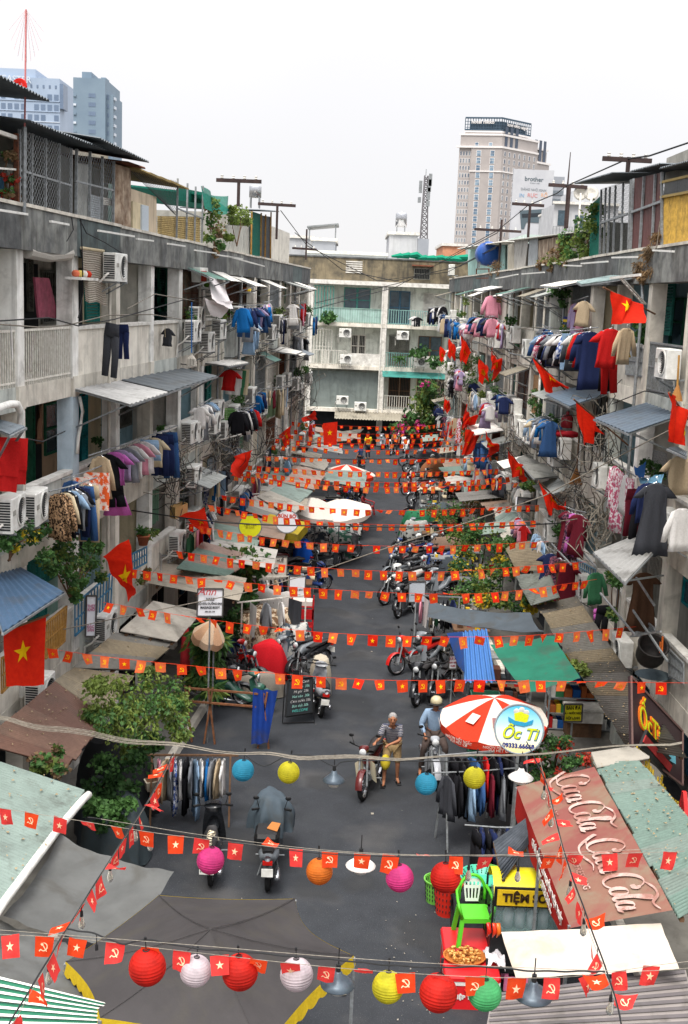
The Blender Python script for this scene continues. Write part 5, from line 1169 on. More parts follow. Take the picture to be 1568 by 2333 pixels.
pan(T,'R',[r3(1238,392),r3(1410,352),r3(1408,800),r3(1218,828)],0,PLUM,'metal_sheet',20)
for x,x2,y0,y1 in((1305,1277,375,820),(1372,1350,362,810),(1412,1410,350,800),(1240,1222,390,830)):stick(T,'R',r3(x,y0),r3(x2,y1),.04,.05,STEEL)
stick(T,'R',r3(1230,590),r3(1410,525),.05,.05,STEEL,'rail');shack_body(T,'R',b+.05,a2,13.2,GYW,o0=-.6);s_roof(T,'R',b,a2,s(1420,345)[2]+.1,s(1238,388)[2]+.1,.2,-3,ROOFG,-.1)
pan(T,'R',[r3(1222,395),r3(1240,395),r3(1235,530),r3(1226,530)],.02,CAPW,'sheet_wall')
T=sh2('dark netted rooftop cage with a jutting corrugated roof, right roofs',(1100,850));a3=s(1030,860)[0];a4=s(975,870)[0]
shack_body(T,'R',a2+.05,a3,12.9,mat('shack_dim' if 'shack_dim' in MATS else 'shack_dim',rgb(120,118,118)),o0=-2.4)
mesh_net(T,'R',[r3(1050,450),r3(1218,395),r3(1200,840),r3(1030,865)],.0,WIRE,26,w_=.012);pan(T,'R',[r3(985,545),r3(1045,490),r3(1032,862),r3(975,872)],-.02,GNET,'shade_net')
for x,x2,y0,y1 in((1048,1038,455,862),(1075,1062,445,858),(1100,1085,440,855),(1134,1118,430,850),(1180,1165,412,845),(1225,1208,395,840)):stick(T,'R',r3(x,y0),r3(x2,y1),.04,.045,STEEL)
stick(T,'R',r3(1045,655),r3(1205,600),.05,.05,STEEL,'rail');stick(T,'R',r3(1035,860),r3(1210,835),.05,.05,CAPW,'rail')
s_roof(T,'R',s(1225,340)[0]-.3,s(1000,420)[0],s(1215,345)[2]-.1,s(1005,420)[2]-.0,.5,-2.6,ROOFG,-.15)
T=sh2('row of pale patched rooftop sheds behind the dry bushes on the right',(700,900));a5,a6,a7=s(750,880)[0],s(615,930)[0],s(490,960)[0]
pan(T,'R',[r3(672,760),r3(790,735),r3(790,900),r3(672,915)],-.1,RUSTW,'wall');pan(T,'R',[r3(615,755),r3(670,745),r3(665,925),r3(608,930)],-.12,paint(170,176,180,'metal'),'metal_sheet',8);pan(T,'R',[r3(528,760),r3(612,755),r3(590,930),r3(525,945)],-.08,paint(214,212,206,'sheet'),'plastic_sheet',5);pan(T,'R',[r3(488,785),r3(526,775),r3(524,945),r3(486,955)],-.1,paint(166,160,146,'wall'),'wall')
shack_body(T,'R',a4+.3,a7,12.1,WHW,o0=-.5);s_roof(T,'R',a4+.5,a7,s(900,720)[2],s(520,755)[2],.1,-2,paint(176,176,170,'metal'),0)
T=sh2('pale turquoise rooftop room behind the blue water tank',(330,900));pan(T,'R',[r3(250,800),r3(470,785),r3(468,975),r3(250,985)],-.6,paint(168,206,200,'wall'),'wall');shack_body(T,'R',s(470,900)[0],s(215,950)[0],s(300,790)[2]+.05,paint(190,206,200,'wall'),o0=-.7);s_roof(T,'R',s(470,900)[0],s(190,950)[0],s(470,775)[2]+.05,s(200,830)[2]+.2,.1,-3,CAPW,0)
p=W('R',*r3(362,925),-.1);water_tank(p,.52,1.2,'large blue plastic water tank lying on a rusty stand, right roofs',paint(40,84,160,'plastic'),horiz=True,legs=.1)
T=thing('rusty_frame','rusty steel frame under the blue water tank','frame',wr3(330,975));m=M();q=[wr3(300,930,.1),wr3(375,930,.1),wr3(375,985,.1),wr3(300,985,.1)]
for i in range(4):m.bar(q[i],q[(i+1)%4],.05)
m.build('bars',RUST,T)
T=thing('bare_rod','tall thin bare rod rising beside the second crossarm post','pole',A(*r3(838,700),36));m=M();m.tube([A(*r3(832,700),36),A(*r3(845,450),36),A(*r3(864,230),36)],[.05,.03,.012],5);m.build('rod',PST,T)
for i,(x,y,r_) in enumerate(((925,475,30),(990,478,30))):
 p=A(*r3(x,y),36);T=thing('satellite_dish','%s white round dish on the roof by the green bush, right side'%('left' if i==0 else 'right'),'dish',p);m=M();rr=.22;m.lathe([(0,.08),(rr*.6,.05),(rr,0),(rr*.95,.01),(rr*.55,.07),(0,.1)],p,18,'y');m.tube([p,p-Vector((0,0,1.2))],.03,5);m.build('dish',CAPW,T,smooth=True)
wplant('R','large green bush with yellow leaves on the right roof beside the dark cage',Z(r3,(1000,600,26),(960,680,24),(930,740,26),(1010,700,22),(890,800,26),(850,750,20),(960,820,18),(1020,560,16),(850,850,16)),[L_YG,L_OL,L_MD],.0,130,.10,r3(940,880),stems=6)
wplant('R','brown dry bush along the right roof edge',Z(r3,(790,820,18),(740,860,18),(820,870,16),(700,890,14),(770,900,16),(860,890,12)),[L_DRY,L_OL],.05,110,.09,r3(780,920),stems=6)
wplant('R','dry brown creeper hanging over the fascia at the upper right',Z(r3,(1370,740,14),(1340,820,14),(1320,870,16),(1290,920,16),(1340,940,14),(1300,980,10),(1270,960,9)),[L_DRY,L_DRY,leafmat('straw',(.34,.22,.11),(.2,.13,.07))],.15,150,.10,r3(1350,760),asp=.12,droop=1.2)
wplant('R','dry reddish weeds in front of the blue water tank',Z(r3,(400,920,10),(430,900,10),(440,950,8),(395,960,8)),[L_DRY],.1,80,.10,r3(420,970),asp=.15)
wplant('R','small yellow flowered plant high on the right facade near the far end',Z(r3,(235,1100,7),(240,1130,7),(225,1200,6)),[L_YG,L_OL],.2,50,.10,r3(235,1150))
for a,b,mt,kd in((r3(985,1010),r3(1010,1255),paint(160,196,190,'wood'),'panel'),(r3(1045,1060),r3(1085,1250),GRYW,'louvre'),(r3(780,1060),r3(805,1280),paint(40,110,76,'wood'),'panel'),(r3(690,1060),r3(735,1250),BRN,'louvre'),(r3(520,1020),r3(552,1240),TURQ,'louvre'),(r3(455,1100),r3(486,1240),TEAL,'louvre'),(r3(1385,1010),r3(1470,1330),paint(40,120,110,'wood'),'louvre'),(r4(920,840),r4(1010,1010),paint(60,140,166,'wood'),'panel'),(r4(930,640),r4(990,800),paint(70,140,160,'wood'),'louvre'),(r4(1250,750),r4(1290,1000),paint(96,130,150,'wood'),'panel'),(r4(1380,740),r4(1440,900),BLU,'louvre')):
 inner('R',a,b,mt,kd,-.9 if mt is not GRYW else-1.0)
bars_px('R',[r3(505,1280),r3(555,1292),r3(552,1400),r3(502,1390)],.1,paint(40,120,70,'metal'),'green panelled grille on the third floor, right facade',10,.03)
bars_px('R',[r4(1190,205),r4(1290,215),r4(1290,390),r4(1185,375)],.02,STEEL,'grey railing beside the red outfit on the right',12)
bars_px('R',[r5(1235,430),r5(1360,540),r5(1365,580),r5(1225,590)],.3,STEEL,'grey barred railing above the black pot on the right',14)
bars_px('R',[r5(1450,670),r5(1540,760),r5(1540,880),r5(1450,830)],.1,STEEL,'steel bars at the right edge above the snail bar sign',9)
bars_px('R',[r5(870,110),r5(1000,180),r5(995,260),r5(868,190)],.05,paint(120,160,186,'metal'),'pale blue grille beside the hanging skirts on the right',10)
for(a,b,o) in((r5(1030,325),r5(1240,580),1.2),(r5(1215,590),r5(1400,560),1.0),(r5(1230,430),r5(1440,740),.9),(r5(1250,230),r5(1360,400),.7),(r5(730,20),r5(850,150),1.0),(r5(900,50),r5(1000,160),.6)):
 T=thing('steel_arm','pale steel angle bar reaching out from the right wall at %s'%({0:'the fallen purple cloth',1:'the black pot',2:'the grey railing',3:'the big grey awning',4:'the dark dresses',5:'the pale blue grille'}[[(r5(1030,325)),r5(1215,590),r5(1230,430),r5(1250,230),r5(730,20),r5(900,50)].index(a)]),'bracket',W('R',*b,.1));m=M();m.bar(W('R',*a,o),W('R',*b,o),.032);m.build('bar',STEEL,T)
 # awnings right
awning('R',[r4(930,448),r4(1075,485),r4(835,570),r4(700,500)][::-1] if False else[r4(1080,490),r4(925,445),r4(695,500),r4(840,572)],(.05,.05,1.3,1.3),paint(96,112,128,'metal'),'slate blue corrugated awning under the long washing row on the right')
awning('R',[r4(1520,625),r4(1310,550),r4(990,645),r4(1200,735)],(.05,.05,1.5,1.5),paint(98,112,126,'metal'),'large slate blue awning strewn with leaves, right facade')
awning('R',[r4(1440,1370),r4(1330,1330),r4(985,1465),r5(1180,258)],(.4,.4,1.9,1.9),paint(186,186,184,'sheet'),'large pale grey awning jutting over the lower right facade',th=.03)
awning('R',[r4(770,1000),r4(690,920),r4(555,935),r4(625,1015)],(.05,.05,1.0,1.0),paint(190,190,184,'sheet'),'pale awning behind the fourth fallen flag on the right')
awning('R',[r4(660,920),r4(590,865),r4(520,890),r4(560,935)],(.05,.05,.8,.8),paint(214,214,210,'sheet'),'small white awning left of the pale one on the right',False)
awning('R',[r4(440,720),r4(375,675),r4(210,685),r4(265,750)],(.05,.05,1.0,1.0),CAPW,'cream awning over the starred flags far on the right',False)
awning('R',[r3(1280,970),r3(1120,965),r3(900,1005),r3(930,1022)],(.05,.05,1.0,1.0),paint(176,200,200,'sheet'),'long pale green awning under the upper right fascia',False)
awning('R',[r3(1000,990),r3(830,1000),r3(680,1030),r3(780,1035)],(.05,.05,.9,.9),CAPW,'narrow cream awning above the hanging plant, upper right',False)
awning('R',[r3(470,1035),r3(400,1030),r3(285,1055),r3(330,1060)],(.05,.05,.8,.8),WHITEC,'small white awning above the pink coat on the right',False)
awning('R',[r4(1560,850),r4(1500,820),r4(1445,828),r4(1560,880)],(.05,.05,.9,.9),paint(150,160,170,'sheet'),'bit of grey awning at the right edge',False)
T=thing('truss_brace','pale steel truss brace under the long green awning','brace',wr3(1300,1140,.1));m=M()
for d in(0,14):m.bar(wr3(1160+d,985,.95),wr3(1300+d,1140,.1),.03)
for k in range(12):t=k/12;p=wr3(1160,985,.95).lerp(wr3(1300,1140,.1),t);q=wr3(1174,985,.95).lerp(wr3(1314,1140,.1),t+.08*(k%2));m.bar(p,q,.015)
m.bar(wr3(1105,985,.95),wr3(1280,965,.95),.05);m.build('truss',CAPW,T)
# air conditioners right
for px,py,l in((*r4(1440,310),'large white air conditioner on the third floor at the right edge'),(*r4(1035,1000),'white air conditioner left of the flowered washing on the right'),(*r4(1450,1300),'white air conditioner below the grey dress at the right edge'),(*r5(1160,670),'white air conditioner standing on the brown corrugated lean-to'),(*r4(765,820),'air conditioner below the red pillows on the right'),(*r4(625,755),'air conditioner right of the hanging plant on the right facade'),(*r4(518,668),'air conditioner on the second floor left of the creeper'),(*r4(360,530),'air conditioner beside a tyre on the right facade'),(*r4(385,110),'air conditioner beside the jackets on the third floor right'),(*r5(935,290),'air conditioner behind the low flags on the lower right wall'),(*r3(755,1100),'old grey air conditioner behind the leaves on the upper right'),(*r4(720,1330),'air conditioner under the hanging flag on the lower right wall'),(*r3(150,935),'white box unit on the roof edge at the far right corner')):
 ac('R',px,py,.3,l)
 # washing right
rack(wr(655,120,.6),wr(1010,90,.75),['shirt denim blue','tshirt pale blue','shirt flowered white','tshirt maroon','shirt navy','shirt black','tshirt grey','shirt grey','jacket grey','tshirt white','shirt black','tshirt white','shirt blue patterned','towel pale blue','shirt charcoal','tshirt white','jacket olive','shirt red','shirt navy','dress navy'],'on the long third floor row, right',jit=.35,sc=1.12,polelabel='long pole carrying twenty garments on the third floor, right')
garment('tshirt','red',wr(1100,100,.9),.25,'big red shirt hanging in front of red trousers, right facade',1.25);garment('trousers','red',wr(1085,200,.85),.5,'red trousers hanging below the big red shirt',1.1,False);garment('shirt','beige',wr(1190,95,.7),.6,'beige shirt hanging right of the big red shirt',1.0);garment('shorts','yellow',wr(1175,170,.6),.5,'yellow shorts behind the big red shirt',.8,False)
garment('trousers','black',wr(1070,270,.8),.4,'black trousers low behind the red trousers',.8,False)
rack(wr3(870,1120,.2),wr3(965,1095,.3),['tshirt pink','shirt lilac','tshirt maroon','shirt pink','tshirt beige'],'inside the balcony with the yellow crate',face=.4)
rack(wr(30,22,.6),wr(165,28,.6),['tshirt white','shirt beige','trousers navy','trousers denim blue','trousers navy'],'near the far corner of the right block',face=.3,sc=1.05)
rack(wr(245,10,.5),wr(385,22,.6),['shirt denim blue','jacket denim blue','tshirt black','shirt pink','tshirt white','shirt navy','jacket navy','tshirt charcoal','shirt pink'],'on the third floor left of the white unit, right',jit=.4)
garment('jacket','pink',wr3(395,1090,.4),.3,'pink coat hanging high on the right facade',1.25);garment('towel','brown',wr3(440,1070,.4),.3,'brown cloth beside the high pink coat',.45,False)
rack(wr(20,615,.6),wr(190,640,.6),['shirt black','tshirt white','dress black','dress dark flowered','shirt grey','dress white','shirt beige','dress flowered white'],'by the bougainvillea, far right',face=.5,sc=1.05)
rack(wr(1110,900,.5),wr(1240,1000,.8),['shirt flowered white','dress flowered white','towel flowered white','shirt white','towel flowered white'],'left of the blue cloth on the right',face=.2,sc=1.15)
garment('dress','charcoal',wr(1375,1045,1.0),.2,'long grey dress hanging above the lower air conditioner at right',1.1);garment('shirt','navy',wr(1320,1045,.9),.4,'grey blue shirt hanging left of the long grey dress',.95);garment('trousers','maroon',wr(1250,1080,.8),.4,'maroon trousers hanging beside the long black ones',1.0,False);garment('trousers','black',wr(1285,1130,.8),.5,'black trousers hanging low beside the grey dress',.95,False)
tarp('bright blue cloth flung over the rail on the right facade',[wr(1235,940,.6),wr(1310,910,.7),wr(1300,1000,.8),wr(1250,990,.7)],paint(44,96,160),sag=.1,name='cloth',cat='cloth');tarp('pale blue lace cloth spread over the rail on the right',[wr(1265,1010,.6),wr(1420,985,.8),wr(1400,1050,.9),wr(1275,1040,.7)],paint(120,170,200),sag=.05,name='cloth',cat='cloth')
garment('tshirt','beige',wr(1515,880,.5),.3,'beige sweater at the right edge above the white one',1.0,False);garment('shirt','white',wr(1530,1200,.8),.3,'white shirt cut by the right edge of the photo',.95,False)
rack(wr(270,790,.7),wr(345,770,.7),['towel denim blue','towel denim blue','trousers denim blue','towel navy','trousers denim blue'],'behind the large star flags, right',face=.6,sc=1.1)
rack(wr(820,1190,.9),wr(930,1220,.7),['dress maroon','dress dark flowered','dress mauve','shirt maroon','dress maroon'],'below the broom on the right facade',face=.4)
rack(wr5(720,50,1.0),wr5(850,130,.6),['dress navy','dress dark flowered','shirt dark flowered','dress brown','dress maroon'],'on the angle bar of the lower right wall',face=.3,sc=1.1)
garment('dress','brown',wr5(1295,200,.5),.2,'long brown coat hanging under the big grey awning',1.1,False);garment('shirt','green',wr5(1000,200,.5),.2,'green cloth hanging by the pale blue grille',.9,False);garment('trousers','black',wr5(1050,400,.6),.3,'black trousers pegged beside the purple cloth',.75,False);garment('shorts','mauve',wr5(1015,420,.6),.3,'purple cloth pegged beside the black trousers',.5,False)
for k,(x,y,c) in enumerate(((740,735,(60,130,190)),(790,740,(180,40,50)),(850,745,(170,36,46)))):
 T=thing('pillow','%s pillow drying on the ledge below the red gas bottle'%('blue striped' if k==0 else('left red','right red')[k-1]),'pillow',wr(x,y,.35));m=M();m.ball(wr(x,y,.35),.3,12,.8,.8,.3);m.build('cushion',paint(*c),T,smooth=True)
T=thing('gas_bottle','red gas bottle standing on the second floor ledge, right','gas bottle',wr(823,705,.1));c=wr(823,705,.1);m=M();m.lathe([(0,0),(.15,0),(.17,.06),(.17,.26),(.13,.34),(.05,.37),(.05,.42),(.04,.46),(0,.46)],c,14);m.build('bottle',paint(160,40,50,'gloss'),T,smooth=True)
T=thing('broom','straw broom leaning head down on the right wall under the slate awning','broom',wr(885,1010,.4));m=M();m.tube([wr(905,640,.4),wr(885,960,.4)],.018,6);m.build('handle',BRN,T);c=wr(885,950,.4);m=M()
for k in range(26):a=k*.24;m.tube([c,c+Vector((.16*cos(a),.12*sin(a),-.42))],[.02,.012],4)
m.build('bristles',paint(150,104,60),T)
T=thing('broom','yellow broom standing upright at the right edge beside the air conditioner','broom',wr(1500,540,.3));m=M();m.tube([wr(1512,260,.3),wr(1500,480,.3)],.02,6);m.build('handle',OCH,T);m=M();m.lathe([(.02,.3),(.09,.1),(.12,0),(0,0)],wr(1495,540,.3),10);m.build('bristles',paint(170,120,70),T)
T=thing('bicycle_wheel','old bicycle wheel hung on the right wall beside the blue door','wheel',wr(955,870,.2));m=M(fR);(s0,_,zz)=S('R',*r4(955,870),.2);m.tube([(s0+.45*cos(k*.35),.2,zz+.45*sin(k*.35)) for k in range(19)],.02,5)
for k in range(9):m.tube([(s0,.2,zz),(s0+.45*cos(k*.7),.2,zz+.45*sin(k*.7))],.005,3)
m.build('rim',BLK,T)
T=thing('tyre','black tyre hung on the second floor wall, right facade','tyre',wr(432,545,.1));(s0,_,zz)=S('R',*r4(432,545),.1);m=M(fR);m.tube([(s0+.3*cos(k*.35),.1,zz+.3*sin(k*.35)) for k in range(19)],.05,6);m.build('tyre',RUBBER,T)
T=thing('storage_crate','yellow and blue striped crate on the upper right balcony ledge','crate',wr3(850,1275,.05));(s0,_,zz)=S('R',*r3(850,1280),.05);m=M(fR)
for k in range(4):m.k=k%2;m.box(s0-.3,s0+.3,-.15,.15,zz+.075*k,zz+.075*(k+1)-.002)
m.build('crate',[paint(226,190,50),paint(50,60,120)],T)
T=thing('cooking_pot','big black pot turned on its side on the lower right wall','pot',wr5(1325,720,.5));c=wr5(1325,730,.5);m=M();m.lathe([(0,.0),(.24,.02),(.27,.1),(.27,.42),(.3,.44),(.27,.45),(.25,.42),(.25,.06),(0,.03)],(0,0,0),18)
Mx=Matrix.Rotation(radians(35),4,'X');m.v=[c+Mx@v for v in m.v];m.build('pot',mat('sooty_pot',rgb(52,48,46),.6,rgb(34,32,32),10),T,smooth=True)
for k in range(2):
 T=thing('garden_hoe','orange handled stick leaning behind the black pot, %s'%('left one','right one')[k],'stick',wr5(1400+12*k,690,.3));m=M();m.tube([wr5(1400+12*k,590,.3),wr5(1396+12*k,690,.35)],.018,5);m.build('handle',paint(210,110,50),T)
T=thing('umbrella','grey folded canvas lying beside the black pot','umbrella',wr5(1350,830,.3));m=M();m.lathe([(0,.1),(.2,.06),(.36,0),(.34,-.01),(.18,.03),(0,.06)],wr5(1355,825,.3),12);m.build('canvas',paint(86,98,104),T)
wplant('R','green creeper hanging on the third floor near the far star flags',Z(r4,(190,260,16),(230,330,18),(250,400,18),(200,420,14),(240,480,12),(150,250,12),(260,290,12),(130,350,12),(340,420,10),(380,390,10),(300,500,8)),[L_MD,L_OL,L_MD],.4,110,.09,r4(240,300),stems=6)
wplant('R','dense green ivy hanging left of the gas bottle',Z(r4,(640,500,14),(650,560,16),(640,610,14),(620,540,12),(660,640,10)),[L_DK,L_MD],.15,120,.07,r4(640,560))
wplant('R','potted ferns on the ledge left of the gas bottle',Z(r4,(730,660,9),(760,665,7),(700,655,7)),[L_DK,L_MD],.15,60,.08,r4(735,690),name='potted_plant')
wplant('R','creeper hanging from the narrow cream awning, upper right',Z(r3,(760,1060,12),(800,1060,12),(840,1070,9),(810,1100,10),(820,1140,8)),[L_MD,L_DK],.4,80,.08,r3(790,1040))
wplant('R','leafy pot plant beside the big red shirt',Z(r3,(1290,1310,12),(1280,1270,10),(1300,1350,8)),[L_MD,L_DK],.0,60,.1,r3(1290,1370),name='potted_plant')
wplant('R','green leaves behind the fourth fallen flag on the right',Z(r4,(600,1050,12),(620,1070,10),(570,1060,9)),[L_MD,L_OL],.5,70,.09,r4(600,1090),name='potted_plant')
wplant('R','dark plants behind the lattice of the blue right balcony',Z(r4,(1350,950,20),(1400,980,16),(1310,930,12),(1140,980,12),(1110,960,10)),[L_DK,L_MD],.1,90,.08,r4(1350,1020),name='potted_plant')
wplant('R','green plants beneath the big grey awning on the right',Z(r5,(1110,230,14),(1130,260,12),(1100,440,12),(1120,470,10),(1090,200,9)),[L_DK,L_MD,L_OL],.5,80,.08,r5(1110,480),name='potted_plant')
BG=leafmat('magenta',(.62,.05,.26),(.4,.03,.16))
wplant('B','big bougainvillea with magenta flowers at the far right corner',Z(z5,(1210,1180,24),(1270,1220,26),(1180,1250,26),(1260,1290,28),(1150,1320,28),(1220,1350,30),(1110,1380,22),(1190,1400,24),(1240,1150,14)),[L_MD,L_DK,L_OL],66,190,.22,z5(1240,1500),stems=8)
wplant('B','magenta flower sprays on the lower edge of the bougainvillea',Z(z5,(1050,1420,16),(1090,1400,16),(1130,1420,14),(1220,1130,9),(1250,1170,8),(1110,1340,10),(1180,1370,8),(1020,1400,10)),[BG,L_MD,L_MD],65,60,.2,z5(1090,1440))
wplant('B','leafy plant on the middle balcony of the far block',Z(z5,(1160,950,14),(1200,930,12),(1250,1000,12),(1290,990,12)),[L_MD,L_DK],77.2,70,.25,z5(1170,970));wplant('B','potted plant on the top balcony of the far block',Z(z5,(620,720,13),(600,740,10),(640,725,9)),[L_MD,L_DK],77.5,70,.22,z5(615,750),name='potted_plant');wplant('B','spiky potted plant on the middle floor above the turquoise awning',Z(z5,(1055,975,9),),[L_MD],77.4,60,.35,z5(1055,1010),asp=.12,name='potted_plant')
rack(A(*z5(1240,665),77.3),A(*z5(1335,650),77.3),rnd_items(8,['white','black','pale blue','grey','navy'],('tshirt','trousers','shirt')),'on the top balcony of the far block',face=.2)
for i,(x,y,k,c) in enumerate(((1150,720,'tshirt','white'),(1165,725,'tshirt','black'))):garment(k,c,A(*z5(x,y),77.4),.2,'%s shirt over the middle of the far top balcony rail'%c,1)
tangle('R',*r4(1000,1290),90,60,40,'grey tangle of old cables on the lower right facade',r=.014,mts=(WIREG,WIREG));tangle('R',*r4(1040,760),30,70,24,'tangle of wires between the two slate awnings');tangle('R',*r4(500,850),50,40,22,'tangle of wires above the small white awning on the right');tangle('R',*r4(120,480),60,60,24,'tangle of wires near the far right corner');tangle('R',*r4(850,1150),60,50,22,'tangle of wires behind the fifth fallen flag');tangle('B',*z5(900,1080),76.5,10,2,'x') if False else None
for i,(a,b) in enumerate(((r4(600,650),r4(760,700)),(r4(330,460),r4(580,600)),(r4(700,890),r4(920,900)),(r4(560,600),r4(640,690)))):
 pass
T=thing('lattice_screen','grey diamond lattice behind the plants of the blue right balcony','screen',wr(1400,1000,-.3));mesh_net(T,'R',[r4(1320,830),r4(1440,860),r4(1440,1010),r4(1310,960)],-.3,STEEL,14,w_=.02);T=thing('lattice_screen','narrow diamond lattice beside the fallen orange flag, right','screen',wr(1170,820,-.3));mesh_net(T,'R',[r4(1130,740),r4(1200,760),r4(1200,880),r4(1130,850)],-.3,STEEL,9,w_=.02)
def board(name,label,pts,th=.05,cat='sign',mt=None,border=None):
 """pts: TL TR BR BL world"""
 q=[Vector(p) for p in pts];T=thing(name,label,cat,q[3]);ax=(q[1]-q[0]).normalized();ay=(q[0]-q[3]).normalized();n=ax.cross(ay).normalized();m=M();slabpoly(m,q,-n*th);m.build('panel',mt,T)
 if border:
  m=M();e=n*.012
  for i in range(4):m.bar(q[i]+e,q[(i+1)%4]+e,.03)
  m.build('border',border,T)
 c=(q[0]+q[2])/2+n*.006
 return T,c,ax,ay,n,(q[1]-q[0]).length,(q[0]-q[3]).length
WS=paint(228,230,236,'plastic');T,c,ax,ay,n,w_,h_=board('shop_sign','white rounded sign reading BACH DUONG on the right facade',[W('R',*r4(x,y),o) for x,y,o in((522,1130,1.15),(640,1140,.35),(634,1216,.35),(516,1208,1.15))],mt=WS,border=paint(70,74,80))
ink(0,h_*.27,'BẠCH DƯƠNG',paint(70,74,84),T,c+ay*h_*.12,ax,ay,bold=.004,sx=.8);ink(0,h_*.1,'HAIR - NAILS - SPA',paint(120,124,130),T,c-ay*h_*.12,ax,ay)
# national flags
pole_flag('L',[z3(20,740),z3(285,640),z3(265,1065),z3(40,1070)],(.9,1.6,1.6,.9),(.46,.44),'starred red flag hanging full at the left edge, the nearest of all',(z3(-20,760),z3(330,615)) and None,rip=.02,ss=.44)
pole_flag('L',[z3(795,155),z3(828,520),z3(790,538),z3(630,275)],(1.3,1.0,1.0,.6),(.52,.45),'second starred red flag on the left, drooping to a point',None,rip=.03,ss=.62)
pole_flag('L',[z2(1255,1365),z2(1292,1562),z2(1285,1540),z2(1098,1418)],(1.2,1.0,.9,.5),(.45,.42),'third starred red flag on the left, blown out beside the small flags',(z2(1255,1362,)+(1.2,),z2(1060,1430)+(.2,)) and None,rip=.03,ss=.55)
pole_flag('L',[z2(1552,1012),z2(1480,1195),z2(1405,1182),z2(1440,1052)],(1.4,1.0,1.0,.8),(.5,.5),'twisted red flag with hidden star, left side above the small flags',None,rip=.09,ss=.1,em=None)
pole_flag('L',[z5(390,1388),z5(382,1480),z5(362,1528),z5(314,1450)],(1.2,1.1,1.,.6),(.42,.45),'small starred red flag far down the left side, drooping',rip=.04,ss=.55)
pole_flag('L',[z5(540,1298),z5(545,1345),z5(460,1362),z5(458,1345)],(1.2,1.1,.8,.7),(.5,.5),'plain red flag fluttering flat near the far left corner',rip=.05,em=None)
pole_flag('B',[z5(586,1375),z5(675,1365),z5(670,1506),z5(590,1510)],(46,46,46,46),(.47,.45),'starred red flag hanging full over the far end of the street',rip=.02,ss=.42)
RFL=((r3,[(1110,1062),(1290,1140),(1302,1250),(1112,1262)],(1.5,.7,.9,1.4),(.44,.36),'starred red flag draped over its pole at the upper right, largest there',.04,.5,((1060,1040,1.7),(1370,1200,.1))),(r4,[(620,280),(745,405),(825,436),(700,492)],(1.7,.9,.7,1.0),(.58,.6),'fallen starred flag above the slate awning, pointing left',.05,.4,((618,275,1.75),(840,500,.1))),(r4,[(868,532),(1012,668),(1030,730),(935,818)],(1.7,.9,.8,1.1),(.66,.55),'fallen starred flag between the two slate awnings',.06,.45,((866,530,1.75),(1200,812,.1))),(r4,[(1455,490),(1535,600),(1545,815),(1452,790)],(1.6,1.0,1.0,1.3),(.85,.6),'red flag cut by the right edge of the photo',.06,.4,((1453,488,1.65),(1600,700,.1))),(r4,[(178,142),(230,222),(208,302),(168,292)],(1.4,.8,.8,1.1),(.5,.48),'third of three small starred flags at the far right',.05,.55,((177,140,1.45),(250,240,.1))),(r4,[(103,162),(146,216),(130,276),(95,270)],(1.3,.8,.8,1.1),(.5,.48),'middle of three small starred flags at the far right',.05,.55,None),(r4,[(43,203),(92,240),(66,300),(46,295)],(1.3,.8,.8,1.1),(.5,.48),'first of three small starred flags at the far right',.05,.55,None),(r4,[(284,278),(352,348),(330,398),(285,432)],(1.4,.8,.8,1.1),(.45,.45),'left of two starred flags left of the white loose wire, right facade',.06,.55,((283,276,1.45),(372,372,.1))),(r4,[(358,222),(436,330),(374,412),(366,330)],(1.4,.8,.8,1.1),(.5,.42),'right of two starred flags on the third floor, right facade',.06,.6,((357,220,1.45),(470,370,.1))),(r4,[(75,513),(116,570),(96,610),(68,592)],(1.3,.8,.8,1.1),(.5,.5),'small starred flag above the white and black shirts, far right',.05,.55,None),(r4,[(198,568),(275,672),(200,690),(188,694)],(1.4,.8,.9,1.1),(.55,.5),'starred flag just above the cream awning',.05,.5,None),(r4,[(210,708),(284,755),(232,872),(182,872)],(1.3,.9,.9,1.2),(.45,.5),'large starred flag hanging below the cream awning',.03,.5,None),(r4,[(318,728),(416,840),(345,882),(340,800)],(1.4,.8,.9,1.1),(.45,.4),'starred flag right of the large one under the cream awning',.05,.6,None),(r4,[(458,830),(588,998),(580,1036),(488,1000)],(1.5,.8,.8,1.1),(.5,.45),'fallen starred flag left of the pale awning',.04,.6,((457,828,1.55),(620,1050,.1))),(r4,[(653,1038),(760,1168),(828,1178),(712,1235)],(1.6,.9,.7,1.0),(.5,.55),'fallen starred flag right of the white BACH DUONG sign',.05,.5,((652,1036,1.65),(880,1250,.1))))
for zf,q,o,sc2,l,rp,ss_,pl in RFL:
 pole_flag('R',[zf(*p) for p in q],o,sc2,l,None,rip=rp,ss=ss_)
 if pl:
  fl=[x for x in COL.objects if x.name.startswith('national_flag')][-1];a,b=W('R',*zf(*pl[0][:2]),pl[0][2]),W('R',*zf(*pl[1][:2]),pl[1][2]);m=M();m.tube([a,b],.018,6);m.build('flagpole',POLE,fl)
for a,b,nm in((z3(-30,755),z3(300,632),0),):
 fl=[x for x in COL.objects if x.name.startswith('national_flag')][0];m=M();m.tube([W('L',*a,.8),W('L',*b,1.65)],.018,6);m.build('flagpole',POLE,fl)
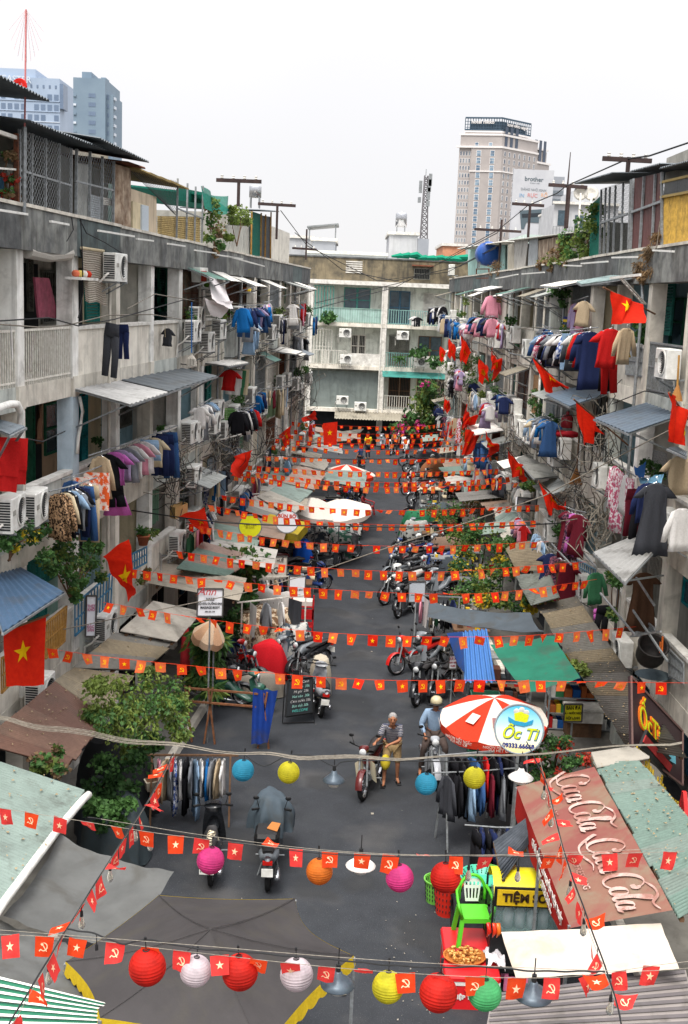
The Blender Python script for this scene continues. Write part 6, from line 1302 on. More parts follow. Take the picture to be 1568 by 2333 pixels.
 # motorbikes and people
BP={k:paint(*c,'gloss') for k,c in dict(black=(34,36,40),red=(190,36,32),blue=(44,66,120),white=(216,216,212),grey=(112,118,124),cream=(214,206,180),maroon=(90,36,36),green=(50,90,76),silver=(168,172,178)).items()}
SEAT=mat('vinyl_seat',rgb(38,37,38),.5);HL=mat('lamp_lens',rgb(214,218,220),.1,spec=.7);RLT=mat('tail_lens',rgb(180,30,24),.25)
def wheel(parent,y,r=.29,w_=.045):
 m=M();m.lathe([(r-.055,-w_),(r-.015,-w_*.9),(r,-.012),(r,.012),(r-.015,w_*.9),(r-.055,w_)],(0,y,r),24,'x');o=m.build('wheel',RUBBER,parent,smooth=True)
 m=M();m.lathe([(r-.055,-w_*.8),(r-.075,-w_*.5),(r-.075,w_*.5),(r-.055,w_*.8)],(0,y,r),24,'x');m.lathe([(0,-.05),(.05,-.05),(.05,.05),(0,.05)],(0,y,r),10,'x')
 for k in range(10):a=k*pi/5;m.tube([(.03*(-1)**k,y+.04*cos(a),r+.04*sin(a)),(0,y+(r-.07)*cos(a),r+(r-.07)*sin(a))],.004,3)
 m.build('rim',CHROME,o,smooth=False);return o
def skin_shell(m,secs,n=14):
 rings=[]
 for y,z,hw,hh in secs:rings.append([m.pt((hw*(abs(cos(2*pi*k/n))**.8)*(1 if cos(2*pi*k/n)>0 else-1),y,z+hh*sin(2*pi*k/n))) for k in range(n)])
 for q,t in zip(rings,rings[1:]):
  for k in range(n):m.idx(q[k],q[(k+1)%n],t[(k+1)%n],t[k])
 m.idx(*rings[0]);m.idx(*rings[-1][::-1])
def build_bike(kind):
 t=thing({'scooter':'motor_scooter','cub':'motorbike'}[kind],'x','motorbike',(0,0,0));B=BP['black']
 wheel(t,.62);wheel(t,-.60)
 m=M()
 if kind=='scooter':
  skin_shell(m,[(-.98,.74,.05,.05),(-.85,.68,.13,.11),(-.55,.62,.18,.15),(-.2,.56,.17,.15),(-.02,.38,.14,.10),(.3,.27,.15,.05),(.42,.3,.15,.05)]);m.build('body',B,t,smooth=True)
  m=M();m.grid(lambda u,v:((u-.5)*.42*(1-.35*v*v),.44+.09*(2*u-1)**2*-1+.09-.14*v+.1*(v>.9),.28+.66*v),8,8);m.build('leg_shield',B,t,smooth=True)
  m=M();skin_shell(m,[(.30,1.0,.16,.05),(.42,.98,.15,.08),(.50,.93,.09,.05)]);m.build('handlebar_cowl',B,t,smooth=True);m=M();skin_shell(m,[(.42,.62,.1,.14),(.55,.6,.14,.12),(.66,.62,.06,.07)]);m.build('front_cowl',B,t,smooth=True)
 else:
  skin_shell(m,[(-.92,.70,.04,.04),(-.75,.66,.09,.07),(-.4,.6,.12,.1),(-.1,.56,.08,.07),(.2,.5,.05,.06),(.4,.72,.05,.06)]);m.build('body',B,t,smooth=True)
  for s in(-1,1):
   m=M();m.grid(lambda u,v:(s*(.07+.13*u),.30+.10*u-.06*v,.72-.42*v-.05*u),4,6);m.grid(lambda u,v:(s*(.08+.13*u),.29+.10*u-.06*v,.72-.42*v-.05*u),4,6);m.build('leg_shield',B,t,smooth=True)
  m=M();skin_shell(m,[(.30,.98,.09,.04),(.42,.98,.10,.08),(.50,.95,.06,.05)]);m.build('handlebar_cowl',B,t,smooth=True)
  m=M();m.cbox((0,.05,.36),(.24,.36,.2));m.tube([(0,.2,.36),(0,.3,.34)],.1,8);m.build('engine',STEEL,t)
 m=M();skin_shell(m,[(-.88,.80,.09,.03),(-.6,.80,.13,.045),(-.3,.775,.12,.045),(-.02,.75,.09,.04)]);m.build('seat',SEAT,t,smooth=True)
 m=M();m.tube([(-.33,.22,1.04),(-.22,.3,1.02),(0,.38,.98),(.22,.3,1.02),(.33,.22,1.04)],.014,6);m.tube([(-.34,.21,1.04),(-.24,.28,1.025)],.022,7);m.tube([(.34,.21,1.04),(.24,.28,1.025)],.022,7);m.build('handlebar',BLK,t)
 m=M();m.lathe([(0,.0),(.07,.0),(.075,-.03),(.03,-.09)],(0,.52,.94 if kind=='cub' else .9),12,'y');m.build('headlight',HL,t,smooth=True)
 m=M()
 for s in(-.08,.08):m.tube([(s,.44,.86),(s,.62,.29)],.022,6)
 m.build('fork',STEEL,t);m=M();m.lathe([(.31,-.07),(.325,-.05),(.325,.05),(.31,.07)],(0,.62,.29),12,'x',ang=2.4,a0=.1);m.build('front_mudguard',B,t,smooth=True)
 m=M();m.lathe([(.31,-.07),(.33,0),(.31,.07)],(0,-.60,.29),8,'x',ang=1.7,a0=1.2);m.build('rear_mudguard',B,t)
 for s in(-1,1):
  m=M();m.tube([(s*.22,.3,1.02),(s*.27,.3,1.2)],.006,4);m.ball((s*.28,.29,1.22),.055,8,1,.25,.7);m.build('mirror',BLK,t,smooth=True)
 m=M();m.tube([(.12,-.05,.22),(.15,-.4,.24),(.16,-.85,.33)],[.02,.05,.055],9);m.build('exhaust',CHROME,t,smooth=True)
 m=M();m.cbox((0,-.97,.66),(.16,.05,.06));m.build('tail_light',RLT,t);m=M();m.cbox((0,-1.0,.5),(.19,.012,.14));m.build('number_plate',WHT,t)
 m=M();m.tube([(-.12,-.1,.25),(-.2,-.15,.0)],.012,5);m.tube([(-.25,.1,.26),(.25,.1,.26)],.014,6);m.build('stand',STEEL,t)
 return t
PROTO={k:[build_bike(k),0] for k in('scooter','cub')}
def bike(px,py,rz,kind,col,label,grp='motorbikes parked in the street',lean=.1,pos=None,shield=None):
 p=pos or G(px,py,0);pr=PROTO[kind];t=pr[0] if pr[1]==0 else copy_tree(pr[0]);pr[1]+=1
 t.location=p;t.rotation_euler=(0,lean,rz);t['label']=label;t['group']=grp
 for o in t.children:
  nm=o.name.split('.')[0]
  if nm in('body','leg_shield','handlebar_cowl','front_cowl','front_mudguard'):
   o.material_slots[0].link='OBJECT';o.material_slots[0].material=BP[shield if shield and nm=='leg_shield' else col]
 return t
def cover(p,rz,sz,mt,label,name='bike_cover',cat='cover',amp=.06,seed=0,top=None,nu=26,nv=14,open_=.0):
 """rumpled cloth thrown over something: sz = (half width, half length, height)"""
 rr=random.Random(seed);ph=[rr.uniform(0,6) for _ in range(6)];p=Vector(p);T=thing(name,label,cat,p);m=M()
 def P(u,v):
  a=2*pi*u;k=v;r=min(1,sin(min(pi/2,k*2.2)));h=sz[2]*(1-max(0,k-.35)/.65*(1-open_)) if k>.35 else sz[2]*(1+.12*(top or 0)*cos(k*4.5))
  f=1+amp*1.6*sin(a*7+ph[0]+k*3)*k+amp*sin(a*13+ph[1])*k;e=.12*max(0,k-.4)
  x=sz[0]*(r+e)*f*cos(a);y=sz[1]*(r+e)*f*sin(a);z=h+amp*sz[2]*.8*(sin(x*9+ph[2])+sin(y*7+ph[3]))*(1-k*.6)+(top or 0)*y*.35
  return p+Vector((x*cos(rz)-y*sin(rz),x*sin(rz)+y*cos(rz),max(.03,z)))
 m.grid(P,nu,nv);m.build('cloth',mt,T,smooth=True);return T
for i,(x,y,rz,kd,c,l) in enumerate(((498,1602,-1.7,'cub','black','black motorbike behind the wooden frame, left one'),(548,1612,-1.9,'scooter','green','dark green scooter behind the wooden frame, beside the red cart'),(522,1535,-1.9,'cub','red','red motorbike leftmost of the cluster beside the dracaena'),(505,1500,-2.2,'scooter','blue','blue scooter behind the red motorbike near the dracaena'),(545,1560,-2.0,'cub','black','black motorbike half under the red covered cart'),(540,1475,-1.8,'scooter','green','dark green scooter behind the red covered cart'),(672,1530,2.3,'scooter','grey','grey scooter just behind the chalkboard'),(706,1540,2.5,'cub','black','black motorbike right of the grey scooter by the chalkboard'),(722,1612,.15,'scooter','silver','scooter with white seen from the rear beside the chalkboard'),(684,1600,.2,'cub','black','black motorbike behind the chalkboard stand'),(705,1350,-.9,'scooter','blue','blue scooter beside the paper notice board'),(690,1318,-1.0,'cub','black','black motorbike behind the noodle signboard'),(664,1300,-1.2,'scooter','maroon','maroon scooter under the blue cloth'),(640,1280,-1.3,'cub','grey','grey motorbike left of the striped covers'),(742,1300,-.6,'cub','black','black motorbike in front of the striped cover, street side'),(718,1285,-.8,'scooter','white','white scooter among the covered bikes on the left'),(700,1262,-1.0,'cub','red','red motorbike among the covered bikes on the left'),(790,1278,-.6,'scooter','silver','silver scooter at the street edge of the left covered bikes'),(772,1250,-.8,'cub','black','black motorbike behind the silver scooter on the left'),(800,1235,-.5,'cub','white','pale motorbike furthest back of the left covered bikes'),(735,1200,-.9,'scooter','red','red scooter beneath the white parasols'),(780,1185,-.8,'cub','black','black motorbike beneath the white parasols'),(968,1592,2.75,'scooter','black','black scooter with silver front beside the blue curtain'),(945,1530,2.2,'cub','red','red motorbike behind the black silver scooter'),(1015,1590,2.6,'cub','black','black motorbike at the corner of the blue curtain'),(985,1520,2.3,'scooter','grey','grey scooter between the red motorbike and the blue curtain'),(925,1398,2.7,'scooter','black','black scooter at the front of the middle right row'),(905,1372,2.4,'cub','black','black motorbike second in the middle right row'),(925,1350,2.3,'scooter','white','white scooter third in the middle right row'),(918,1325,2.2,'cub','grey','grey motorbike fourth in the middle right row'),(930,1305,2.1,'scooter','black','black scooter fifth in the middle right row'),(960,1300,2.1,'cub','maroon','maroon motorbike sixth in the middle right row'),(990,1330,2.0,'cub','silver','silver motorbike deep in the middle right row by the bushes'),(1000,1300,2.0,'scooter','blue','blue scooter deep in the middle right row by the bushes'),(960,1345,2.1,'cub','black','black motorbike beside the white sign card on the right'),(940,1262,2.0,'cub','black','black motorbike in front of the green rain covers'),(960,1235,2.0,'scooter','grey','grey scooter among the green rain covers'),(1000,1250,1.9,'cub','black','black motorbike beside the yellow flowered bush'),(965,1150,1.9,'cub','black','black motorbike first of the far right row'),(950,1128,1.9,'scooter','maroon','maroon scooter second of the far right row'),(945,1108,1.8,'cub','black','black motorbike third of the far right row'),(965,1090,1.8,'scooter','grey','grey scooter fourth of the far right row'),(950,1078,1.8,'cub','black','black motorbike fifth of the far right row'),(990,1110,1.8,'cub','black','black motorbike behind the black name board'),(895,1035,2.9,'cub','black','black motorbike riding away at the far end of the street, left one'),(925,1030,2.9,'scooter','white','white scooter at the far end of the street, middle one'),(875,1022,2.9,'scooter','grey','grey scooter furthest back in the street'))):
 bike(x,y,rz,kd,c,l,lean=.12)
bs=bike(486,1975,.06,'scooter','black','black scooter with a cream floral seat and number plate 136.90',lean=-.04)
q=bs.location;pl=thing('seat_cover','cream floral cloth on the seat of the black scooter','cloth',q);m=M();m.grid(lambda u,v:q+Vector(((u-.5)*.34,-.95+.6*v,.86-.5*(u-.5)**2*2+.012*sin(u*20))),10,8);m.build('cloth',pattern('pattern_seat',(226,214,186),(90,84,74),22),pl,smooth=True)
o=ink(0,.085,'136.90',BLK,pl,q+Vector((-.0,-1.012,.46)),(1,0,0),(0,0,1),.002,bold=.002);
m=M();m.cbox(q+Vector((0,-1.0,.49)),(.24,.014,.2));m.build('number_plate',WHT,pl)
bike(614,1985,.02,'scooter','grey','scooter half hidden by a rain cape, with a brown patch on its seat',lean=.0)
p=G(612,1978,0);p.z=.38;cover((p.x,p.y+.45,.42),.1,(.36,.42,.74),paint(96,112,124,'sheet'),'blue grey rain cape thrown over the front of the second scooter',amp=.09,seed=3,top=.25,nu=40,nv=18,open_=.25)
T=thing('bag','black bag with a brown flap on the second scooter','bag',(p.x,p.y-.55,.8));m=M();m.bev(p.x-.22,p.x+.2,p.y-.75,p.y-.25,.8,.98,.06);m.build('bag',BLK,T);m=M();m.hexa([(p.x-.02,p.y-.5,.985),(p.x+.16,p.y-.6,.985),(p.x+.2,p.y-.3,.985),(p.x+.05,p.y-.25,.985),(p.x-.02,p.y-.5,.995),(p.x+.16,p.y-.6,.995),(p.x+.2,p.y-.3,.995),(p.x+.05,p.y-.25,.995)]);m.build('flap',paint(190,124,70),T)
STRIPE=pattern('pattern_grey_stripe',(190,190,186),(66,76,86),4);RAIN=paint(86,100,106,'sheet')
for x,y,rz,sz,mt,l in((600,1490,-.3,(1.0,.7,1.25),pattern('pattern_leopard_cover',(214,196,170),(120,92,70),8),'spotted cream cloth covering bikes behind the red cart'),(608,1548,-.1,(.5,.38,1.0),paint(206,34,44),'bright red cloth over the cart beside the chalkboard'),(592,1588,.2,(.55,.3,.6),paint(140,134,124),'grey brown sheet spread at the foot of the red cart'),(668,1510,.2,(.5,.5,1.1),STRIPE,'striped cover over the bikes behind the chalkboard'),(728,1578,.1,(.26,.5,.95),paint(196,188,170),'pale cloth over the seat of the rear facing scooter'),(612,1440,.0,(.75,.5,1.25),paint(206,202,196),'white and grey cloth heap under the white metal rack'),(715,1275,.3,(.65,.9,1.15),STRIPE,'grey striped cover on the left bikes below the yellow awning'),(772,1265,.3,(.6,.8,1.1),pattern('pattern_white_green',(214,216,212),(80,130,110),5),'white green cover on the left bikes, street side'),(690,1300,.3,(.35,.5,1.05),paint(30,90,190),'blue cloth over a bike behind the noodle signboard'),(665,1262,.2,(.5,.6,1.2),paint(216,110,130),'pink cover among the left bikes'),(955,1222,.4,(.8,.6,1.1),paint(44,140,96,'sheet'),'green cover over the bikes opposite the yellow awning'),(945,1245,.3,(.6,.5,1.05),paint(206,208,204,'sheet'),'white cover over the bikes opposite the yellow awning'),(1000,1215,.3,(.9,.7,1.2),RAIN,'dark cover over the bikes by the flowering bush'),(1020,1290,.3,(.8,.6,1.1),paint(130,110,96),'brown cover over the bikes by the flowering bush'),(1040,1340,.3,(.8,.6,1.0),paint(60,66,72),'dark grey cover beside the sagging grey tarpaulin'),(1005,1095,.3,(1.1,.6,1.2),paint(150,100,70),'brown cover on the far right row of bikes'),(975,1070,.2,(.8,.5,1.1),paint(70,72,76),'grey cover at the end of the far right row'),(262,1950,.6,(.5,.7,1.15),RAIN,'blue grey rain cover over the bike below the bushes at left'),(228,1925,.4,(.4,.6,1.1),paint(60,70,78,'sheet'),'dark rain cover behind the blue grey one at left'),(265,1850,.3,(.7,.6,1.55),paint(56,60,64,'sheet'),'tall dark netted cover beside the bushes at lower left')):
 cover(G(x,y,0),rz,sz,mt,l,seed=int(x+y),amp=.07)
 # people
SKN=mat('skin',rgb(168,116,86),.6,rgb(148,98,72),10,.4);HAIRG=mat('grey_hair',rgb(170,168,166),.9,rgb(120,118,118),60,.8);HAIRB=mat('black_hair',rgb(34,30,28),.8)
def skinmesh(name,J,E,rad,mt,T,sub=2,root='pelvis'):
 ks=[k for k in J if any(k in e for e in E)];me=bpy.data.meshes.new(name);me.from_pydata([tuple(J[k]) for k in ks],[(ks.index(a),ks.index(b)) for a,b in E],[])
 o=bpy.data.objects.new(name,me);COL.objects.link(o);o.parent=T;me.materials.append(mt);md=o.modifiers.new('skin','SKIN');md.use_smooth_shade=True;me.skin_vertices or me.attributes
 if not me.skin_vertices:
  bpy.context.view_layer.objects.active=o;bpy.ops.mesh.customdata_skin_add()
 for i,k in enumerate(ks):r=rad.get(k,.03);me.skin_vertices[0].data[i].radius=r if isinstance(r,tuple) else(r,r);me.skin_vertices[0].data[i].use_root=(k==root)
 s=o.modifiers.new('sub','SUBSURF');s.levels=sub;s.render_levels=sub;return o
def person(base,rz,pose,label,shirt,lower,lower_len='knee',sleeves='short',hair=HAIRB,helmet=None,sc=1.,shoes=None,group=None,hat=None):
 T=thing('person',label,'person',base,group,rz);T.scale=(sc,)*3
 J=dict(pelvis=(0,0,.90),spine=(0,.02,1.06),chest=(0,.04,1.24),neck=(0,.04,1.40),head0=(0,.05,1.47),head1=(0,.06,1.56))
 for s,n in((-1,'l'),(1,'r')):J.update({'sh'+n:(s*.17,.03,1.33),'el'+n:(s*.23,.02,1.08),'wr'+n:(s*.24,.12,.86),'hd'+n:(s*.24,.15,.79),'hp'+n:(s*.09,0,.84),'kn'+n:(s*.10,.03,.47),'an'+n:(s*.10,-.02,.07),'to'+n:(s*.12,.14,.03)})
 J.update(pose);J={k:Vector(v) for k,v in J.items()}
 E=[('pelvis','spine'),('spine','chest'),('chest','neck'),('neck','head0'),('head0','head1')];rad=dict(pelvis=.12,spine=.11,chest=(.13,.10),neck=.052,head0=.06,head1=.075)
 for n in 'lr':
  E+=[('chest','sh'+n),('sh'+n,'el'+n),('el'+n,'wr'+n),('wr'+n,'hd'+n),('pelvis','hp'+n),('hp'+n,'kn'+n),('kn'+n,'an'+n),('an'+n,'to'+n)]
  rad.update({'sh'+n:.055,'el'+n:.038,'wr'+n:.024,'hd'+n:(.032,.016),'hp'+n:.085,'kn'+n:.052,'an'+n:.034,'to'+n:(.036,.024)})
  d=(J['hd'+n]-J['wr'+n]).normalized();a,b=basis(d)
  for i,t in enumerate((-1.5,-.5,.5,1.5,2.6)):
   k='f%s%d'%(n,i);J[k]=J['hd'+n]+a*.016*t+d*(.055 if i<4 else .02)*(1-.12*abs(t-.5));J[k+'b']=J[k]+d*.012-b*.03;E+=[('hd'+n,k),(k,k+'b')];rad[k]=.0085;rad[k+'b']=.007
 skinmesh('body',J,E,rad,SKN,T)
 h=J['head1']+Vector((0,.01,.03));hd=M();hd.ball(h,.1,18,.80,.95,1.18);hd.ball(h+Vector((0,.03,-.075)),.06,12,.95,.9,.8)
 hd.ball(h+Vector((0,.105,-.015)),.02,8,.7,1,1.3)
 for s in(-1,1):hd.ball(h+Vector((s*.082,0,-.01)),.026,8,.35,.7,1.1)
 hd.build('head',SKN,T,smooth=True).location=(0,0,0);T.children[-1].data.transform(Matrix.Translation(Vector(base)))
 e=M()
 for s in(-1,1):e.ball(h+Vector((s*.032,.087,.012)),.011,6);e.cbox(h+Vector((s*.033,.093,.034)),(.034,.006,.007))
 e.cbox(h+Vector((0,.095,-.055)),(.042,.01,.008));e.build('face_features',paint(60,36,30),None).parent=T
 if helmet:m=M();m.lathe([(.118,-.01),(.125,.03),(.115,.085),(.07,.13),(0,.145)],h,18);m.build('helmet',helmet,None,smooth=True).parent=T;m=M();m.lathe([(.119,.0),(.17,-.01),(.165,.0),(.12,.012)],h,8,'z',2.2,.47);m.build('visor',BLK).parent=T
 else:m=M();m.ball(h+Vector((0,-.018,.03)),.105,14,.88,.95,1.02);m.v=[v if(v.z>h.z+.045 or v.y<h.y-.005+(v.z-h.z)*.9) else h+(v-h)*.8 for v in m.v];m.build('hair',hair,None,smooth=True).parent=T
 J2=dict(J);J2['waist']=J['pelvis']+Vector((0,0,-.04))
 E2=[('waist','spine'),('spine','chest'),('chest','neck2'),('chest','shl'),('chest','shr')];J2['neck2']=J['chest'].lerp(J['neck'],.75);r2=dict(waist=(.155,.13),spine=(.148,.125),chest=(.158,.125),neck2=.075,shl=.078,shr=.078)
 for n in 'lr':
  J2['me'+n]=J['sh'+n].lerp(J['el'+n],.85);E2.append(('sh'+n,'me'+n));r2['me'+n]=.07
  if sleeves=='long':E2+=[('me'+n,'el'+n),('el'+n,'wr'+n)];r2['el'+n]=.056;r2['wr'+n]=.042
 skinmesh('shirt',J2,E2,r2,shirt,T,root='waist')
 E3=[('pelvis','hpl'),('pelvis','hpr')];r3_=dict(pelvis=(.14,.125),hpl=.108,hpr=.108)
 for n in 'lr':
  J2['mk'+n]=J['hp'+n].lerp(J['kn'+n],.5);E3+=[('hp'+n,'mk'+n),('mk'+n,'kn'+n)];r3_['mk'+n]=.095;r3_['kn'+n]=.078 if lower_len=='knee' else .07
  if lower_len!='knee':J2['ma'+n]=J['kn'+n].lerp(J['an'+n],.92);E3.append(('kn'+n,'ma'+n));r3_['ma'+n]=.055
 skinmesh('shorts' if lower_len=='knee' else 'trousers',J2,E3,r3_,lower,T)
 for n in 'lr':
  m=M();a,t=J['an'+n],J['to'+n];d=(t-a);d.z=0;d.normalize();c=Vector((0,0,1)).cross(d);m.hexa([a-d*.07-c*.04+Vector((0,0,-.07)),a-d*.07+c*.04+Vector((0,0,-.07)),t+d*.06+c*.045+Vector((0,0,-.03)),t+d*.06-c*.045+Vector((0,0,-.03))]+[a-d*.07-c*.04+Vector((0,0,-.045)),a-d*.07+c*.04+Vector((0,0,-.045)),t+d*.06+c*.045+Vector((0,0,-.008)),t+d*.06-c*.045+Vector((0,0,-.008))])
  m.bar(t-d*.03-c*.05,t-d*.03+c*.05,.02,.05);m.build('sandal',shoes or BLK).parent=T
 return T
_st=bpy.data.materials.new('striped_knit');_st.use_nodes=True;n_=_st.node_tree;b_=n_.nodes['Principled BSDF'];b_.inputs['Roughness'].default_value=.9
tc=n_.nodes.new('ShaderNodeTexCoord');wv=n_.nodes.new('ShaderNodeTexWave');wv.bands_direction='Z';wv.inputs['Scale'].default_value=5.2;wv.inputs['Distortion'].default_value=.6;wv.inputs['Detail Scale'].default_value=2;cr=n_.nodes.new('ShaderNodeValToRGB');cr.color_ramp.interpolation='CONSTANT'
for i_,(ps,cc) in enumerate(((0,rgb(62,66,84)),(.34,rgb(140,140,146)),(.52,rgb(214,208,200)),(.7,rgb(70,74,90)))):
 el=cr.color_ramp.elements[i_] if i_<2 else cr.color_ramp.elements.new(ps);el.position=ps;el.color=cc+(1,)
n_.links.new(tc.outputs['Object'],wv.inputs[0]);n_.links.new(wv.outputs[0],cr.inputs[0]);n_.links.new(cr.outputs[0],b_.inputs['Base Color'])
cb=bike(0,0,pi-.28,"cub","maroon",'old maroon and white motorbike pushed by the grey haired man',lean=.10,pos=Vector((.80,22.05,0)),shield='cream')
T=thing('bag','yellow bag hanging behind the leg shield of the pushed motorbike','bag',(1.04,22.15,.45));m=M();m.ball((1.06,22.15,.52),.13,12,.8,.8,1.3);m.build('bag',paint(220,200,60),T,smooth=True)
HSH=paint(176,150,110)
man=person((1.20,22.35,0),pi,dict(pelvis=(0,-.02,.86),spine=(.01,.06,1.02),chest=(.03,.16,1.19),neck=(.04,.23,1.33),head0=(.04,.26,1.39),head1=(.04,.29,1.46),shl=(-.14,.14,1.27),shr=(.2,.14,1.27),ell=(-.13,.26,1.03),wrl=(.06,.36,.98),hdl=(.12,.40,.96),elr=(.30,.28,1.05),wrr=(.36,.44,1.05),hdr=(.38,.50,1.04),hpl=(-.09,0,.80),hpr=(.09,0,.80),knl=(-.12,.05,.45),knr=(.14,.10,.45),anr=(.15,.12,.07),tor=(.17,.28,.03),anl=(-.13,-.05,.07),tol=(-.16,.10,.03)),'grey haired man in a striped shirt and khaki shorts pushing the old motorbike',_st,HSH,hair=HAIRG,sc=1.0)
bike(0,0,pi+.05,'cub','silver','silver motorbike ridden by the man in a pale blue shirt',lean=.05,pos=Vector((2.1,22.75,0)))
BS=paint(150,176,204)
person((2.1,23.05,0),pi,dict(pelvis=(0,0,.86),spine=(0,.03,1.03),chest=(0,.08,1.22),neck=(0,.11,1.37),head0=(0,.13,1.43),head1=(0,.15,1.52),shl=(-.18,.08,1.32),shr=(.18,.08,1.32),ell=(-.36,.2,1.16),wrl=(-.42,.42,1.07),hdl=(-.42,.5,1.05),elr=(.28,.12,1.05),wrr=(.22,.3,.92),hdr=(.2,.36,.88),hpl=(-.1,.05,.82),hpr=(.1,.05,.82),knl=(-.22,.42,.68),knr=(.22,.42,.68),anl=(-.2,.34,.27),anr=(.26,.2,.09),tol=(-.2,.5,.25),tor=(.28,.36,.04)),'helmeted rider in a pale blue long sleeved shirt seated on the silver motorbike',BS,paint(88,76,72),'long','long',helmet=mat('cream_helmet',rgb(214,204,170),.3,rgb(150,140,110),6),sc=1.02)
for x,y,rz,sh_,lo,l in((838,1046,.5,(226,190,40),(50,52,60),'person in a yellow jacket standing at the far end of the street'),(1008,1085,2,(60,64,70),(80,76,70),'person in dark clothes beside the far right bikes'),(820,1075,1,(70,90,130),(50,50,56),'person in a blue shirt behind the striped far parasol'),(900,1034,3,(210,210,206),(60,60,60),'person in a white shirt on the far black motorbike'),(790,1150,2.4,(120,60,60),(60,60,70),'person in a dark red shirt under the white parasols')):
 person(G(x,y,0),rz,{},l,paint(*sh_),paint(*lo),'long',group=None)
 # stalls, roofs, tarpaulins, street furniture
g_=lambda zf,*l:[G(*zf(x,y),z) for x,y,z in l]
SG=paint(170,190,182,'sheet');SR=paint(126,92,78,'metal');SW=paint(222,216,204,'sheet');SB=paint(156,144,122,'metal');SGY=paint(140,138,132,'metal');TG=paint(120,122,121,'sheet');SGN2=paint(118,142,132,'metal')
for l,q,ms,n,kw in(('pale green corrugated roof at the left edge with a white gutter pipe',g_(z4,(-420,620,3.1),(-60,-40,3.1),(532,158,2.7),(10,840,2.7)),[SG],7,dict(debris=60)),('rusty brown corrugated roof below the large air conditioner',g_(z3,(-120,1420,3.1),(330,1052,3.1),(640,1275,2.6),(420,1570,2.6)),[SR,SR,paint(140,108,92,'metal')],7,dict(debris=50)),('faded green roof patch between the rusty and the grey roof',g_(z3,(335,1040,3.12),(450,965,3.12),(820,1010,2.62),(640,1250,2.62)),[SGN2,SB],3,dict(debris=10)),('old grey plank coloured lean-to roof on the left',g_(z3,(445,960,3.13),(700,750,3.13),(1060,815,2.66),(880,975,2.64)),[SB,SB,SGY],5,dict(debris=30)),('bright white corrugated roof beneath the nail salon sign',g_(z3,(735,735,3.2),(935,555,3.2),(1230,620,2.75),(1075,800,2.75)),[SW],4,{}),('pinkish brown and green sheet roof left of the noodle signboard',g_(z3,(1080,350,3.1),(1240,190,3.1),(1560,280,2.6),(1390,400,2.6)),[SGN2,paint(164,140,128,'metal')],4,{}),('grey sheet roof left of the yellow awning',g_(z6,(60,500,3.0),(170,430,3.0),(420,520,2.6),(300,580,2.6)),[SGY,SW],3,{}),('white sheet roof above the yellow awning',g_(z6,(180,430,3.05),(260,400,3.05),(470,490,2.7),(400,550,2.7)),[SW],2,{}),('mint green sheet roof left of the white parasols',g_(z6,(230,415,3.0),(330,350,3.0),(520,400,2.7),(440,480,2.7)),[SG],2,{}),('pink beige sheet roof far down the left stalls',g_(z6,(340,345,3.0),(440,240,3.0),(600,290,2.7),(540,390,2.7)),[paint(206,184,170,'sheet')],3,{}),('cream sheet roof beside the striped far parasol',g_(z6,(440,235,3.1),(490,190,3.1),(640,210,2.7),(590,270,2.7)),[SW],2,{}),('pale green flat sheet roof standing out below the striped far parasol',g_(z6,(565,330,2.5),(612,270,2.5),(865,275,2.3),(850,382,2.3)),[SG],3,{}),('grey roof at the far left behind the big full flag',g_(z5,(480,1500,3.0),(600,1440,3.0),(830,1410,2.6),(760,1480,2.6)),[SGY,SW],3,{}),('long brown grey corrugated lean-to roof on the right',g_(r5,(1560,1330,3.1),(890,352,3.1),(640,408,2.5),(1190,1262,2.5)),[SB,SGY,paint(120,116,108,'metal')],14,dict(debris=120)),('pale roof sheet just above the long brown lean-to',g_(r5,(780,350,3.15),(720,205,3.15),(505,214,2.6),(610,400,2.6)),[paint(186,194,186,'sheet')],3,{}),('weathered plank roof opposite the noodle signs, right side',g_(r5,(720,190,3.1),(640,0,3.1),(440,30,2.6),(520,190,2.6)),[SB],3,{}),('green grey corrugated roof at the lower right with tangled wire on it',g_(r6,(1900,700,3.0),(1270,-30,3.0),(990,-25,2.85),(1510,920,2.85)),[SGN2,paint(128,144,136,'metal')],11,dict(debris=120)),('white ribbed roof piece at the top of the green roof, lower right',g_(r5,(1330,1340,2.95),(1230,1275,2.95),(965,1315,2.9),(1000,1400,2.9)),[SW],2,{}),('small dark tiled roof over the green baskets',g_(r6,(590,470,2.0),(580,320,2.2),(375,460,1.8),(430,700,1.7)),[mat('dark_tile',rgb(84,90,98),.8,rgb(58,64,72),6,.6,bump=.3)],4,dict(amp=.06,waves=3)),('teal sheet roof far down the right stalls',g_(z6,(1560,300,3.0),(1540,240,3.0),(1300,255,2.6),(1330,290,2.6)),[SGN2],3,{}),('brown sheet roof among the far right flags',g_(z6,(1600,330,2.9),(1590,280,2.9),(1390,285,2.5),(1410,315,2.5)),[SB],2,{}),('grey green sheet roof right of the black name board',g_(r4,(330,960,3.0),(290,900,3.0),(180,960,2.6),(200,1110,2.6)),[SGY,SG],2,{}),('pale sheet roof below the white BACH DUONG sign',g_(r4,(560,1290,3.0),(470,1160,3.0),(370,1180,2.6),(430,1430,2.6)),[SG,SW],3,{})):
 sheet_roof(l,q,ms,n,**kw)
T=thing('gutter_pipe','fat white gutter pipe along the pale green roof at lower left','pipe',G(*z4(10,850),2.6));m=M();m.tube([G(*z4(x,y),2.72) for x,y in((-60,950),(20,830),(370,360),(510,195),(545,165))],.055,9);m.build('pipe',WHT,T,smooth=True)
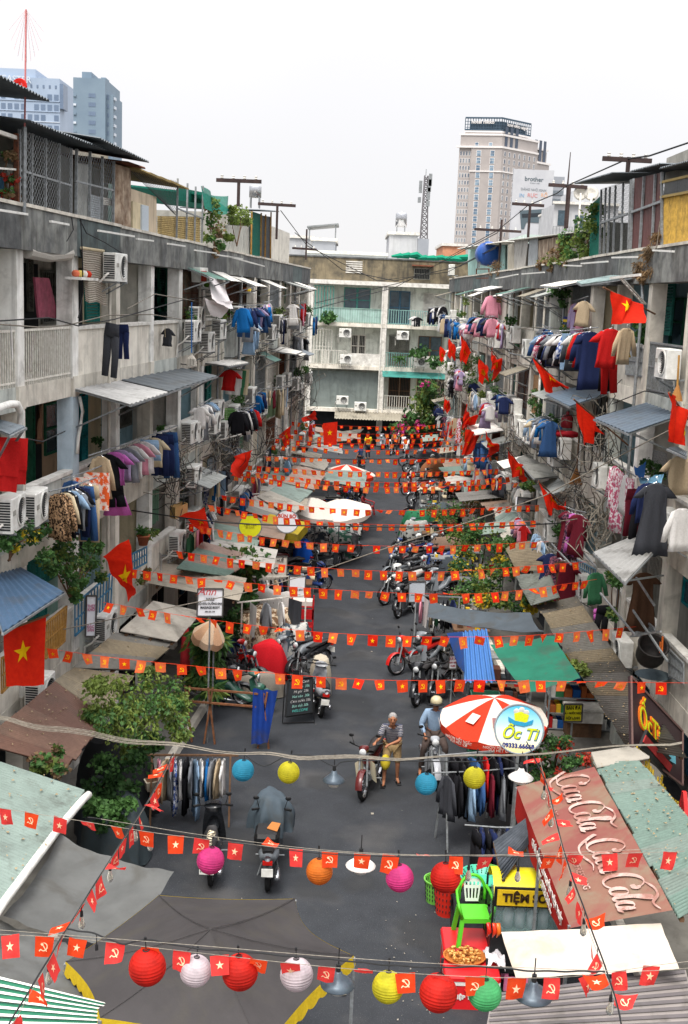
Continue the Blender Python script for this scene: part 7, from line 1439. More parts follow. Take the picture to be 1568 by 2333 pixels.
tarp('broad grey tarpaulin stretched over the stall at lower left',g_(z4,(372,415,2.6),(1068,642,2.45),(700,1075,2.25),(20,905,2.5)),TG,40,34,.16,wr=.014);tarp('lower grey tarpaulin under the broad one at the left bottom corner',g_(z4,(-60,900,2.45),(400,1075,2.2),(660,1470,2.2),(-60,1270,2.4)),TG,34,26,.06,wr=.014)
sheet_roof('green and white striped awning at the bottom left corner',g_(z4,(-40,1270,2.5),(640,1440,2.45),(800,1640,2.2),(-40,1700,2.2)),[mat('green_white_stripe',rgb(40,118,90),.7,thin=.1)],1,amp=0,jit=0,name='striped_awning',cat='awning',thick=False)
T=COL.objects['striped_awning'];b=BASE['striped_awning'];q=g_(z4,(-40,1270,2.51),(640,1440,2.46),(800,1640,2.21),(-40,1700,2.21))
for k in range(9):
 v0,v1=k/9+.01,k/9+.05;m=M();B=lambda u,v:q[0]*(1-u)*(1-v)+q[1]*u*(1-v)+q[2]*u*v+q[3]*(1-u)*v+Vector((0,0,.006));m.face(B(0,v0),B(1,v0),B(1,v1),B(0,v1));m.build('white_stripe',WHT,T)
 if k%2:m=M();m.face(B(0,v1+.01),B(1,v1+.01),B(1,v1+.02),B(0,v1+.02));m.build('dark_stripe',BLK,T)
rim=[G(x,y,2.4) for x,y in((362,2040),(672,2048),(806,2178),(600,2400),(228,2320),(150,2192))];ap=G(480,2118,3.2)
T=thing('gazebo_canopy','dark grey gazebo canopy with a yellow scalloped valance at the bottom','canopy',(rim[0].x,rim[0].y,0));m=M();CC=(.04,.13,.05,.04,.05,.03);CANG=paint(84,81,82,'sheet');n=10;c0=sum(rim,Vector())/6
for i in range(6):
 a,b=rim[i],rim[(i+1)%6]
 def P(u,v,a=a,b=b,i=i):
  e=a.lerp(b,u);e=e.lerp(c0,CC[i]*4*u*(1-u));p=e.lerp(ap,v);p.z-=.10*4*v*(1-v)*.6;return p
 m.grid(P,n,8)
m.build('cloth',CANG,T,smooth=True)
for i in range(6):
 a,b=rim[i],rim[(i+1)%6];m=M();nn=60;top=[];bot=[]
 for k in range(nn+1):
  u=k/nn;e=a.lerp(b,u).lerp(c0,CC[i]*4*u*(1-u));o_=(e-c0);o_.z=0;o_=o_.normalized()*.03;top.append(m.pt(e+Vector((0,0,.005))));bot.append(m.pt(e+o_-Vector((0,0,.11+.05*abs(sin(u*8*pi))))))
 for k in range(nn):m.idx(top[k],top[k+1],bot[k+1],bot[k])
 m.build('valance',paint(196,168,40,'cloth'),T);m=M();m.bar((a.x,a.y,0),a-Vector((0,0,.02)),.04);m.build('leg',STEEL,T)
 m=M();m.tube([a.lerp(ap,t)+Vector((0,0,.012-.06*4*t*(1-t))) for t in(0,.25,.5,.75,1)],.005,4);m.build('seam',CANG,T)
tarp('sagging blue grey tarpaulin behind the blue curtain, right',g_(r5,(-20,370,2.4),(600,445,2.7),(690,560,2.6),(-30,470,2.3))[:4],paint(98,110,120,'sheet'),22,12,.22);tarp('sea green tarpaulin roof with dead leaves on the right',g_(r5,(355,640,2.7),(745,585,2.9),(908,845,2.8),(570,935,2.5)),paint(36,140,112,'sheet'),18,14,.05)
T=thing('curtain','blue pleated plastic curtain beside the sea green tarpaulin','curtain',G(*r5(280,870),0));q=[G(*r5(185,560),2.65),G(*r5(335,545),2.65),G(*r5(388,870),1.9),G(*r5(195,870),1.9)]
m=M();m.grid(lambda u,v:q[0]*(1-u)*(1-v)+q[1]*u*(1-v)+q[2]*u*v+q[3]*(1-u)*v+Vector((0,-.07*sin(u*6*2*pi),0)),96,6);m.build('cloth',paint(84,132,194),T,smooth=True);m=M();m.grid(lambda u,v:(q[0]+Vector((-.3*u,.5*u,-.2*u))).lerp(q[3]+Vector((-.1*u,.5*u,.2)),v),10,5);m.build('cloth',paint(40,84,160,'sheet'),T)
def shelf_unit(label,p,w_,d_,h_,cols,n=4,name='shelf_unit',seed=1):
 rr=random.Random(seed);T=thing(name,label,'shelf',p);x,y,_=p
 for k in range(n):z=h_*(k+.5)/n;m=M();m.box(x,x+w_,y,y+d_,z-.02,z);m.build('shelf',STEEL,T)
 for a,b in((0,0),(w_,0),(0,d_),(w_,d_)):m=M();m.box(x+a-.02,x+a+.02,y+b-.02,y+b+.02,0,h_);m.build('upright',STEEL,T)
 for k in range(n):
  z=h_*(k+.5)/n;xx=x+.03
  while xx<x+w_-.15:
   s=rr.uniform(.08,.22);g=thing('goods_pack','%s pack on shelf %d'%('',k),'pack',(xx,y,z)) if False else None
   m=M();m.box(xx,xx+s*.9,y+.03,y+d_-.05,z+.002,z+rr.uniform(.1,.3));m.build('goods',paint(*rr.choice(cols)),T);xx+=s
 return T
GC=((180,40,40),(40,90,160),(220,180,50),(200,200,196),(60,120,80),(160,90,50));p=G(*r5(700,1200),0);shelf_unit('stall shelves with red and blue goods beneath the sea green tarpaulin',(p.x,p.y,0),1.5,.45,1.9,GC,5)
p=G(*r5(200,1250),0);shelf_unit('dark wire shelves of goods behind the parasol',(p.x,p.y,0),1.4,.4,1.7,((50,56,60),(70,76,80),(90,60,50)),4,seed=3)
p=G(*r6(330,60),0)
for k in range(9):
 T=thing('plastic_crate','dark green plastic crate, %s from the bottom of the stack behind the round snail sign'%ORD[k],'crate',(p.x,p.y,k*.2),'dark green crates stacked behind the snail sign');m=M(lambda v:Vector((p.x-.1+.01*(k%2),p.y+.2,k*.2))+Vector(v));m.box(-.3,.3,-.2,.2,0,.02);m.box(-.3,.3,-.21,-.19,.02,.18);m.box(-.3,.3,.19,.21,.02,.18);m.box(-.31,-.29,-.19,.19,.02,.18);m.box(.29,.31,-.19,.19,.02,.18);m.box(-.33,.33,-.23,-.21,.15,.19);m.build('crate',paint(34,84,66,'plastic'),T)
p=G(*r5(925,1250),0);T=thing('foam_box','off white foam box with lid beside the red flowers','box',(p.x,p.y,0));m=M();m.bev(p.x-.42,p.x+.42,p.y,p.y+.5,.5,.78,.02);m.build('box',CAPW,T);m=M();m.bev(p.x-.45,p.x+.45,p.y-.03,p.y+.53,.785,.86,.02);m.build('lid',CAPW,T);m=M();m.box(p.x-.4,p.x+.4,p.y+.05,p.y+.45,0,.495);m.build('stand',BRN,T)
def parasol(px,py,r,z,cols,label,n=8,tilt=(0,0),val=.16,name='parasol',h=.42,vm=None):
 c=G(px,py,z);T=thing(name,label,'parasol',(c.x,c.y,0));rot=Matrix.Rotation(tilt[0],3,'X')@Matrix.Rotation(tilt[1],3,'Y');P0=lambda a,k:c+rot@Vector((r*k*cos(a),r*k*sin(a),-h*k**1.25))
 for i in range(n):
  a0,a1=2*pi*i/n+pi/8,2*pi*(i+1)/n+pi/8;m=M();m.grid(lambda u,v:P0(a0+(a1-a0)*u,v)-Vector((0,0,.04*4*u*(1-u)*v)),4,6);m.k=1;m.grid(lambda u,v:P0(a0+(a1-a0)*u,1)-Vector((0,0,.04*4*u*(1-u)))-rot@Vector((0,0,val*v)),4,1);m.build('panel',[cols[i%len(cols)],vm or cols[i%len(cols)]],T,smooth=True)
 m=M();m.tube([(c.x,c.y,0),c],.022,8);m.build('pole',STEEL,T)
 m=M()
 for i in range(n):a=2*pi*i/n+pi/8;m.tube([P0(a,t)-Vector((0,0,.015)) for t in(0,.5,1)],.008,4)
 m.build('ribs',STEEL,T);return T,c,P0
PR=paint(212,62,40,'cloth');PW=paint(226,214,204,'cloth')
T,c,P0=parasol(1127,1590,1.03,2.45,[PR,PW],'red and white beer parasol behind the round snail sign',tilt=(.12,-.05),vm=PR)
for k,(a,t) in enumerate(((3.93,'NGON HẾT NGẤT'),(4.71,'NGON HẾT NGẤT'),(3.14,'VUI HẾT CỠ'))):
 q=P0(a,1)-Vector((0,0,.10))+Vector((cos(a),sin(a),0))*.01;ink(0,.075,t+'\nVUI HẾT CỠ' if k<2 else t,PW,T,q,(-sin(a),cos(a),0),(cos(a)*.1,sin(a)*.1,1),.002)
for a in(3.9,4.7):q=P0(a,.62)+Vector((0,0,.02));d=(P0(a,.3)-P0(a,.9)).normalized();m=M();t_=d.cross(Vector((0,0,1))).normalized();
for a,mm in((3.93,PW),(4.71,PR)):
 for dx,dy,w_ in((0,.0,.2),):e=P0(a,.62-dy*.9)+Vector((0,0,.03));d=(P0(a,.3)-P0(a,.9)).normalized();t_=d.cross(Vector((0,0,1))).normalized();m=M();m.face(e-t_*w_/2-d*.12,e+t_*w_/2-d*.12,e+t_*w_/2+d*.12,e-t_*w_/2+d*.12);m.build('printed_badge',mm if mm is PW else paint(150,110,110),T)
parasol(790,1058,1.3,2.6,[PR,PW],'red and white parasol far down the left side of the street');parasol(720,1135,1.15,2.55,[paint(222,214,204)],'white parasol tipped towards the street on the left',tilt=(.1,.15));parasol(775,1138,1.15,2.5,[paint(232,222,214)],'brighter white parasol right of the other white one',tilt=(.15,-.1));parasol(488,1412,.38,2.5,[paint(222,176,140),paint(230,200,170)],'small peach coloured parasol below the nail salon sign',tilt=(.2,.3));parasol(1000,1132,1.0,2.4,[paint(90,110,84)],'dull green parasol by the black name board') if False else None
T=thing('folded_parasol','closed red parasol standing beside the dracaena','parasol',G(*z3(1130,1190),0));b=T.location;m=M();m.lathe([(.02,2.3),(.05,2.25),(.08,1.9),(.11,1.3),(.13,.9),(.04,.85)],b,10);m.build('cloth',paint(206,60,66),T,smooth=True);m=M();m.tube([b,b+Vector((0,0,2.4))],.02,6);m.build('pole',STEEL,T)
T=tarp('bright yellow awning over the noodle stall on the left',g_(z6,(190,610,2.6),(260,535,2.9),(495,590,2.6),(430,665,2.4)),paint(222,196,50,'sheet'),sag=.02,wr=.008,name='awning',cat='awning');q=g_(z6,(190,610,2.6),(430,665,2.4),(495,590,2.6));m=M();m.face(q[0],q[1],q[1]-Vector((0,0,.3)),q[0]-Vector((0,0,.3)));m.face(q[1],q[2],q[2]-Vector((0,0,.3)),q[1]-Vector((0,0,.3)));m.build('valance',paint(222,196,50,'sheet'),T)
def disc_sign(px,py,z,r,mt,label,nrm=(0,-1,.1),rimm=None,th=.05):
 c=G(px,py,z);n=Vector(nrm).normalized();ax=Vector((0,0,1)).cross(n).normalized();ay=n.cross(ax);T=thing('round_sign',label,'sign',c)
 m=M();k=40;f=[c+(ax*cos(2*pi*i/k)+ay*sin(2*pi*i/k))*r for i in range(k)];slabpoly(m,f,-n*th);m.build('disc',mt,T);m=M();m.tube(f+[f[0]],.018,5);m.build('rim',rimm or STEEL,T);return T,c+n*.008,ax,ay,n
T,c,ax,ay,n=disc_sign(*z6(365,582),2.95,.36,WS,'white round sign reading BUN BO above the yellow awning');ink(0,.15,'BÚN BÒ',PR,T,c+ay*.16,ax,ay,bold=.004);ink(0,.1,'HUẾ',PR,T,c-ay*.1,ax,ay)
T,c,ax,ay,n=disc_sign(*z6(140,613),3.05,.34,paint(222,220,20,'plastic'),'yellow round sign left of the yellow awning');ink(0,.08,'CƠM TẤM\nBÌ CHẢ',paint(150,140,30),T,c,ax,ay)
ROU=bpy.data.materials.new('sign_sky_gradient_print');ROU.use_nodes=True;nn_=ROU.node_tree;tc=nn_.nodes.new('ShaderNodeTexCoord');mr=nn_.nodes.new('ShaderNodeSeparateXYZ');cr=nn_.nodes.new('ShaderNodeValToRGB');ad=nn_.nodes.new('ShaderNodeMapRange');ad.inputs[1].default_value=-.48;ad.inputs[2].default_value=.48
for i_,(ps,cc) in enumerate(((0,rgb(236,196,60)),(.35,rgb(220,230,210)),(.55,rgb(170,210,226)),(.85,rgb(70,170,206)))):el=cr.color_ramp.elements[i_] if i_<2 else cr.color_ramp.elements.new(ps);el.position=ps;el.color=cc+(1,)
nn_.links.new(tc.outputs['Object'],mr.inputs[0]);nn_.links.new(mr.outputs[2],ad.inputs[0]);nn_.links.new(ad.outputs[0],cr.inputs[0]);nn_.links.new(cr.outputs[0],nn_.nodes['Principled BSDF'].inputs['Base Color'])
T,c,ax,ay,n=disc_sign(*r5(532,1158),2.6,.42,ROU,'round blue and yellow snail bar sign in front of the beer parasol',(-.1,-1,.35),paint(150,160,166));LIM=paint(206,214,40);
ink(0,.27,'Ốc Ti',BLU,T,c-ay*.08+ax*.008-ay*.008,ax,ay,shear=.3,bold=.012);ink(0,.27,'Ốc Ti',LIM,T,c-ay*.08+n*.006,ax,ay,shear=.3,bold=.005);ink(0,.105,'09333.66668',paint(50,60,130),T,c-ay*.29,ax,ay,bold=.004)
m=M();slabpoly(m,[c+ax*x+ay*y for x,y in((-.08,.12),(.12,.08),(.16,.25),(.02,.30),(-.1,.26))],n*.006);m.build('beer_mug',LIM,T);m=M();[m.ball(c+ax*x+ay*y+n*.002,.055,8,1,.2,1) for x,y in((-.06,.3),(.03,.33),(.11,.29))];m.build('foam',WHT,T);m=M();slabpoly(m,[c+ax*x+ay*y+n*.008 for x,y in((-.2,.2),(-.08,.14),(.1,.12),(.24,.18),(.22,.1),(.08,.05),(-.1,.07),(-.19,.12))],n*.004);m.build('ribbon',paint(50,150,190),T)
m=M();m.bar(c-ay*.46-n*.05,(c.x,c.y+.1,0),.05);m.build('pole',STEEL,T)
q=[W('R',*r5(x,y),o) for x,y,o in((1215,835,1.75),(1530,1170,.6),(1530,1500,.6),(1222,1265,1.75))];SBD=paint(52,38,42,'plastic')
T,c,ax,ay,n,w_,h_=board('snail_bar_board','tall black snail bar board with orange letters at the right edge',q,mt=SBD,border=paint(120,96,92));L_=lambda x,y:q[0].lerp(q[1],x).lerp(q[3].lerp(q[2],x),y)+n*.02
ink(0,h_*.42,'ỐcTi',paint(232,120,40),T,L_(.32,.5),ax,ay,.02,bold=.02,sx=.75);ink(0,h_*.42,'ỐcTi',LIM,T,L_(.32,.5)+n*.025,ax,ay,.004,sx=.75);m=M();slabpoly(m,[L_(x,y) for x,y in((.68,.35),(.8,.38),(.82,.75),(.66,.78))],n*.03);m.build('mug_cutout',paint(110,180,200),T)
q2=[W('R',*r5(x,y),o) for x,y,o in((1235,1275,1.7),(1430,1560,1.0))];T2=thing('letter_row','row of gold standing letters below the black snail bar board','sign',q2[0]);d=(q2[1]-q2[0]);ink(0,.27,'HẢI SẢN - LẨU - NƯỚNG',paint(206,176,60),T2,q2[0]+d*.85,d,Vector((0,0,1)),.02,bold=.006,sx=.62)
T=thing('menu_strip','long red and black neon strip between the board and the gold letters','sign',W('R',*r5(1300,1230),1.5));m=M();a,b=W('R',*r5(1290,1215),1.6),W('R',*r5(1450,1400),.9);m.bar(a,b,.05,.3);m.build('strip',BLK,T);m=M();m.bar(a+n*.03,b+n*.03,.02,.12);m.build('red_line',paint(170,60,60),T)
m=M();T=thing('triangle_frame','red steel triangle frame hanging at the lower right edge','frame',W('R',*r6(1500,400),1.0));q=[W('R',*r6(x,y),1.2) for x,y in((1545,150),(1490,400),(1560,370))]
for i in range(3):m.bar(q[i],q[(i+1)%3],.06)
m.build('frame',paint(190,40,40,'gloss'),T)
q=g_(r6,(515,118,2.35),(992,-5,2.9),(1475,870,2.95),(845,980,2.35));COK=mat('faded_red_canvas',rgb(126,74,68),.9,rgb(126,92,78),1.0,1.,grime=.95,c3=(.20,.15,.105),bump=.1);B=lambda u,v:q[0]*(1-u)*(1-v)+q[3]*u*(1-v)+q[2]*u*v+q[1]*(1-u)*v
T=thing('drinks_awning','long faded red awning with white script letters, lower right','awning',(q[0].x,q[0].y,0));m=M();m.grid(lambda u,v:B(u,v)+Vector((0,0,.008*sin(u*24))),50,12);m.build('canvas',COK,T,smooth=True);m=M();m.grid(lambda u,v:B(u,0)-Vector((.02*sin(u*20)*v,0,.42*v)),40,3);m.build('valance',paint(178,44,40),T);axx=(B(1,.5)-B(0,.5)).normalized();ayy=(B(.5,1)-B(.5,0)).normalized();CL=mat('worn_white_print',rgb(190,162,154),.9,rgb(150,108,98),3,1.,grime=.5,c3=(.2,.12,.09))
Ln=(B(1,.7)-B(0,.7)).length
def arc(cx,cy,rx,ry,a0,a1,n=16):return[(cx+rx*cos(radians(a0+(a1-a0)*i/n)),cy+ry*sin(radians(a0+(a1-a0)*i/n))) for i in range(n+1)]
def sm(pts,n=6):
 o=[]
 for i in range(len(pts)-1):
  p0,p1,p2,p3=(Vector(pts[max(0,min(len(pts)-1,i+k))]) for k in(-1,0,1,2))
  for j in range(n):t=j/n;o.append(tuple(.5*((2*p1)+(p2-p0)*t+(2*p0-5*p1+4*p2-p3)*t*t+(3*p1-p0-3*p2+p3)*t**3)))
 return o+[pts[-1]]
def capC(x):return[arc(x,.95,.75,1.05,48,325,26),sm([(x+.45,1.72),(x+.62,1.5),(x+.5,1.25),(x+.32,1.45)])]
STK=capC(.9)+[sm([(.7,-.1),(-.1,.1),(-.6,.7),(-.2,.2),(.6,-.5),(1.6,-.55),(2.6,-.2),(3.3,-.3)]),arc(1.85,.5,.34,.48,70,440),arc(2.55,.5,.32,.48,60,310),arc(3.15,.5,.3,.46,60,420),sm([(3.46,.95),(3.42,.4),(3.5,.05),(3.75,.2)]),[(3.7,.55),(4.0,.6)]]+capC(4.75)+[arc(5.65,.5,.34,.48,70,440),sm([(6.0,.5),(6.3,1.4),(6.42,1.95),(6.25,1.9),(6.15,1.1),(6.18,.3),(6.4,.02),(6.6,.3)]),arc(6.95,.5,.3,.46,60,420),sm([(7.26,.95),(7.22,.4),(7.3,.05),(7.6,.25)]),sm([(4.9,2.0),(5.5,2.3),(6.2,2.3),(6.9,1.9),(7.5,2.1)])]
for u in(.02,.53):
 m=M();k_=Ln*.45/7.6;o_=B(u,.58)+Vector((0,0,.02))
 for st in STK:
  I=[]
  for i,(x,y) in enumerate(st):
   a,b=st[max(0,i-1)],st[min(len(st)-1,i+1)];d=Vector((b[0]-a[0],b[1]-a[1],0)).normalized();w_=(.05+.12*abs(d.y)**1.5)*min(1,.25+4*min(i,len(st)-1-i)/len(st));nx,ny=-d.y*w_,d.x*w_
   I.append([m.pt(B(u+k_/Ln*(x+.18*y+s_*nx),.5+.185*(y+s_*ny))+Vector((0,0,.03))) for s_ in(-1,1)])
  for p_,q_ in zip(I,I[1:]):m.idx(p_[0],p_[1],q_[1],q_[0])
 m.build('script_lettering',CL,T);ink(0,.14,'REFRESHING',CL,T,B(u+.2,.3)+Vector((0,0,.03)),axx,ayy,.003)
tb=[x for x in T.children if x.name.startswith('lettering')]
ink(0,.16,'CƠ SỞ CHÙNG CƯ NGUYỄN THIỆN THUẬT',WHT,T,B(.66,0)+Vector((-.03,0,-.12)),axx,(0,0,1),.003,sx=.7);ink(0,.19,'ĐT: 0933.350.C',WHT,T,B(.66,0)+Vector((-.035,0,-.3)),axx,(0,0,1),.003,bold=.004,sx=.8)
m=M();[m.bar((p.x,p.y,0),p,.04) for p in(B(.01,0),B(.5,0),B(.99,0))];m.build('posts',STEEL,T)
tarp('off white tarpaulin sheet over the lower right stall',g_(r6,(422,1005,2.25),(1400,950,2.7),(1515,1232,2.6),(512,1285,2.15)),mat('soiled_white_canvas',rgb(206,198,188),.85,rgb(190,178,164),1.2,.5,grime=.45,c3=(.36,.27,.17),thin=.1),20,14,.04,wr=.006)
sheet_roof('grey and beige striped awning at the bottom right corner',g_(r6,(375,1385,2.2),(1545,1240,2.4),(1640,1600,2.2),(330,1640,2.0)),[paint(176,168,164,'sheet')],1,amp=0,jit=0,name='beige_striped_awning',cat='awning',thick=False);T=COL.objects['beige_striped_awning'];q=g_(r6,(375,1385,2.21),(1545,1240,2.41),(1640,1600,2.21),(330,1640,2.01));B=lambda u,v:q[0]*(1-u)*(1-v)+q[1]*u*(1-v)+q[2]*u*v+q[3]*(1-u)*v+Vector((0,0,.004))
for k in range(8):m=M();m.face(B(0,k/8),B(1,k/8),B(1,k/8+.06),B(0,k/8+.06));m.build('dark_stripe',paint(126,120,122,'sheet'),T)
p=G(*r6(590,800),1.5);p.z=0;CX_,CY_=p.x,p.y;T=thing('food_cart','food cart with a yellow arched sign and glass case beside the red awning','cart',(CX_,CY_,0));f=lambda v:Vector((CX_+v[0],CY_+v[1],v[2]))
m=M(f);m.box(-.5,.5,0,.7,.3,.95);m.build('cabinet',BLK,T);m=M(f);m.grid(lambda u,v:(-.5+v,.35-.38*cos(pi*u),1.45+.28*sin(pi*u)),14,2);m.build('arched_roof',paint(220,206,30,'plastic'),T,smooth=True);m=M(f);m.box(-.5,.5,-.06,-.03,1.38,1.68);m.build('sign_panel',BLK,T);m=M(f);m.box(-.46,.46,-.075,-.062,1.41,1.65);m.build('sign_face',paint(226,190,40),T)
ink(0,.17,'TIỆM SƠN',paint(60,44,30),T,f((0,-.085,1.53)),(1,0,0),(0,0,1),.003,bold=.008);m=M(f);m.box(-.45,.45,0,.6,.96,1.36);m.build('glass_case',mat('case_glass',rgb(150,180,180),.1,rgb(120,150,150),4,alpha=.35),T)
for k in range(4):m=M(f);m.lathe([(0,0),(.07,0),(.08,.2),(.05,.28),(0,.28)],(-.25+.17*k,.15,.97),10);m.build('cup_stack',paint(196,204,210),T,smooth=True)
m=M(f);[m.bar((x,y,0),(x,y,1.5),.03) for x in(-.5,.5) for y in(0,.7)];m.build('posts',BLK,T)
for k,(x,c) in enumerate(((-.58,(220,40,30)),(-.5,(224,60,30)),(-.44,(240,120,40)))):m=M(f);m.tube([(x,-.2,1.2),(x+.02,-.22,1.08),(x-.01,-.2,.98)],[.03,.035,.006],7);o=m.build('plastic_chilli',paint(*c,'gloss'),T,smooth=True)
def bowl(px,py,z,r0,r1,h,col,label,name='basket',cat='basket',n=20,holes=True):
 c=G(px,py,z);T=thing(name,label,cat,c);m=M();m.lathe([(0,0.01),(r0,.01),(r0,0),(r1,h),(r1+.02,h),(r1+.02,h-.02),(r1-.01,h-.02)],c,n);m.build('basket',paint(*col,'plastic'),T)
 if holes:m=M();[m.box(c.x+cos(a)*(r0+(r1-r0)*t)*1.005-.007,c.x+cos(a)*(r0+(r1-r0)*t)*1.005+.007,c.y+sin(a)*(r0+(r1-r0)*t)*1.01-.007,c.y+sin(a)*(r0+(r1-r0)*t)*1.01+.007,c.z+h*t-.02,c.z+h*t+.02) for a in[2*pi*k/22 for k in range(22)] for t in(.2,.4,.6,.8)];o=m.build('openings',DARK,T);o['kind']='stuff'
 return T
bowl(*r6(85,890),0,.17,.24,.55,(206,44,30),'red plastic basket holding a wooden handled broom');bowl(*r6(20,815),0,.16,.2,.4,(110,180,70),'green bin behind the red basket')
for k in range(6):bowl(*r6(298,700),.05+.13*k,.24,.29,.14,(224,160,40) if k<4 else(50,120,70),'basin in the stack of baskets by the tiled roof, %s from the ground'%ORD[k],holes=False,name='basin',cat='basin')
bowl(*r6(298,700),.85,.22,.33,.12,(70,180,150),'mint green colander on top of the yellow basins','colander');bowl(*r6(330,790),.25,.24,.3,.42,(110,180,90),'light green basket just right of the yellow basins');bowl(*r6(400,660),.3,.14,.18,.2,(30,130,100),'small dark green basket behind the light green one')
def coolbox(c,sx,sy,h,label,txt=None):
 T=thing('cool_box',label,'cool box',c);m=M();m.bev(c.x-sx,c.x+sx,c.y-sy,c.y+sy,c.z,c.z+h,.04);RC=paint(206,30,36,'plastic');m.build('body',RC,T);m=M();m.box(c.x-sx-.012,c.x+sx+.012,c.y-sy-.012,c.y+sy+.012,c.z+h-.065,c.z+h-.001);m.build('white_band',WHT,T);m=M();m.bev(c.x-sx-.02,c.x+sx+.02,c.y-sy-.02,c.y+sy+.02,c.z+h,c.z+h+.08,.03);m.build('lid',RC,T);m=M();m.box(c.x-sx*.3,c.x+sx*.3,c.y-sy-.05,c.y-sy-.013,c.z+h*.72,c.z+h*.76);m.build('handle',RC,T)
 if txt:ink(0,.085,txt,WHT,T,(c.x-.02,c.y-sy-.015,c.z+h*.45),(1,0,0),(0,0,1),.002,bold=.004)
 return T
c1=G(*r6(235,1485),0);c1.y+=.27;coolbox(c1,.38,.27,.44,'red cool box with white lettering, nearest the camera','HIỆP THÀNH');c2=Vector((c1.x+.03,c1.y+.62,0));coolbox(c2,.38,.28,.50,'second red cool box with the green chair on top')
T=thing('snack_tray','rattan tray of golden fried snacks on the nearest red cool box','tray',(c1.x-.05,c1.y+.2,.52));b=Vector((c1.x-.08,c1.y+.16,.53));m=M();m.lathe([(0,.0),(.22,0),(.25,.05),(.235,.05),(.215,.012),(0,.012)],b,20);m.v=[Vector((b.x+(v.x-b.x)*1.25,v.y,v.z)) for v in m.v];m.build('tray',paint(196,120,60),T);m=M()
for _ in range(70):a=R.uniform(0,6.28);r_=.19*sqrt(R.random());m.ball((b.x+1.2*r_*cos(a),b.y+r_*sin(a),b.z+.03+.07*R.random()),.035,6,R.uniform(.6,1.2),R.uniform(.6,1),R.uniform(.4,.9))
o=m.build('snacks',pattern('pattern_fried',(226,180,110),(176,112,50),30),T);o['kind']='stuff'
tarp('crumpled white plastic bag on the nearest red cool box',[Vector((c1.x+x,c1.y+y,z)) for x,y,z in((.2,.35,.56),(.5,.3,.56),(.48,-.1,.54),(.22,-.05,.56))],paint(226,222,226),14,14,-.1,'plastic_bag','bag',wr=.025)
def chair(c,rz,label,main,back):
 T=thing('plastic_chair',label,'chair',c,rz=rz);G1=paint(*main,'plastic');f=None
 m=M();m.bev(-.21,.21,-.2,.2,.41,.44,.012);m.box(-.2,.2,-.215,-.2,.36,.43);m.build('seat',G1).parent=T
 for x in(-1,1):
  for y in(-1,1):m=M();m.hexa([(x*.25-.03,y*.24-.03,0),(x*.25+.03,y*.24-.03,0),(x*.25+.03,y*.24+.03,0),(x*.25-.03,y*.24+.03,0),(x*.20-.03,y*.18-.03,.42),(x*.20+.03,y*.18-.03,.42),(x*.20+.03,y*.18+.03,.42),(x*.20-.03,y*.18+.03,.42)]);m.build('leg',G1).parent=T
  m=M();m.tube([(x*.21,-.2,.42),(x*.26,-.2,.6),(x*.265,-.05,.64),(x*.25,.15,.66),(x*.2,.24,.72)],.022,7,sq=1.4);m.build('armrest',G1,smooth=True).parent=T
 m=M();m.tube([(.19*cos(a)*(1.05 if 0<a<pi else 1),.24+.05*sin(a),.5+.36*max(0,sin(a))**.7 if 0<=a<=pi else .5) for a in[pi*k/12 for k in range(13)]],.025,7);m.build('back_frame',G1,smooth=True).parent=T
 m=M();n=9
 for i in range(n):
  for j in range(7):
   x0,x1=-.14+.28*i/n,-.14+.28*(i+1)/n;k0=(.7+.3*j/7);z0,z1=.46+.34*j/7,.46+.34*(j+1)/7
   if not(i%2==1 and j in(1,2,3,5)):m.face((x0*k0,.235+.008*j,z0),(x1*k0,.235+.008*j,z0),(x1*(k0+.043),.243+.008*j,z1),(x0*(k0+.043),.243+.008*j,z1))
 m.build('backrest',paint(*back,'plastic')).parent=T;return T
chair(Vector((c2.x+.05,c2.y,.585)),.06,'lime green chair with a white slotted back standing on a red cool box',(86,190,40),(216,222,214));chair(G(*z6(860,545),0),1.2,'red plastic chair at the street edge beside the white parasol',(170,30,40),(170,30,40))
T=thing('plastic_stool','pink plastic stool under the white tarpaulin edge','stool',G(*r6(500,1330),0));b=T.location;m=M(lambda v:b+Vector(v));m.bev(-.16,.16,-.16,.16,.40,.45,.02);[m.box(x*.15-.03,x*.15+.03,y*.15-.02,y*.15+.02,0,.40) for x in(-1,1) for y in(-1,1)];m.box(-.14,.14,-.16,-.14,.18,.22);m.build('stool',paint(226,130,170,'plastic'),T)
T=thing('wheel_cart','black cart wheel and red hub behind the green chair','wheel',G(*r6(140,1060),0));b=T.location;m=M();m.lathe([(.22,-.04),(.30,-.04),(.30,.04),(.22,.04),(.22,-.04)],b+Vector((0,.3,.3)),20,'x');m.build('tyre',RUBBER,T);m=M();m.lathe([(0,.05),(.1,.06),(.21,.03)],b+Vector((0,.3,.3)),14,'x');m.build('hub',PR,T)
def street_rack(label,p0,p1,h,items,where,mt=BRN,rails=1,face=None,sc=1.,aframe=True):
 T=thing('clothes_rack',label,'clothes rack',p0);up=Vector((0,0,h));d=(p1-p0).normalized();s=d.cross(Vector((0,0,1)))*.3
 for p in(p0,p1):
  m=M();
  if aframe:m.bar(p-s,p+up,.035);m.bar(p+s,p+up,.035)
  else:m.bar(p,p+up,.04)
  m.build('leg',mt,T)
 m=M();m.bar(p0+up-d*.15,p1+up+d*.15,.035);m.build('rail',mt,T);rack(p0+up,p1+up,items,where,pole=None,face=face,sc=sc)
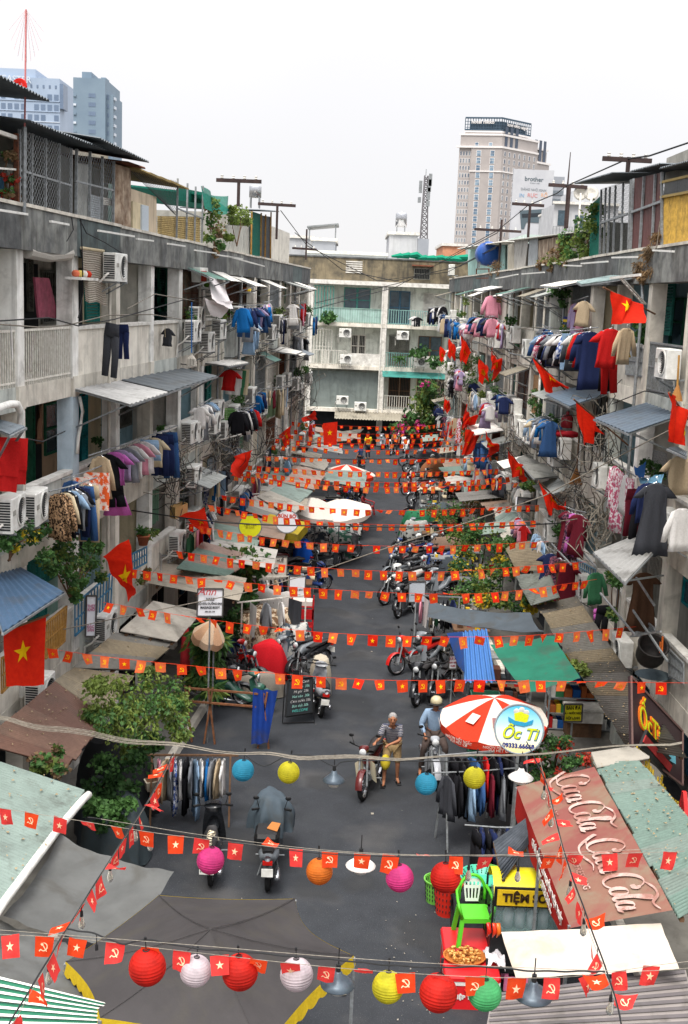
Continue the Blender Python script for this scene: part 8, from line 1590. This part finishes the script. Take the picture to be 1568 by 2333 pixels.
street_rack('brown wooden clothes rack at the left of the black scooter',G(345,1868,0),G(522,1868,0),1.25,['shirt pink','shirt beige','tshirt grey','dress blue patterned','tshirt white','trousers black','tshirt grey','dress pale blue','tshirt white','shirt bright blue','shirt grey','shirt beige','tshirt white'],'on the rack beside the black scooter',jit=.2) if False else street_rack('brown wooden clothes rack at the left of the black scooter',G(345,1868,0),G(522,1868,0),1.3,['shirt pink','shirt beige','tshirt grey','dress blue patterned','tshirt white','trousers black','tshirt grey','dress pale blue','tshirt white','shirt bright blue','shirt grey','shirt beige','tshirt white'],'on the rack beside the black scooter')
street_rack('silver clothes rack hung with black garments beside the red awning',G(1005,1925,0),G(1185,1905,0),1.75,['trousers black','shirt black','dress black','shirt denim blue','shirt black','shirt red','shirt black','dress navy','trousers black','shirt charcoal','dress black'],'on the silver rack by the red awning',mt=STEEL)
a,b=G(1075,1880,1.15),G(1190,1885,1.15);rack(a,b,['trousers black','trousers navy','trousers black','shorts navy','trousers charcoal','shorts black','trousers navy','shorts black'],'on the low rail by the red awning',polelabel='low chrome rail of trousers beside the red awning');rack(G(1000,1760,1.5),G(1170,1750,1.5),['shirt charcoal','shirt black','shirt pale blue','shirt denim blue','shirt maroon','shirt grey'],'on the back rail behind the yellow lantern',polelabel='back rail of shirts behind the yellow lantern')
street_rack('white metal clothes rack beside the paper notice board',G(548,1520,0),G(692,1500,0),1.8,['towel white','shirt grey','shirt white','towel charcoal'],'on the white rack over the cloth heap',mt=WHB,aframe=False);street_rack('white rack of small clothes left of the paper notice board',G(555,1425,0),G(655,1422,0),1.5,['shirt charcoal','shirt pink','shirt green','shirt grey','shirt white','shirt black','tshirt beige','shirt navy','shirt black'],'on the rack behind the notice board',mt=WHB,aframe=False)
street_rack('rack of clothes in front of the grey tarpaulin on the right',G(942,1470,0),G(1040,1475,0),1.5,['shirt pink','towel white','shirt beige','shirt green','shirt charcoal','shirt black','shirt navy'],'on the rack below the grey tarpaulin',mt=STEEL)
T=thing('wooden_frame','thin brown wooden frame with a blue sheet tied to its end','frame',G(500,1690,0));a,b=G(425,1690,0),G(600,1705,0);m=M()
for h in(.95,1.25):m.bar(a+Vector((0,0,h)),b+Vector((0,0,h)),.04)
for p in(a,b,a.lerp(b,.3)):m.bar(p-Vector((.12,0,0)),p+Vector((.05,0,1.3)),.04);m.bar(p+Vector((.12,0,0)),p+Vector((-.05,0,1.3)),.04)
m.build('bars',paint(140,92,62,'wood'),T);q=b+Vector((0,0,1.32));T=tarp('bright blue plastic sheet tied to the end of the wooden frame',[q+Vector((-.26,0,.05)),q+Vector((.28,0,.02)),q+Vector((.1,-.1,-1.15)),q+Vector((-.26,-.1,-1.2))],paint(36,84,190,'sheet'),16,16,.0,'plastic_sheet','plastic sheet',wr=.0);o=T.children[0]
for v in o.data.vertices:v.co.y+=.04*sin(v.co.x*26);v.co.x*=1-.0*sin(min(1,max(0,-v.co.z*.8))*pi)
T,c,ax,ay,n,w_,h_=board('chalkboard','black chalkboard menu on a folding stand beside the bikes',[G(653,1648,0)+Vector((0,.12,1.02)),G(708,1640,0)+Vector((0,.12,1.02)),G(712,1642,0)+Vector((0,-.05,.22)),G(650,1652,0)+Vector((0,-.05,.22))],mt=mat('chalkboard',rgb(40,44,48),.8),border=BLK)
for k,(t,cc) in enumerate((('Bánh Canh',(200,200,200)),('Bò kho  35k',(150,200,190)),('Mì gói  25k',(190,190,190)),('Nui xào  30k',(150,200,190)),('Cơm sườn 35k',(190,190,190)),('Bún thịt 30k',(150,200,190)),('WELCOME',(90,190,180)))):ink(0,.085,t,paint(*cc),T,c+ay*(h_*(.4-.13*k))+n*.01,ax,ay,.001,shear=.2)
m=M();[m.bar(G(x,1652-(4 if s else 18),0),G(x+(2 if x<690 else-2),1648,0)+Vector((0,.05,1.02)),.02) for x in(644,716) for s in(0,1)];m.bar(G(644,1650,0)+Vector((0,0,.03)),G(716,1648,0)+Vector((0,0,.03)),.02);m.build('stand',BLK,T)
def psign(name,label,pts,zt,lines,col,sc_=.16,y=None,mt=None,post=True):
 """upright sign: pts = left and right x px, base y px, height px at ground distance"""
 x0,x1,yt,yb,zb_=pts;a=G(x0,yb,zb_);b=G(x1,yb,zb_);h=(yb-yt)*(a-CAMP).length/FPX*1.0;u=Vector((0,.12*h,h));T,c,ax,ay,n,w_,h_=board(name,label,[a+u,b+u,b,a],mt=mt or WS,border=paint(90,88,86),th=.03)
 for t,yy,s_ in lines:ink(0,s_*h_,t,paint(*col) if not isinstance(t,tuple) else None,T,c+ay*h_*yy+n*.008,ax,ay,.002,bold=.002,sx=.8)
 if post:m=M();m.bar((a.lerp(b,.5).x,a.y+.03,0),a.lerp(b,.5)+Vector((0,.04,0)),.035);m.build('post',STEEL,T)
 return T
psign('shop_sign','white nail salon sign reading Ann Nails on a thin pole',(449,507,1342,1404,2.9),0,(('NAILS',.12,.14),('GỘI ĐẦU DƯỠNG SINH',-.04,.105),('MASSAGE BODY',-.18,.12),('0901 234 - 318',-.33,.07)),(50,50,56));T=[o for o in COL.objects if o.name.startswith('shop_sign')][-1];ink(0,.24,'Ann',paint(200,60,70),T,Vector(T.location)+Vector((.2,.03,.55)),(1,0,0),(0,.1,1),.002,shear=.3)
psign('noodle_signboard','large grey and white noodle signboard reading BUN BO HUE',(588,652,1268,1350,1.0),0,(('BÚN BÒ HUẾ',.38,.12),('NG',.1,.26),('XUÂN',-.28,.28)),(60,56,54),mt=paint(206,200,190));psign('notice_board','white notice board with a portrait beside the noodle signboard',(657,694,1312,1375,.7),0,(('THÔNG BÁO',.0,.09),('.....................\n.....................\n.....................',-.22,.07)),(80,80,80))
psign('name_board','black name board reading LE TRANG on the far right bikes',(1018,1050,1116,1138,1.6),0,(('Salon',.22,.28),('LÊ TRANG',-.2,.36)),(226,226,226),mt=BLK);psign('price_sign','yellow sign reading BAN DA hanging in the stall on the right',(1284,1325,1605,1644,1.3),0,(('BÁN ĐÁ',.28,.28),('ĐÁ + NƯỚC NGỌT',-.02,.16),('HỘP LẠNH',-.3,.2)),(40,40,30),mt=paint(214,206,40));psign('parking_sign','small white parking sign by the blue curtain',(1022,1040,1492,1524,.9),0,(('GỬI XE',.22,.26),('NGÀY ĐÊM',-.05,.16),('10.000',-.28,.16)),(170,50,60));psign('paper_sign','small white paper sign tied to the dracaena',(452,480,1488,1518,.9),0,(('CHO THUÊ\nXE MÁY',0,.16),),(60,60,60));psign('white_card','blank pale board leaning on the middle right bikes',(930,968,1325,1372,.4),0,(),(60,60,60),mt=paint(196,204,214),post=False);psign('narrow_banner','narrow white and yellow banner hung by the blue grille on the left',(195,218,1360,1450,3.0),0,(('THỊT\nKHÔ',.2,.1),('ĐẶC\nSẢN',-.3,.1)),(200,110,150),post=False)
T=thing('red_trolley','red wire trolley standing beside the white rack','trolley',G(686,1450,0));b=T.location;m=M(lambda v:b+Vector(v));[m.box(-.3,.35,-.25,.25,z,z+.03) for z in(.35,.95)];[m.box(x-.02,x+.02,y-.02,y+.02,0,1.2) for x in(-.3,.33) for y in(-.24,.24)];m.box(-.3,.35,-.26,-.24,.6,.9);m.build('frame',paint(196,40,44),T);m=M(lambda v:b+Vector(v));m.box(-.27,.3,-.22,.2,.99,1.12);m.build('tray',paint(226,214,206),T)
def bush(label,pts,mats,z0,n=110,ls=.075,name='bush',**k):
 b=G(*pts[0][:2],0);cl=[]
 for x,y,r,z in pts:p=G(x,y,z);d=(p-CAMP).length*r/FPX;cl.append((p.x-b.x,p.y-b.y,p.z,d,d,d*.9))
 return plant(name,label,'bush' if name=='bush' else 'tree' if 'tree' in name else 'plant',b,cl,mats,ls,n,5,trunk_r=.04,**k)
YF=leafmat('yellow_bloom',(.55,.42,.03),(.4,.3,.02));RF=leafmat('red_bloom',(.5,.06,.03),(.35,.03,.02))
bush('large yellow green bushy tree growing through the roofs at lower left',[(290,1700,40,2.0),(230,1600,45,3.0),(290,1570,48,3.2),(340,1590,50,3.1),(390,1570,40,3.0),(250,1650,45,2.8),(320,1650,50,2.8),(380,1640,46,2.7),(350,1540,30,3.3),(220,1560,28,3.2),(405,1610,30,2.8),(300,1620,45,3.0),(205,1630,25,2.8),(410,1660,26,2.5)],[L_OL,L_YG,L_YG,L_MD],0,260,.085,'small_tree',droop=.8,asp=.3)
bush('dark green shrub below the bushy tree at lower left',[(280,1760,34,1.6),(240,1740,32,1.8),(320,1730,32,1.9),(230,1790,28,1.4),(290,1800,28,1.2),(260,1830,30,1.2),(215,1840,22,1.4),(350,1690,24,2.2),(240,1880,22,.8),(280,1850,18,1.0)],[L_DK,L_MD,L_DK],0,190,.09);bush('small weedy bush on the edge of the rusty roof',[(115,1740,20,2.9),(95,1725,16,3.0),(140,1750,16,2.9),(85,1755,12,2.8),(130,1710,12,3.0)],[L_OL,L_MD,L_DRY],0,90,.08);bush('bright green spray of leaves above the grey tarpaulin',[(250,1850,22,1.6),(290,1835,18,1.7),(220,1830,16,1.6),(270,1870,14,1.4)],[L_MD],0,120,.09)
bush('dracaena with long drooping leaves beside the folded red parasol',[(470,1500,30,1.4),(450,1450,24,1.9),(490,1460,24,1.8),(470,1430,20,2.1),(460,1540,24,1.0),(480,1570,20,.8)],[L_MD,L_YG,L_MD],0,110,.32,'dracaena',asp=.13,droop=.9);bush('round green shrub left of the white metal rack',[(530,1440,18,.9),(522,1415,17,1.2),(535,1400,17,1.4),(545,1425,14,1.1)],[L_DK,L_MD],0,150,.08)
bush('broad leaved papaya bush left of the noodle signboard',[(560,1360,26,1.6),(530,1285,28,2.6),(560,1265,28,2.7),(590,1290,22,2.5),(545,1320,22,2.0),(515,1255,18,2.8),(570,1330,20,1.9),(600,1270,14,2.6)],[L_MD,L_DK,L_OL],0,110,.16,droop=.6,asp=.6)
bush('big flowering bush with yellow blooms between the right bikes and roofs',[(1080,1340,40,1.6),(1060,1240,36,2.4),(1100,1220,36,2.6),(1130,1260,36,2.5),(1060,1290,38,2.0),(1110,1310,38,2.0),(1150,1300,30,2.2),(1040,1220,24,2.4),(1080,1200,26,2.7),(1150,1240,26,2.6),(1060,1350,34,1.4),(1120,1360,34,1.5),(1170,1370,26,1.8),(1210,1375,22,2.2),(1250,1362,14,2.6)],[L_MD,L_MD,L_OL,L_DK,YF,L_YG,L_MD,L_OL,L_MD],0,290,.095,'small_tree');bush('row of straggly bushes behind the black name board',[(1000,1170,24,1.6),(1040,1160,26,1.9),(1080,1150,26,2.2),(1020,1190,22,1.5),(1110,1150,22,2.4),(980,1160,16,1.4),(1130,1130,18,2.6),(1100,1120,18,2.6),(1140,1180,18,2.4)],[L_OL,L_MD,L_DRY],0,170,.1)
bush('red flowering bush behind the red awning',[(1260,1760,30,1.1),(1230,1720,26,1.5),(1280,1700,26,1.6),(1215,1760,24,1.2),(1300,1740,22,1.5),(1250,1690,20,1.7),(1330,1730,18,1.6)],[L_DK,L_MD,RF,L_DK],0,190,.07);bush('weeds on the edge of the long brown lean-to roof',[(1325,1520,12,2.7),(1315,1512,10,2.7),(1335,1530,9,2.7)],[L_OL],0,80,.07)
for k,(x,y,c) in enumerate(((345,1790,(200,190,170)),(310,1770,(176,100,76)))):
 p=G(x,y,.6);T=thing('planter',('long cream planter trough' if k==0 else 'round terracotta bowl')+' behind the wooden clothes rack','planter',p);m=M(lambda v:p+Vector((v[0]*.9-v[1]*.4,v[0]*.4+v[1]*.9,v[2])));m.hexa([(-.14,-.26,0),(.14,-.26,0),(.14,.26,0),(-.14,.26,0),(-.18,-.32,.2),(.18,-.32,.2),(.18,.32,.2),(-.18,.32,.2)]);m.build('trough',paint(*c),T);m=M(lambda v:p+Vector((v[0]*.9-v[1]*.4,v[0]*.4+v[1]*.9,v[2])));m.box(-.15,.15,-.28,.28,.2,.205);m.build('soil',BRN,T)
m=M();rr=random.Random(4)
for k in range(150):
 if k<105:p=Vector((rr.uniform(-2.5,3),13+30*rr.random()**1.6,.016))
 else:p=G(rr.uniform(880,1020),rr.uniform(2050,2330),.016)
 s=rr.uniform(.005,.018) if k>6 else .045;a=rr.uniform(0,6);m.face(*[p+Vector((cos(a+t)*s*w_,sin(a+t)*s,rr.uniform(0,.012))) for t,w_ in((0,1),(1.6,.8),(3.1,1),(4.6,.7))])
o=m.build('street_litter',paint(160,154,142));tag(o,'scraps of pale litter scattered over the dark asphalt','litter',kind='stuff')
# strings across the street
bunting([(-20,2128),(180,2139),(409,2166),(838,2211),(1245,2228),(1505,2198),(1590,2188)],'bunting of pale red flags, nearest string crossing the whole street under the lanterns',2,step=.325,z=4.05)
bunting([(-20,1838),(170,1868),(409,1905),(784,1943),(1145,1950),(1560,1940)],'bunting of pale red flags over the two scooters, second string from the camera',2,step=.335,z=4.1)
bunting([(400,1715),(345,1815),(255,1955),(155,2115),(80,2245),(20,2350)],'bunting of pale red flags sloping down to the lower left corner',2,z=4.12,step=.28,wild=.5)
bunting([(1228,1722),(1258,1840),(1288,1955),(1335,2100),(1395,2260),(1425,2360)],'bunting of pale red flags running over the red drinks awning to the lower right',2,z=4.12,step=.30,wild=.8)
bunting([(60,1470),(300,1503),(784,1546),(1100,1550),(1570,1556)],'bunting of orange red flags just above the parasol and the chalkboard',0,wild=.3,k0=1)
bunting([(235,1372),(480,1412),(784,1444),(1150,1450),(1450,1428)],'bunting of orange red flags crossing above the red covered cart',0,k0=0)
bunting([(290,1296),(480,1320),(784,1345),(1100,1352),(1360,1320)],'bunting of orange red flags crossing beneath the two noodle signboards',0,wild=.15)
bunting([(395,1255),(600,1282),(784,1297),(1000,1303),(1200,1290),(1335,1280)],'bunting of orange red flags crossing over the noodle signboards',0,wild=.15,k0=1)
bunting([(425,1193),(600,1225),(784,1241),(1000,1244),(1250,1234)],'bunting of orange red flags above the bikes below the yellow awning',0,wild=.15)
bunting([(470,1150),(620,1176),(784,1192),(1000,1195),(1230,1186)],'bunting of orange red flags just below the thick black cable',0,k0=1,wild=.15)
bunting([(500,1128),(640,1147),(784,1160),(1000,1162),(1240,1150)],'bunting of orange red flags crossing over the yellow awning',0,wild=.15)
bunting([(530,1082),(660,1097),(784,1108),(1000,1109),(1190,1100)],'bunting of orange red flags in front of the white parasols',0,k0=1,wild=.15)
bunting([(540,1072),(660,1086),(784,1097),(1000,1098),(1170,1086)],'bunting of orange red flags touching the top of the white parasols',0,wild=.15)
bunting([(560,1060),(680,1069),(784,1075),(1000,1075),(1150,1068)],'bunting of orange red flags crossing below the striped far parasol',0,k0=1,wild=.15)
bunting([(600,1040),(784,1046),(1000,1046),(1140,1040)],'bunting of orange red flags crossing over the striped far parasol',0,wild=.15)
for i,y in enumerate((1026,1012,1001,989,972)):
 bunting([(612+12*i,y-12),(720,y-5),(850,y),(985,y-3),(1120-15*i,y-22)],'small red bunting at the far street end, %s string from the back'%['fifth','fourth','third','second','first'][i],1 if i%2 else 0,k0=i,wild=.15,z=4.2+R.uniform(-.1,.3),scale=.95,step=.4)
RD=(232,40,26);PK=(240,70,150);YL=(236,226,50);BLL=(60,176,214);OR_=(240,130,40);WL=(236,222,228);GL=(96,206,130)
for x,y,d,c,l,w_ in((336,2203,78,RD,'red paper lantern with a small flag in front, leftmost of the nearest row',.12),(446,2212,66,WL,'white paper lantern between two red ones in the nearest row',.10),(547,2215,76,RD,'red paper lantern between two white lanterns in the nearest row',.1),(676,2220,70,WL,'white paper lantern beside the dark pendant lamp in the nearest row',.1),(884,2249,67,YL,'yellow paper lantern in the nearest row over the asphalt',.12),(999,2262,80,RD,'red paper lantern in the nearest row in front of the red cool boxes',.14),(1105,2264,70,GL,'green paper lantern in the nearest row',.2),(480,1960,60,PK,'pink paper lantern in front of the black scooter',.12),(728,1985,58,OR_,'orange paper lantern over the middle of the asphalt',.14),(911,2000,61,PK,'pink paper lantern right of the white pendant lamp',.16),(1015,1999,66,RD,'red paper lantern above the red basket',.14),(554,1755,49,BLL,'blue paper lantern left of the yellow one over the clothes rack',.16),(658,1760,49,YL,'yellow paper lantern on the far wire beside the blue plastic sheet',.16),(971,1786,49,BLL,'blue paper lantern in front of the motorcycle taxi rider',.3),(1081,1772,49,YL,'yellow paper lantern above the metal clothes rack',.24)):
 lantern(x,y,d,c,l,3.85 if y>1800 else 3.8,w_)
SHD=mat('lamp_shade_dark',rgb(84,96,106),.4,rgb(66,76,86),10,metal=.3);SHW=mat('lamp_shade_white',rgb(232,230,226),.4)
pendant(770,2238,74,SHD,'dark metal pendant lamp beside the yellow lantern');pendant(1215,2262,82,SHD,'dark metal pendant lamp over the striped awning')
pendant(822,1968,66,SHW,'white pendant lamp between the orange and the pink lantern');pendant(761,1774,50,SHD,'dark pendant lamp hanging alone in the middle of the far wire');pendant(1187,1768,56,SHW,'white pendant lamp above the end of the red awning')
def px_path(pp,z=4.1,seg=10,wob=0.):
 pts=[G(x,y,z) for x,y in pp];path=[]
 for i in range(len(pts)-1):
  p0=pts[max(0,i-1)];p1=pts[i];p2=pts[i+1];p3=pts[min(len(pts)-1,i+2)]
  for j in range(seg):
   t=j/seg;path.append(.5*((2*p1)+(p2-p0)*t+(2*p0-5*p1+4*p2-p3)*t*t+(3*p1-p0-3*p2+p3)*t**3)+Vector((0,0,wob*sin(i*2.2+j*.9))))
 path.append(pts[-1]);return path
def festoon(pp,label,bulbs,z=4.12,r=.008,glass=True,bl=.1):
 path=px_path(pp,z,wob=.004);T=thing('festoon_cable',label,'string lights',path[0]);m=M();m.tube(path,r,5,False);m.build('cable',WIRE,T)
 L=plen(path)
 for t in bulbs:
  p,d=along(path,L*t);a=M();g_=M();bulb_mesh(a,g_,p,bl);o=a.build('socket',WIRE,T)
  if glass:BASE[o.name]=BASE[T.name];g_.build('bulb',BULBG,o,smooth=True)
 return T
festoon([(152,2117),(215,2127),(280,2150),(336,2141),(440,2160),(551,2168),(680,2180),(770,2187),(880,2198),(990,2204),(1105,2203),(1215,2212),(1327,2213),(1379,2214)],'black festoon cable carrying the nearest row of lanterns',(.06,),glass=False)
festoon([(1200,1690),(1245,1785),(1262,1850),(1290,1955),(1338,2090),(1395,2250),(1420,2350)],'black festoon cable with clear bulbs beside the red awning',(.2,.32,.46,.58,.7,.8,.9),bl=.08)
festoon([(395,1716),(345,1812),(250,1960),(150,2120),(80,2235),(10,2350)],'black festoon cable with clear bulbs sloping to the lower left corner',(.2,.34,.5,.66,.82),bl=.06)
festoon([(200,1862),(350,1885),(500,1915),(784,1948),(1072,1951),(1180,1952),(1296,1955)],'thin black cable carrying the middle row of lanterns',(.14,.80,.9),bl=.1,r=.005)
for k in range(5):
 cable(px_path([(-10,1632+k*2),(208,1668+3*k),(518,1711+R.uniform(-2,3)),(760,1722+k*2),(1098,1722+R.uniform(-2,3)),(1554,1690+k)],4.15+.03*k,wob=.02),.004+.002*(k%2),'pale old wire across the street above the blue lanterns, %s strand'%ORD[k],WIREG,group='old wires across the street')
cable(px_path([(548,1712),(600,1745),(655,1722),(710,1722),(761,1745),(810,1733),(1081,1735),(1130,1722),(1190,1745)],4.1),.008,'thin black cable sagging between the blue and yellow lanterns')
for q,l in(([(-10,2118),(400,2150),(900,2190),(1400,2212),(1580,2205)],'thin pale wire above the nearest festoon cable'),([(230,1866),(500,1908),(784,1940),(1100,1948),(1545,1932)],'thin pale wire above the second bunting')):
 cable(px_path(q,4.2),.003,l,WIREG,3)
cable([A(*p,Y) for p,Y in(((1560,962),20),((1400,1045),21),((1240,1130),22),((1060,1192),23),((912,1238),24),((726,1302),24.5),((558,1350),24),((250,1412),22),((-10,1466),19))],.011,'grey cable running diagonally from the right balconies to the lower left',WIREG)
cable(px_path([(300,1163),(520,1191),(784,1199),(1100,1200),(1330,1188),(1560,1170)],4.6),.016,'thick black cable crossing the street above the yellow awning')
cable(px_path([(430,1030),(600,1036),(784,1046),(1000,1042),(1180,1030)],4.6),.014,'black cable crossing the far part of the street')
def aw(pp,r,label,wob=.0):return cable([A(x,y,Y) for x,y,Y in pp],r,label)
for k,(pp) in enumerate(([(1590,318,25),(1480,355,26),(1430,362,27),(1290,424,36),(1270,440,37),(1203,468,42),(1134,525,48)],[(1134,525,48),(1050,570,60),(930,640,66),(720,690,56)],[(1134,530,48),(1040,580,60),(900,655,66),(712,705,56)],[(1130,565,48),(1050,606,60),(900,640,64),(780,615,60),(672,530,56)],[(1134,560,48),(1020,620,62),(860,640,62),(700,560,55),(640,480,43)])):
 aw(pp,.02,'black power line slung between the roof posts, %s from the top'%ORD[k])
 # smaller things that crowd the far bays and the far stalls
def sawning(sd,s0,s1,z,dp,mt,label):
 f=fr(sd);T=thing('awning',label,'awning',f((s0,0,z)),'small awnings on the facades');m=M(f)
 m.grid(lambda u,v:(s0+(s1-s0)*u,.04+dp*v,z-.28*v+.012*sin(u*50)),40,2);m.build('roof_sheet',mt,T);m=M(f)
 for s in(s0+.03,s1-.03):m.bar((s,.02,z-.6),(s,dp,z-.31),.03);m.bar((s,.03,z-.03),(s,dp,z-.30),.03)
 m.build('brace',STEEL,T)
LVN=('first','second','third');SDN={'L':'left','R':'right'}
for sd in 'LR':
 f=fr(sd);cols=[19.45+2.75*k for k in range(4,14)] if sd=='L' else[24.76+2.75*k for k in range(2,16)]
 for i in range(len(cols)-1):
  a,b=cols[i]+.2,cols[i+1]-.2;T0=apt[sd]
  for lv in(1,2,3):
   w_='on %s upper floor of %s block, %s bay'%(LVN[lv-1],SDN[sd],ORD[i+4]);z0,zr=LV[lv-1],rail(lv)
   for j in range(2):
    if R.random()<.5:
     t=copy_tree(AC0);t.location=f((a+.5+1.2*j+R.uniform(-.1,.2),.3,zr-R.choice([.2,.55,.8,.9])));t.rotation_euler=(0,0,facing(sd));t['label']='weathered air conditioner %s, %s'%(w_,('near side','far side')[j]);t['group']='outdoor air conditioner units on the facades'
   q=R.random()
   if q<.45:s_=R.uniform(a-.2,a+.6);sawning(sd,s_,s_+R.uniform(1.2,2.3),LV[lv]-R.uniform(.35,.5),R.uniform(.6,1.1),R.choice([CAPW,paint(150,160,168,'metal'),paint(196,200,196,'sheet'),paint(110,150,140,'sheet'),paint(176,168,150,'sheet')]),'small sheet awning '+w_)
   if R.random()<.55:
    n=R.randint(4,8);o_=R.uniform(.35,.8);cs=R.choice([['white','cream','pale blue','grey'],['black','charcoal','navy','white'],['pink','red','white','lilac'],['denim blue','navy','bright blue','grey']]);s_=a+R.uniform(0,.6)
    z_=zr+R.choice([-.1,.15,.5]);rack(f((s_,o_,z_)),f((s_+1.5,o_,z_+.05)),rnd_items(n,cs),('%s floor %s block, %s bay'%(LVN[lv-1],SDN[sd],ORD[i+4])),face=R.choice([.2,1.4,.6]),sc=.85)
   if R.random()<.4:
    c=f((a+R.uniform(.2,1.8),.2,zr+.1));plant('potted_plant','small potted plant '+w_,'plant',c,[(0,0,.1,.2,.3,.2),(.05,.2,-.1,.15,.2,.25),(0,-.2,.05,.15,.2,.2)],[L_MD,R.choice([L_DK,L_OL])],.09,50,2,trunk_r=.01)
   if R.random()<.35:
    s_=a+R.choice([0,1.0]);m=M(f);m.box(s_,s_+1.2,-.06,-.03,zr+.005,LV[lv]-.5);m.build(R.choice(['blind','screen_board','curtain']),R.choice([paint(196,190,172),paint(90,130,120,'wood'),paint(150,170,180,'metal'),paint(170,130,90,'wood'),paint(206,200,190)]),T0)
   if R.random()<.3:railing(T0,f,a,b,zr+.002,LV[lv]-.4,R.choice([STEEL,WHB,RUST]),gap=.14,mid=True,name='security_cage')
   if R.random()<.5:
    m=M(f);s_=R.uniform(a,b);z_=R.uniform(z0,zr);m.tube([(s_,.05,z_),(s_+R.uniform(-.3,.3),.9,z_+R.uniform(-.05,.3))],.02,5);m.build('bracket_rod',R.choice([STEEL,CAPW]),T0)
   m=M(f);z_=z0+R.uniform(-.3,0);m.tube([(a-.2,.06,z_),((a+b)/2,.08,z_-R.uniform(.03,.15)),(b+.2,.06,z_+R.uniform(-.05,.1))],.014,4,False);m.build('cable',WIRE,T0)
CS=[(paint(206,196,178,'sheet'),'cream'),(paint(168,190,178,'sheet'),'pale green'),(paint(150,148,144,'sheet'),'grey'),(paint(222,218,210,'sheet'),'white'),(paint(150,128,112,'metal'),'brown')]
for nm,L_ in(('left',((452,1330),(520,1262),(500,1220),(560,1200),(575,1165),(610,1140),(600,1110),(650,1092),(640,1066),(690,1058),(680,1034),(720,1020),(735,1002),(770,990),(660,1015),(700,990))),('right',((1150,1205),(1175,1150),(1120,1130),(1150,1108),(1090,1092),(1125,1072),(1070,1055),(1100,1040),(1050,1025),(1075,1008),(1020,998)))):
 for i,(x,y) in enumerate(L_):
  c=G(x,y,2.65+.05*(i%3));mt,cn=CS[(i*3+(nm=='right'))%5];sg=1 if nm=='left' else-1;w_,d_=R.uniform(.9,1.4),R.uniform(.8,1.3)
  sheet_roof('%s sheet canopy over the %s stalls, %s from the near end'%(cn,nm,ORD[i]),[c+Vector(v) for v in((-w_*sg,-d_,.25),(-w_*sg,d_,.25),(w_*sg,d_,-.1),(w_*sg,-d_,-.1))],[mt],2,name='stall_canopy',cat='canopy',amp=.02)
for nm,L_ in(('left',((650,1330,2.6),(700,1240,-1.0),(745,1225,-.8),(760,1205,-1.),(775,1168,-.8),(800,1150,-.9),(790,1120,-.8),(810,1100,-.8))),('right',((1035,1270,2),(1010,1275,2.1),(975,1275,2.0),(985,1218,2.),(930,1285,2.2),(1010,1060,1.9),(940,1062,1.9),(975,1050,1.8),(1000,1075,1.9),(1045,1095,1.9),(1000,1140,2.0),(960,1185,2.0),(1020,1320,2.1),(1010,1360,2.2),(1030,1450,2.3)))):
 for i,(x,y,rz) in enumerate(L_):c=('black','grey','white','red','blue','black')[i%6];bike(x,y,rz+R.uniform(-.15,.15),('cub','scooter')[i%2],c,'%s motorbike wedged in the dense %s row, %s from the near end'%(c,nm,ORD[i]),lean=.12)
for nm,L_ in(('left',[(R.uniform(-3.4,-1.2),y) for y in[31+1.7*k for k in range(17)]]),('right',[(R.uniform(3.6,5.2),y) for y in[24+1.7*k for k in range(20)]])):
 for i,(x,y) in enumerate(L_):
  c=R.choice(list(CLR));h=R.uniform(.5,1.1);T=thing('stall_table','cluttered table in the %s stalls, %s from the near end'%(nm,ORD[i]),'table',(x,y,0));m=M();m.box(x-.5,x+.5,y-.35,y+.35,h-.04,h);m.build('top',R.choice([BRN,STEEL,CREAM]),T)
  m=M();[m.bar((x+a*.46,y+b*.3,0),(x+a*.46,y+b*.3,h-.04),.04) for a in(-1,1) for b in(-1,1)];m.build('legs',STEEL,T)
  for k in range(5):s=R.uniform(.08,.18);u,v=x+R.uniform(-.4,.3),y-.28+.13*k;m=M();m.box(u,u+s,v,v+.11,h+.002,h+s*R.uniform(.6,1.8));m.build('goods',cmat(R.choice(['white','red','green','cream','bright blue','yellow','brown'])),T)
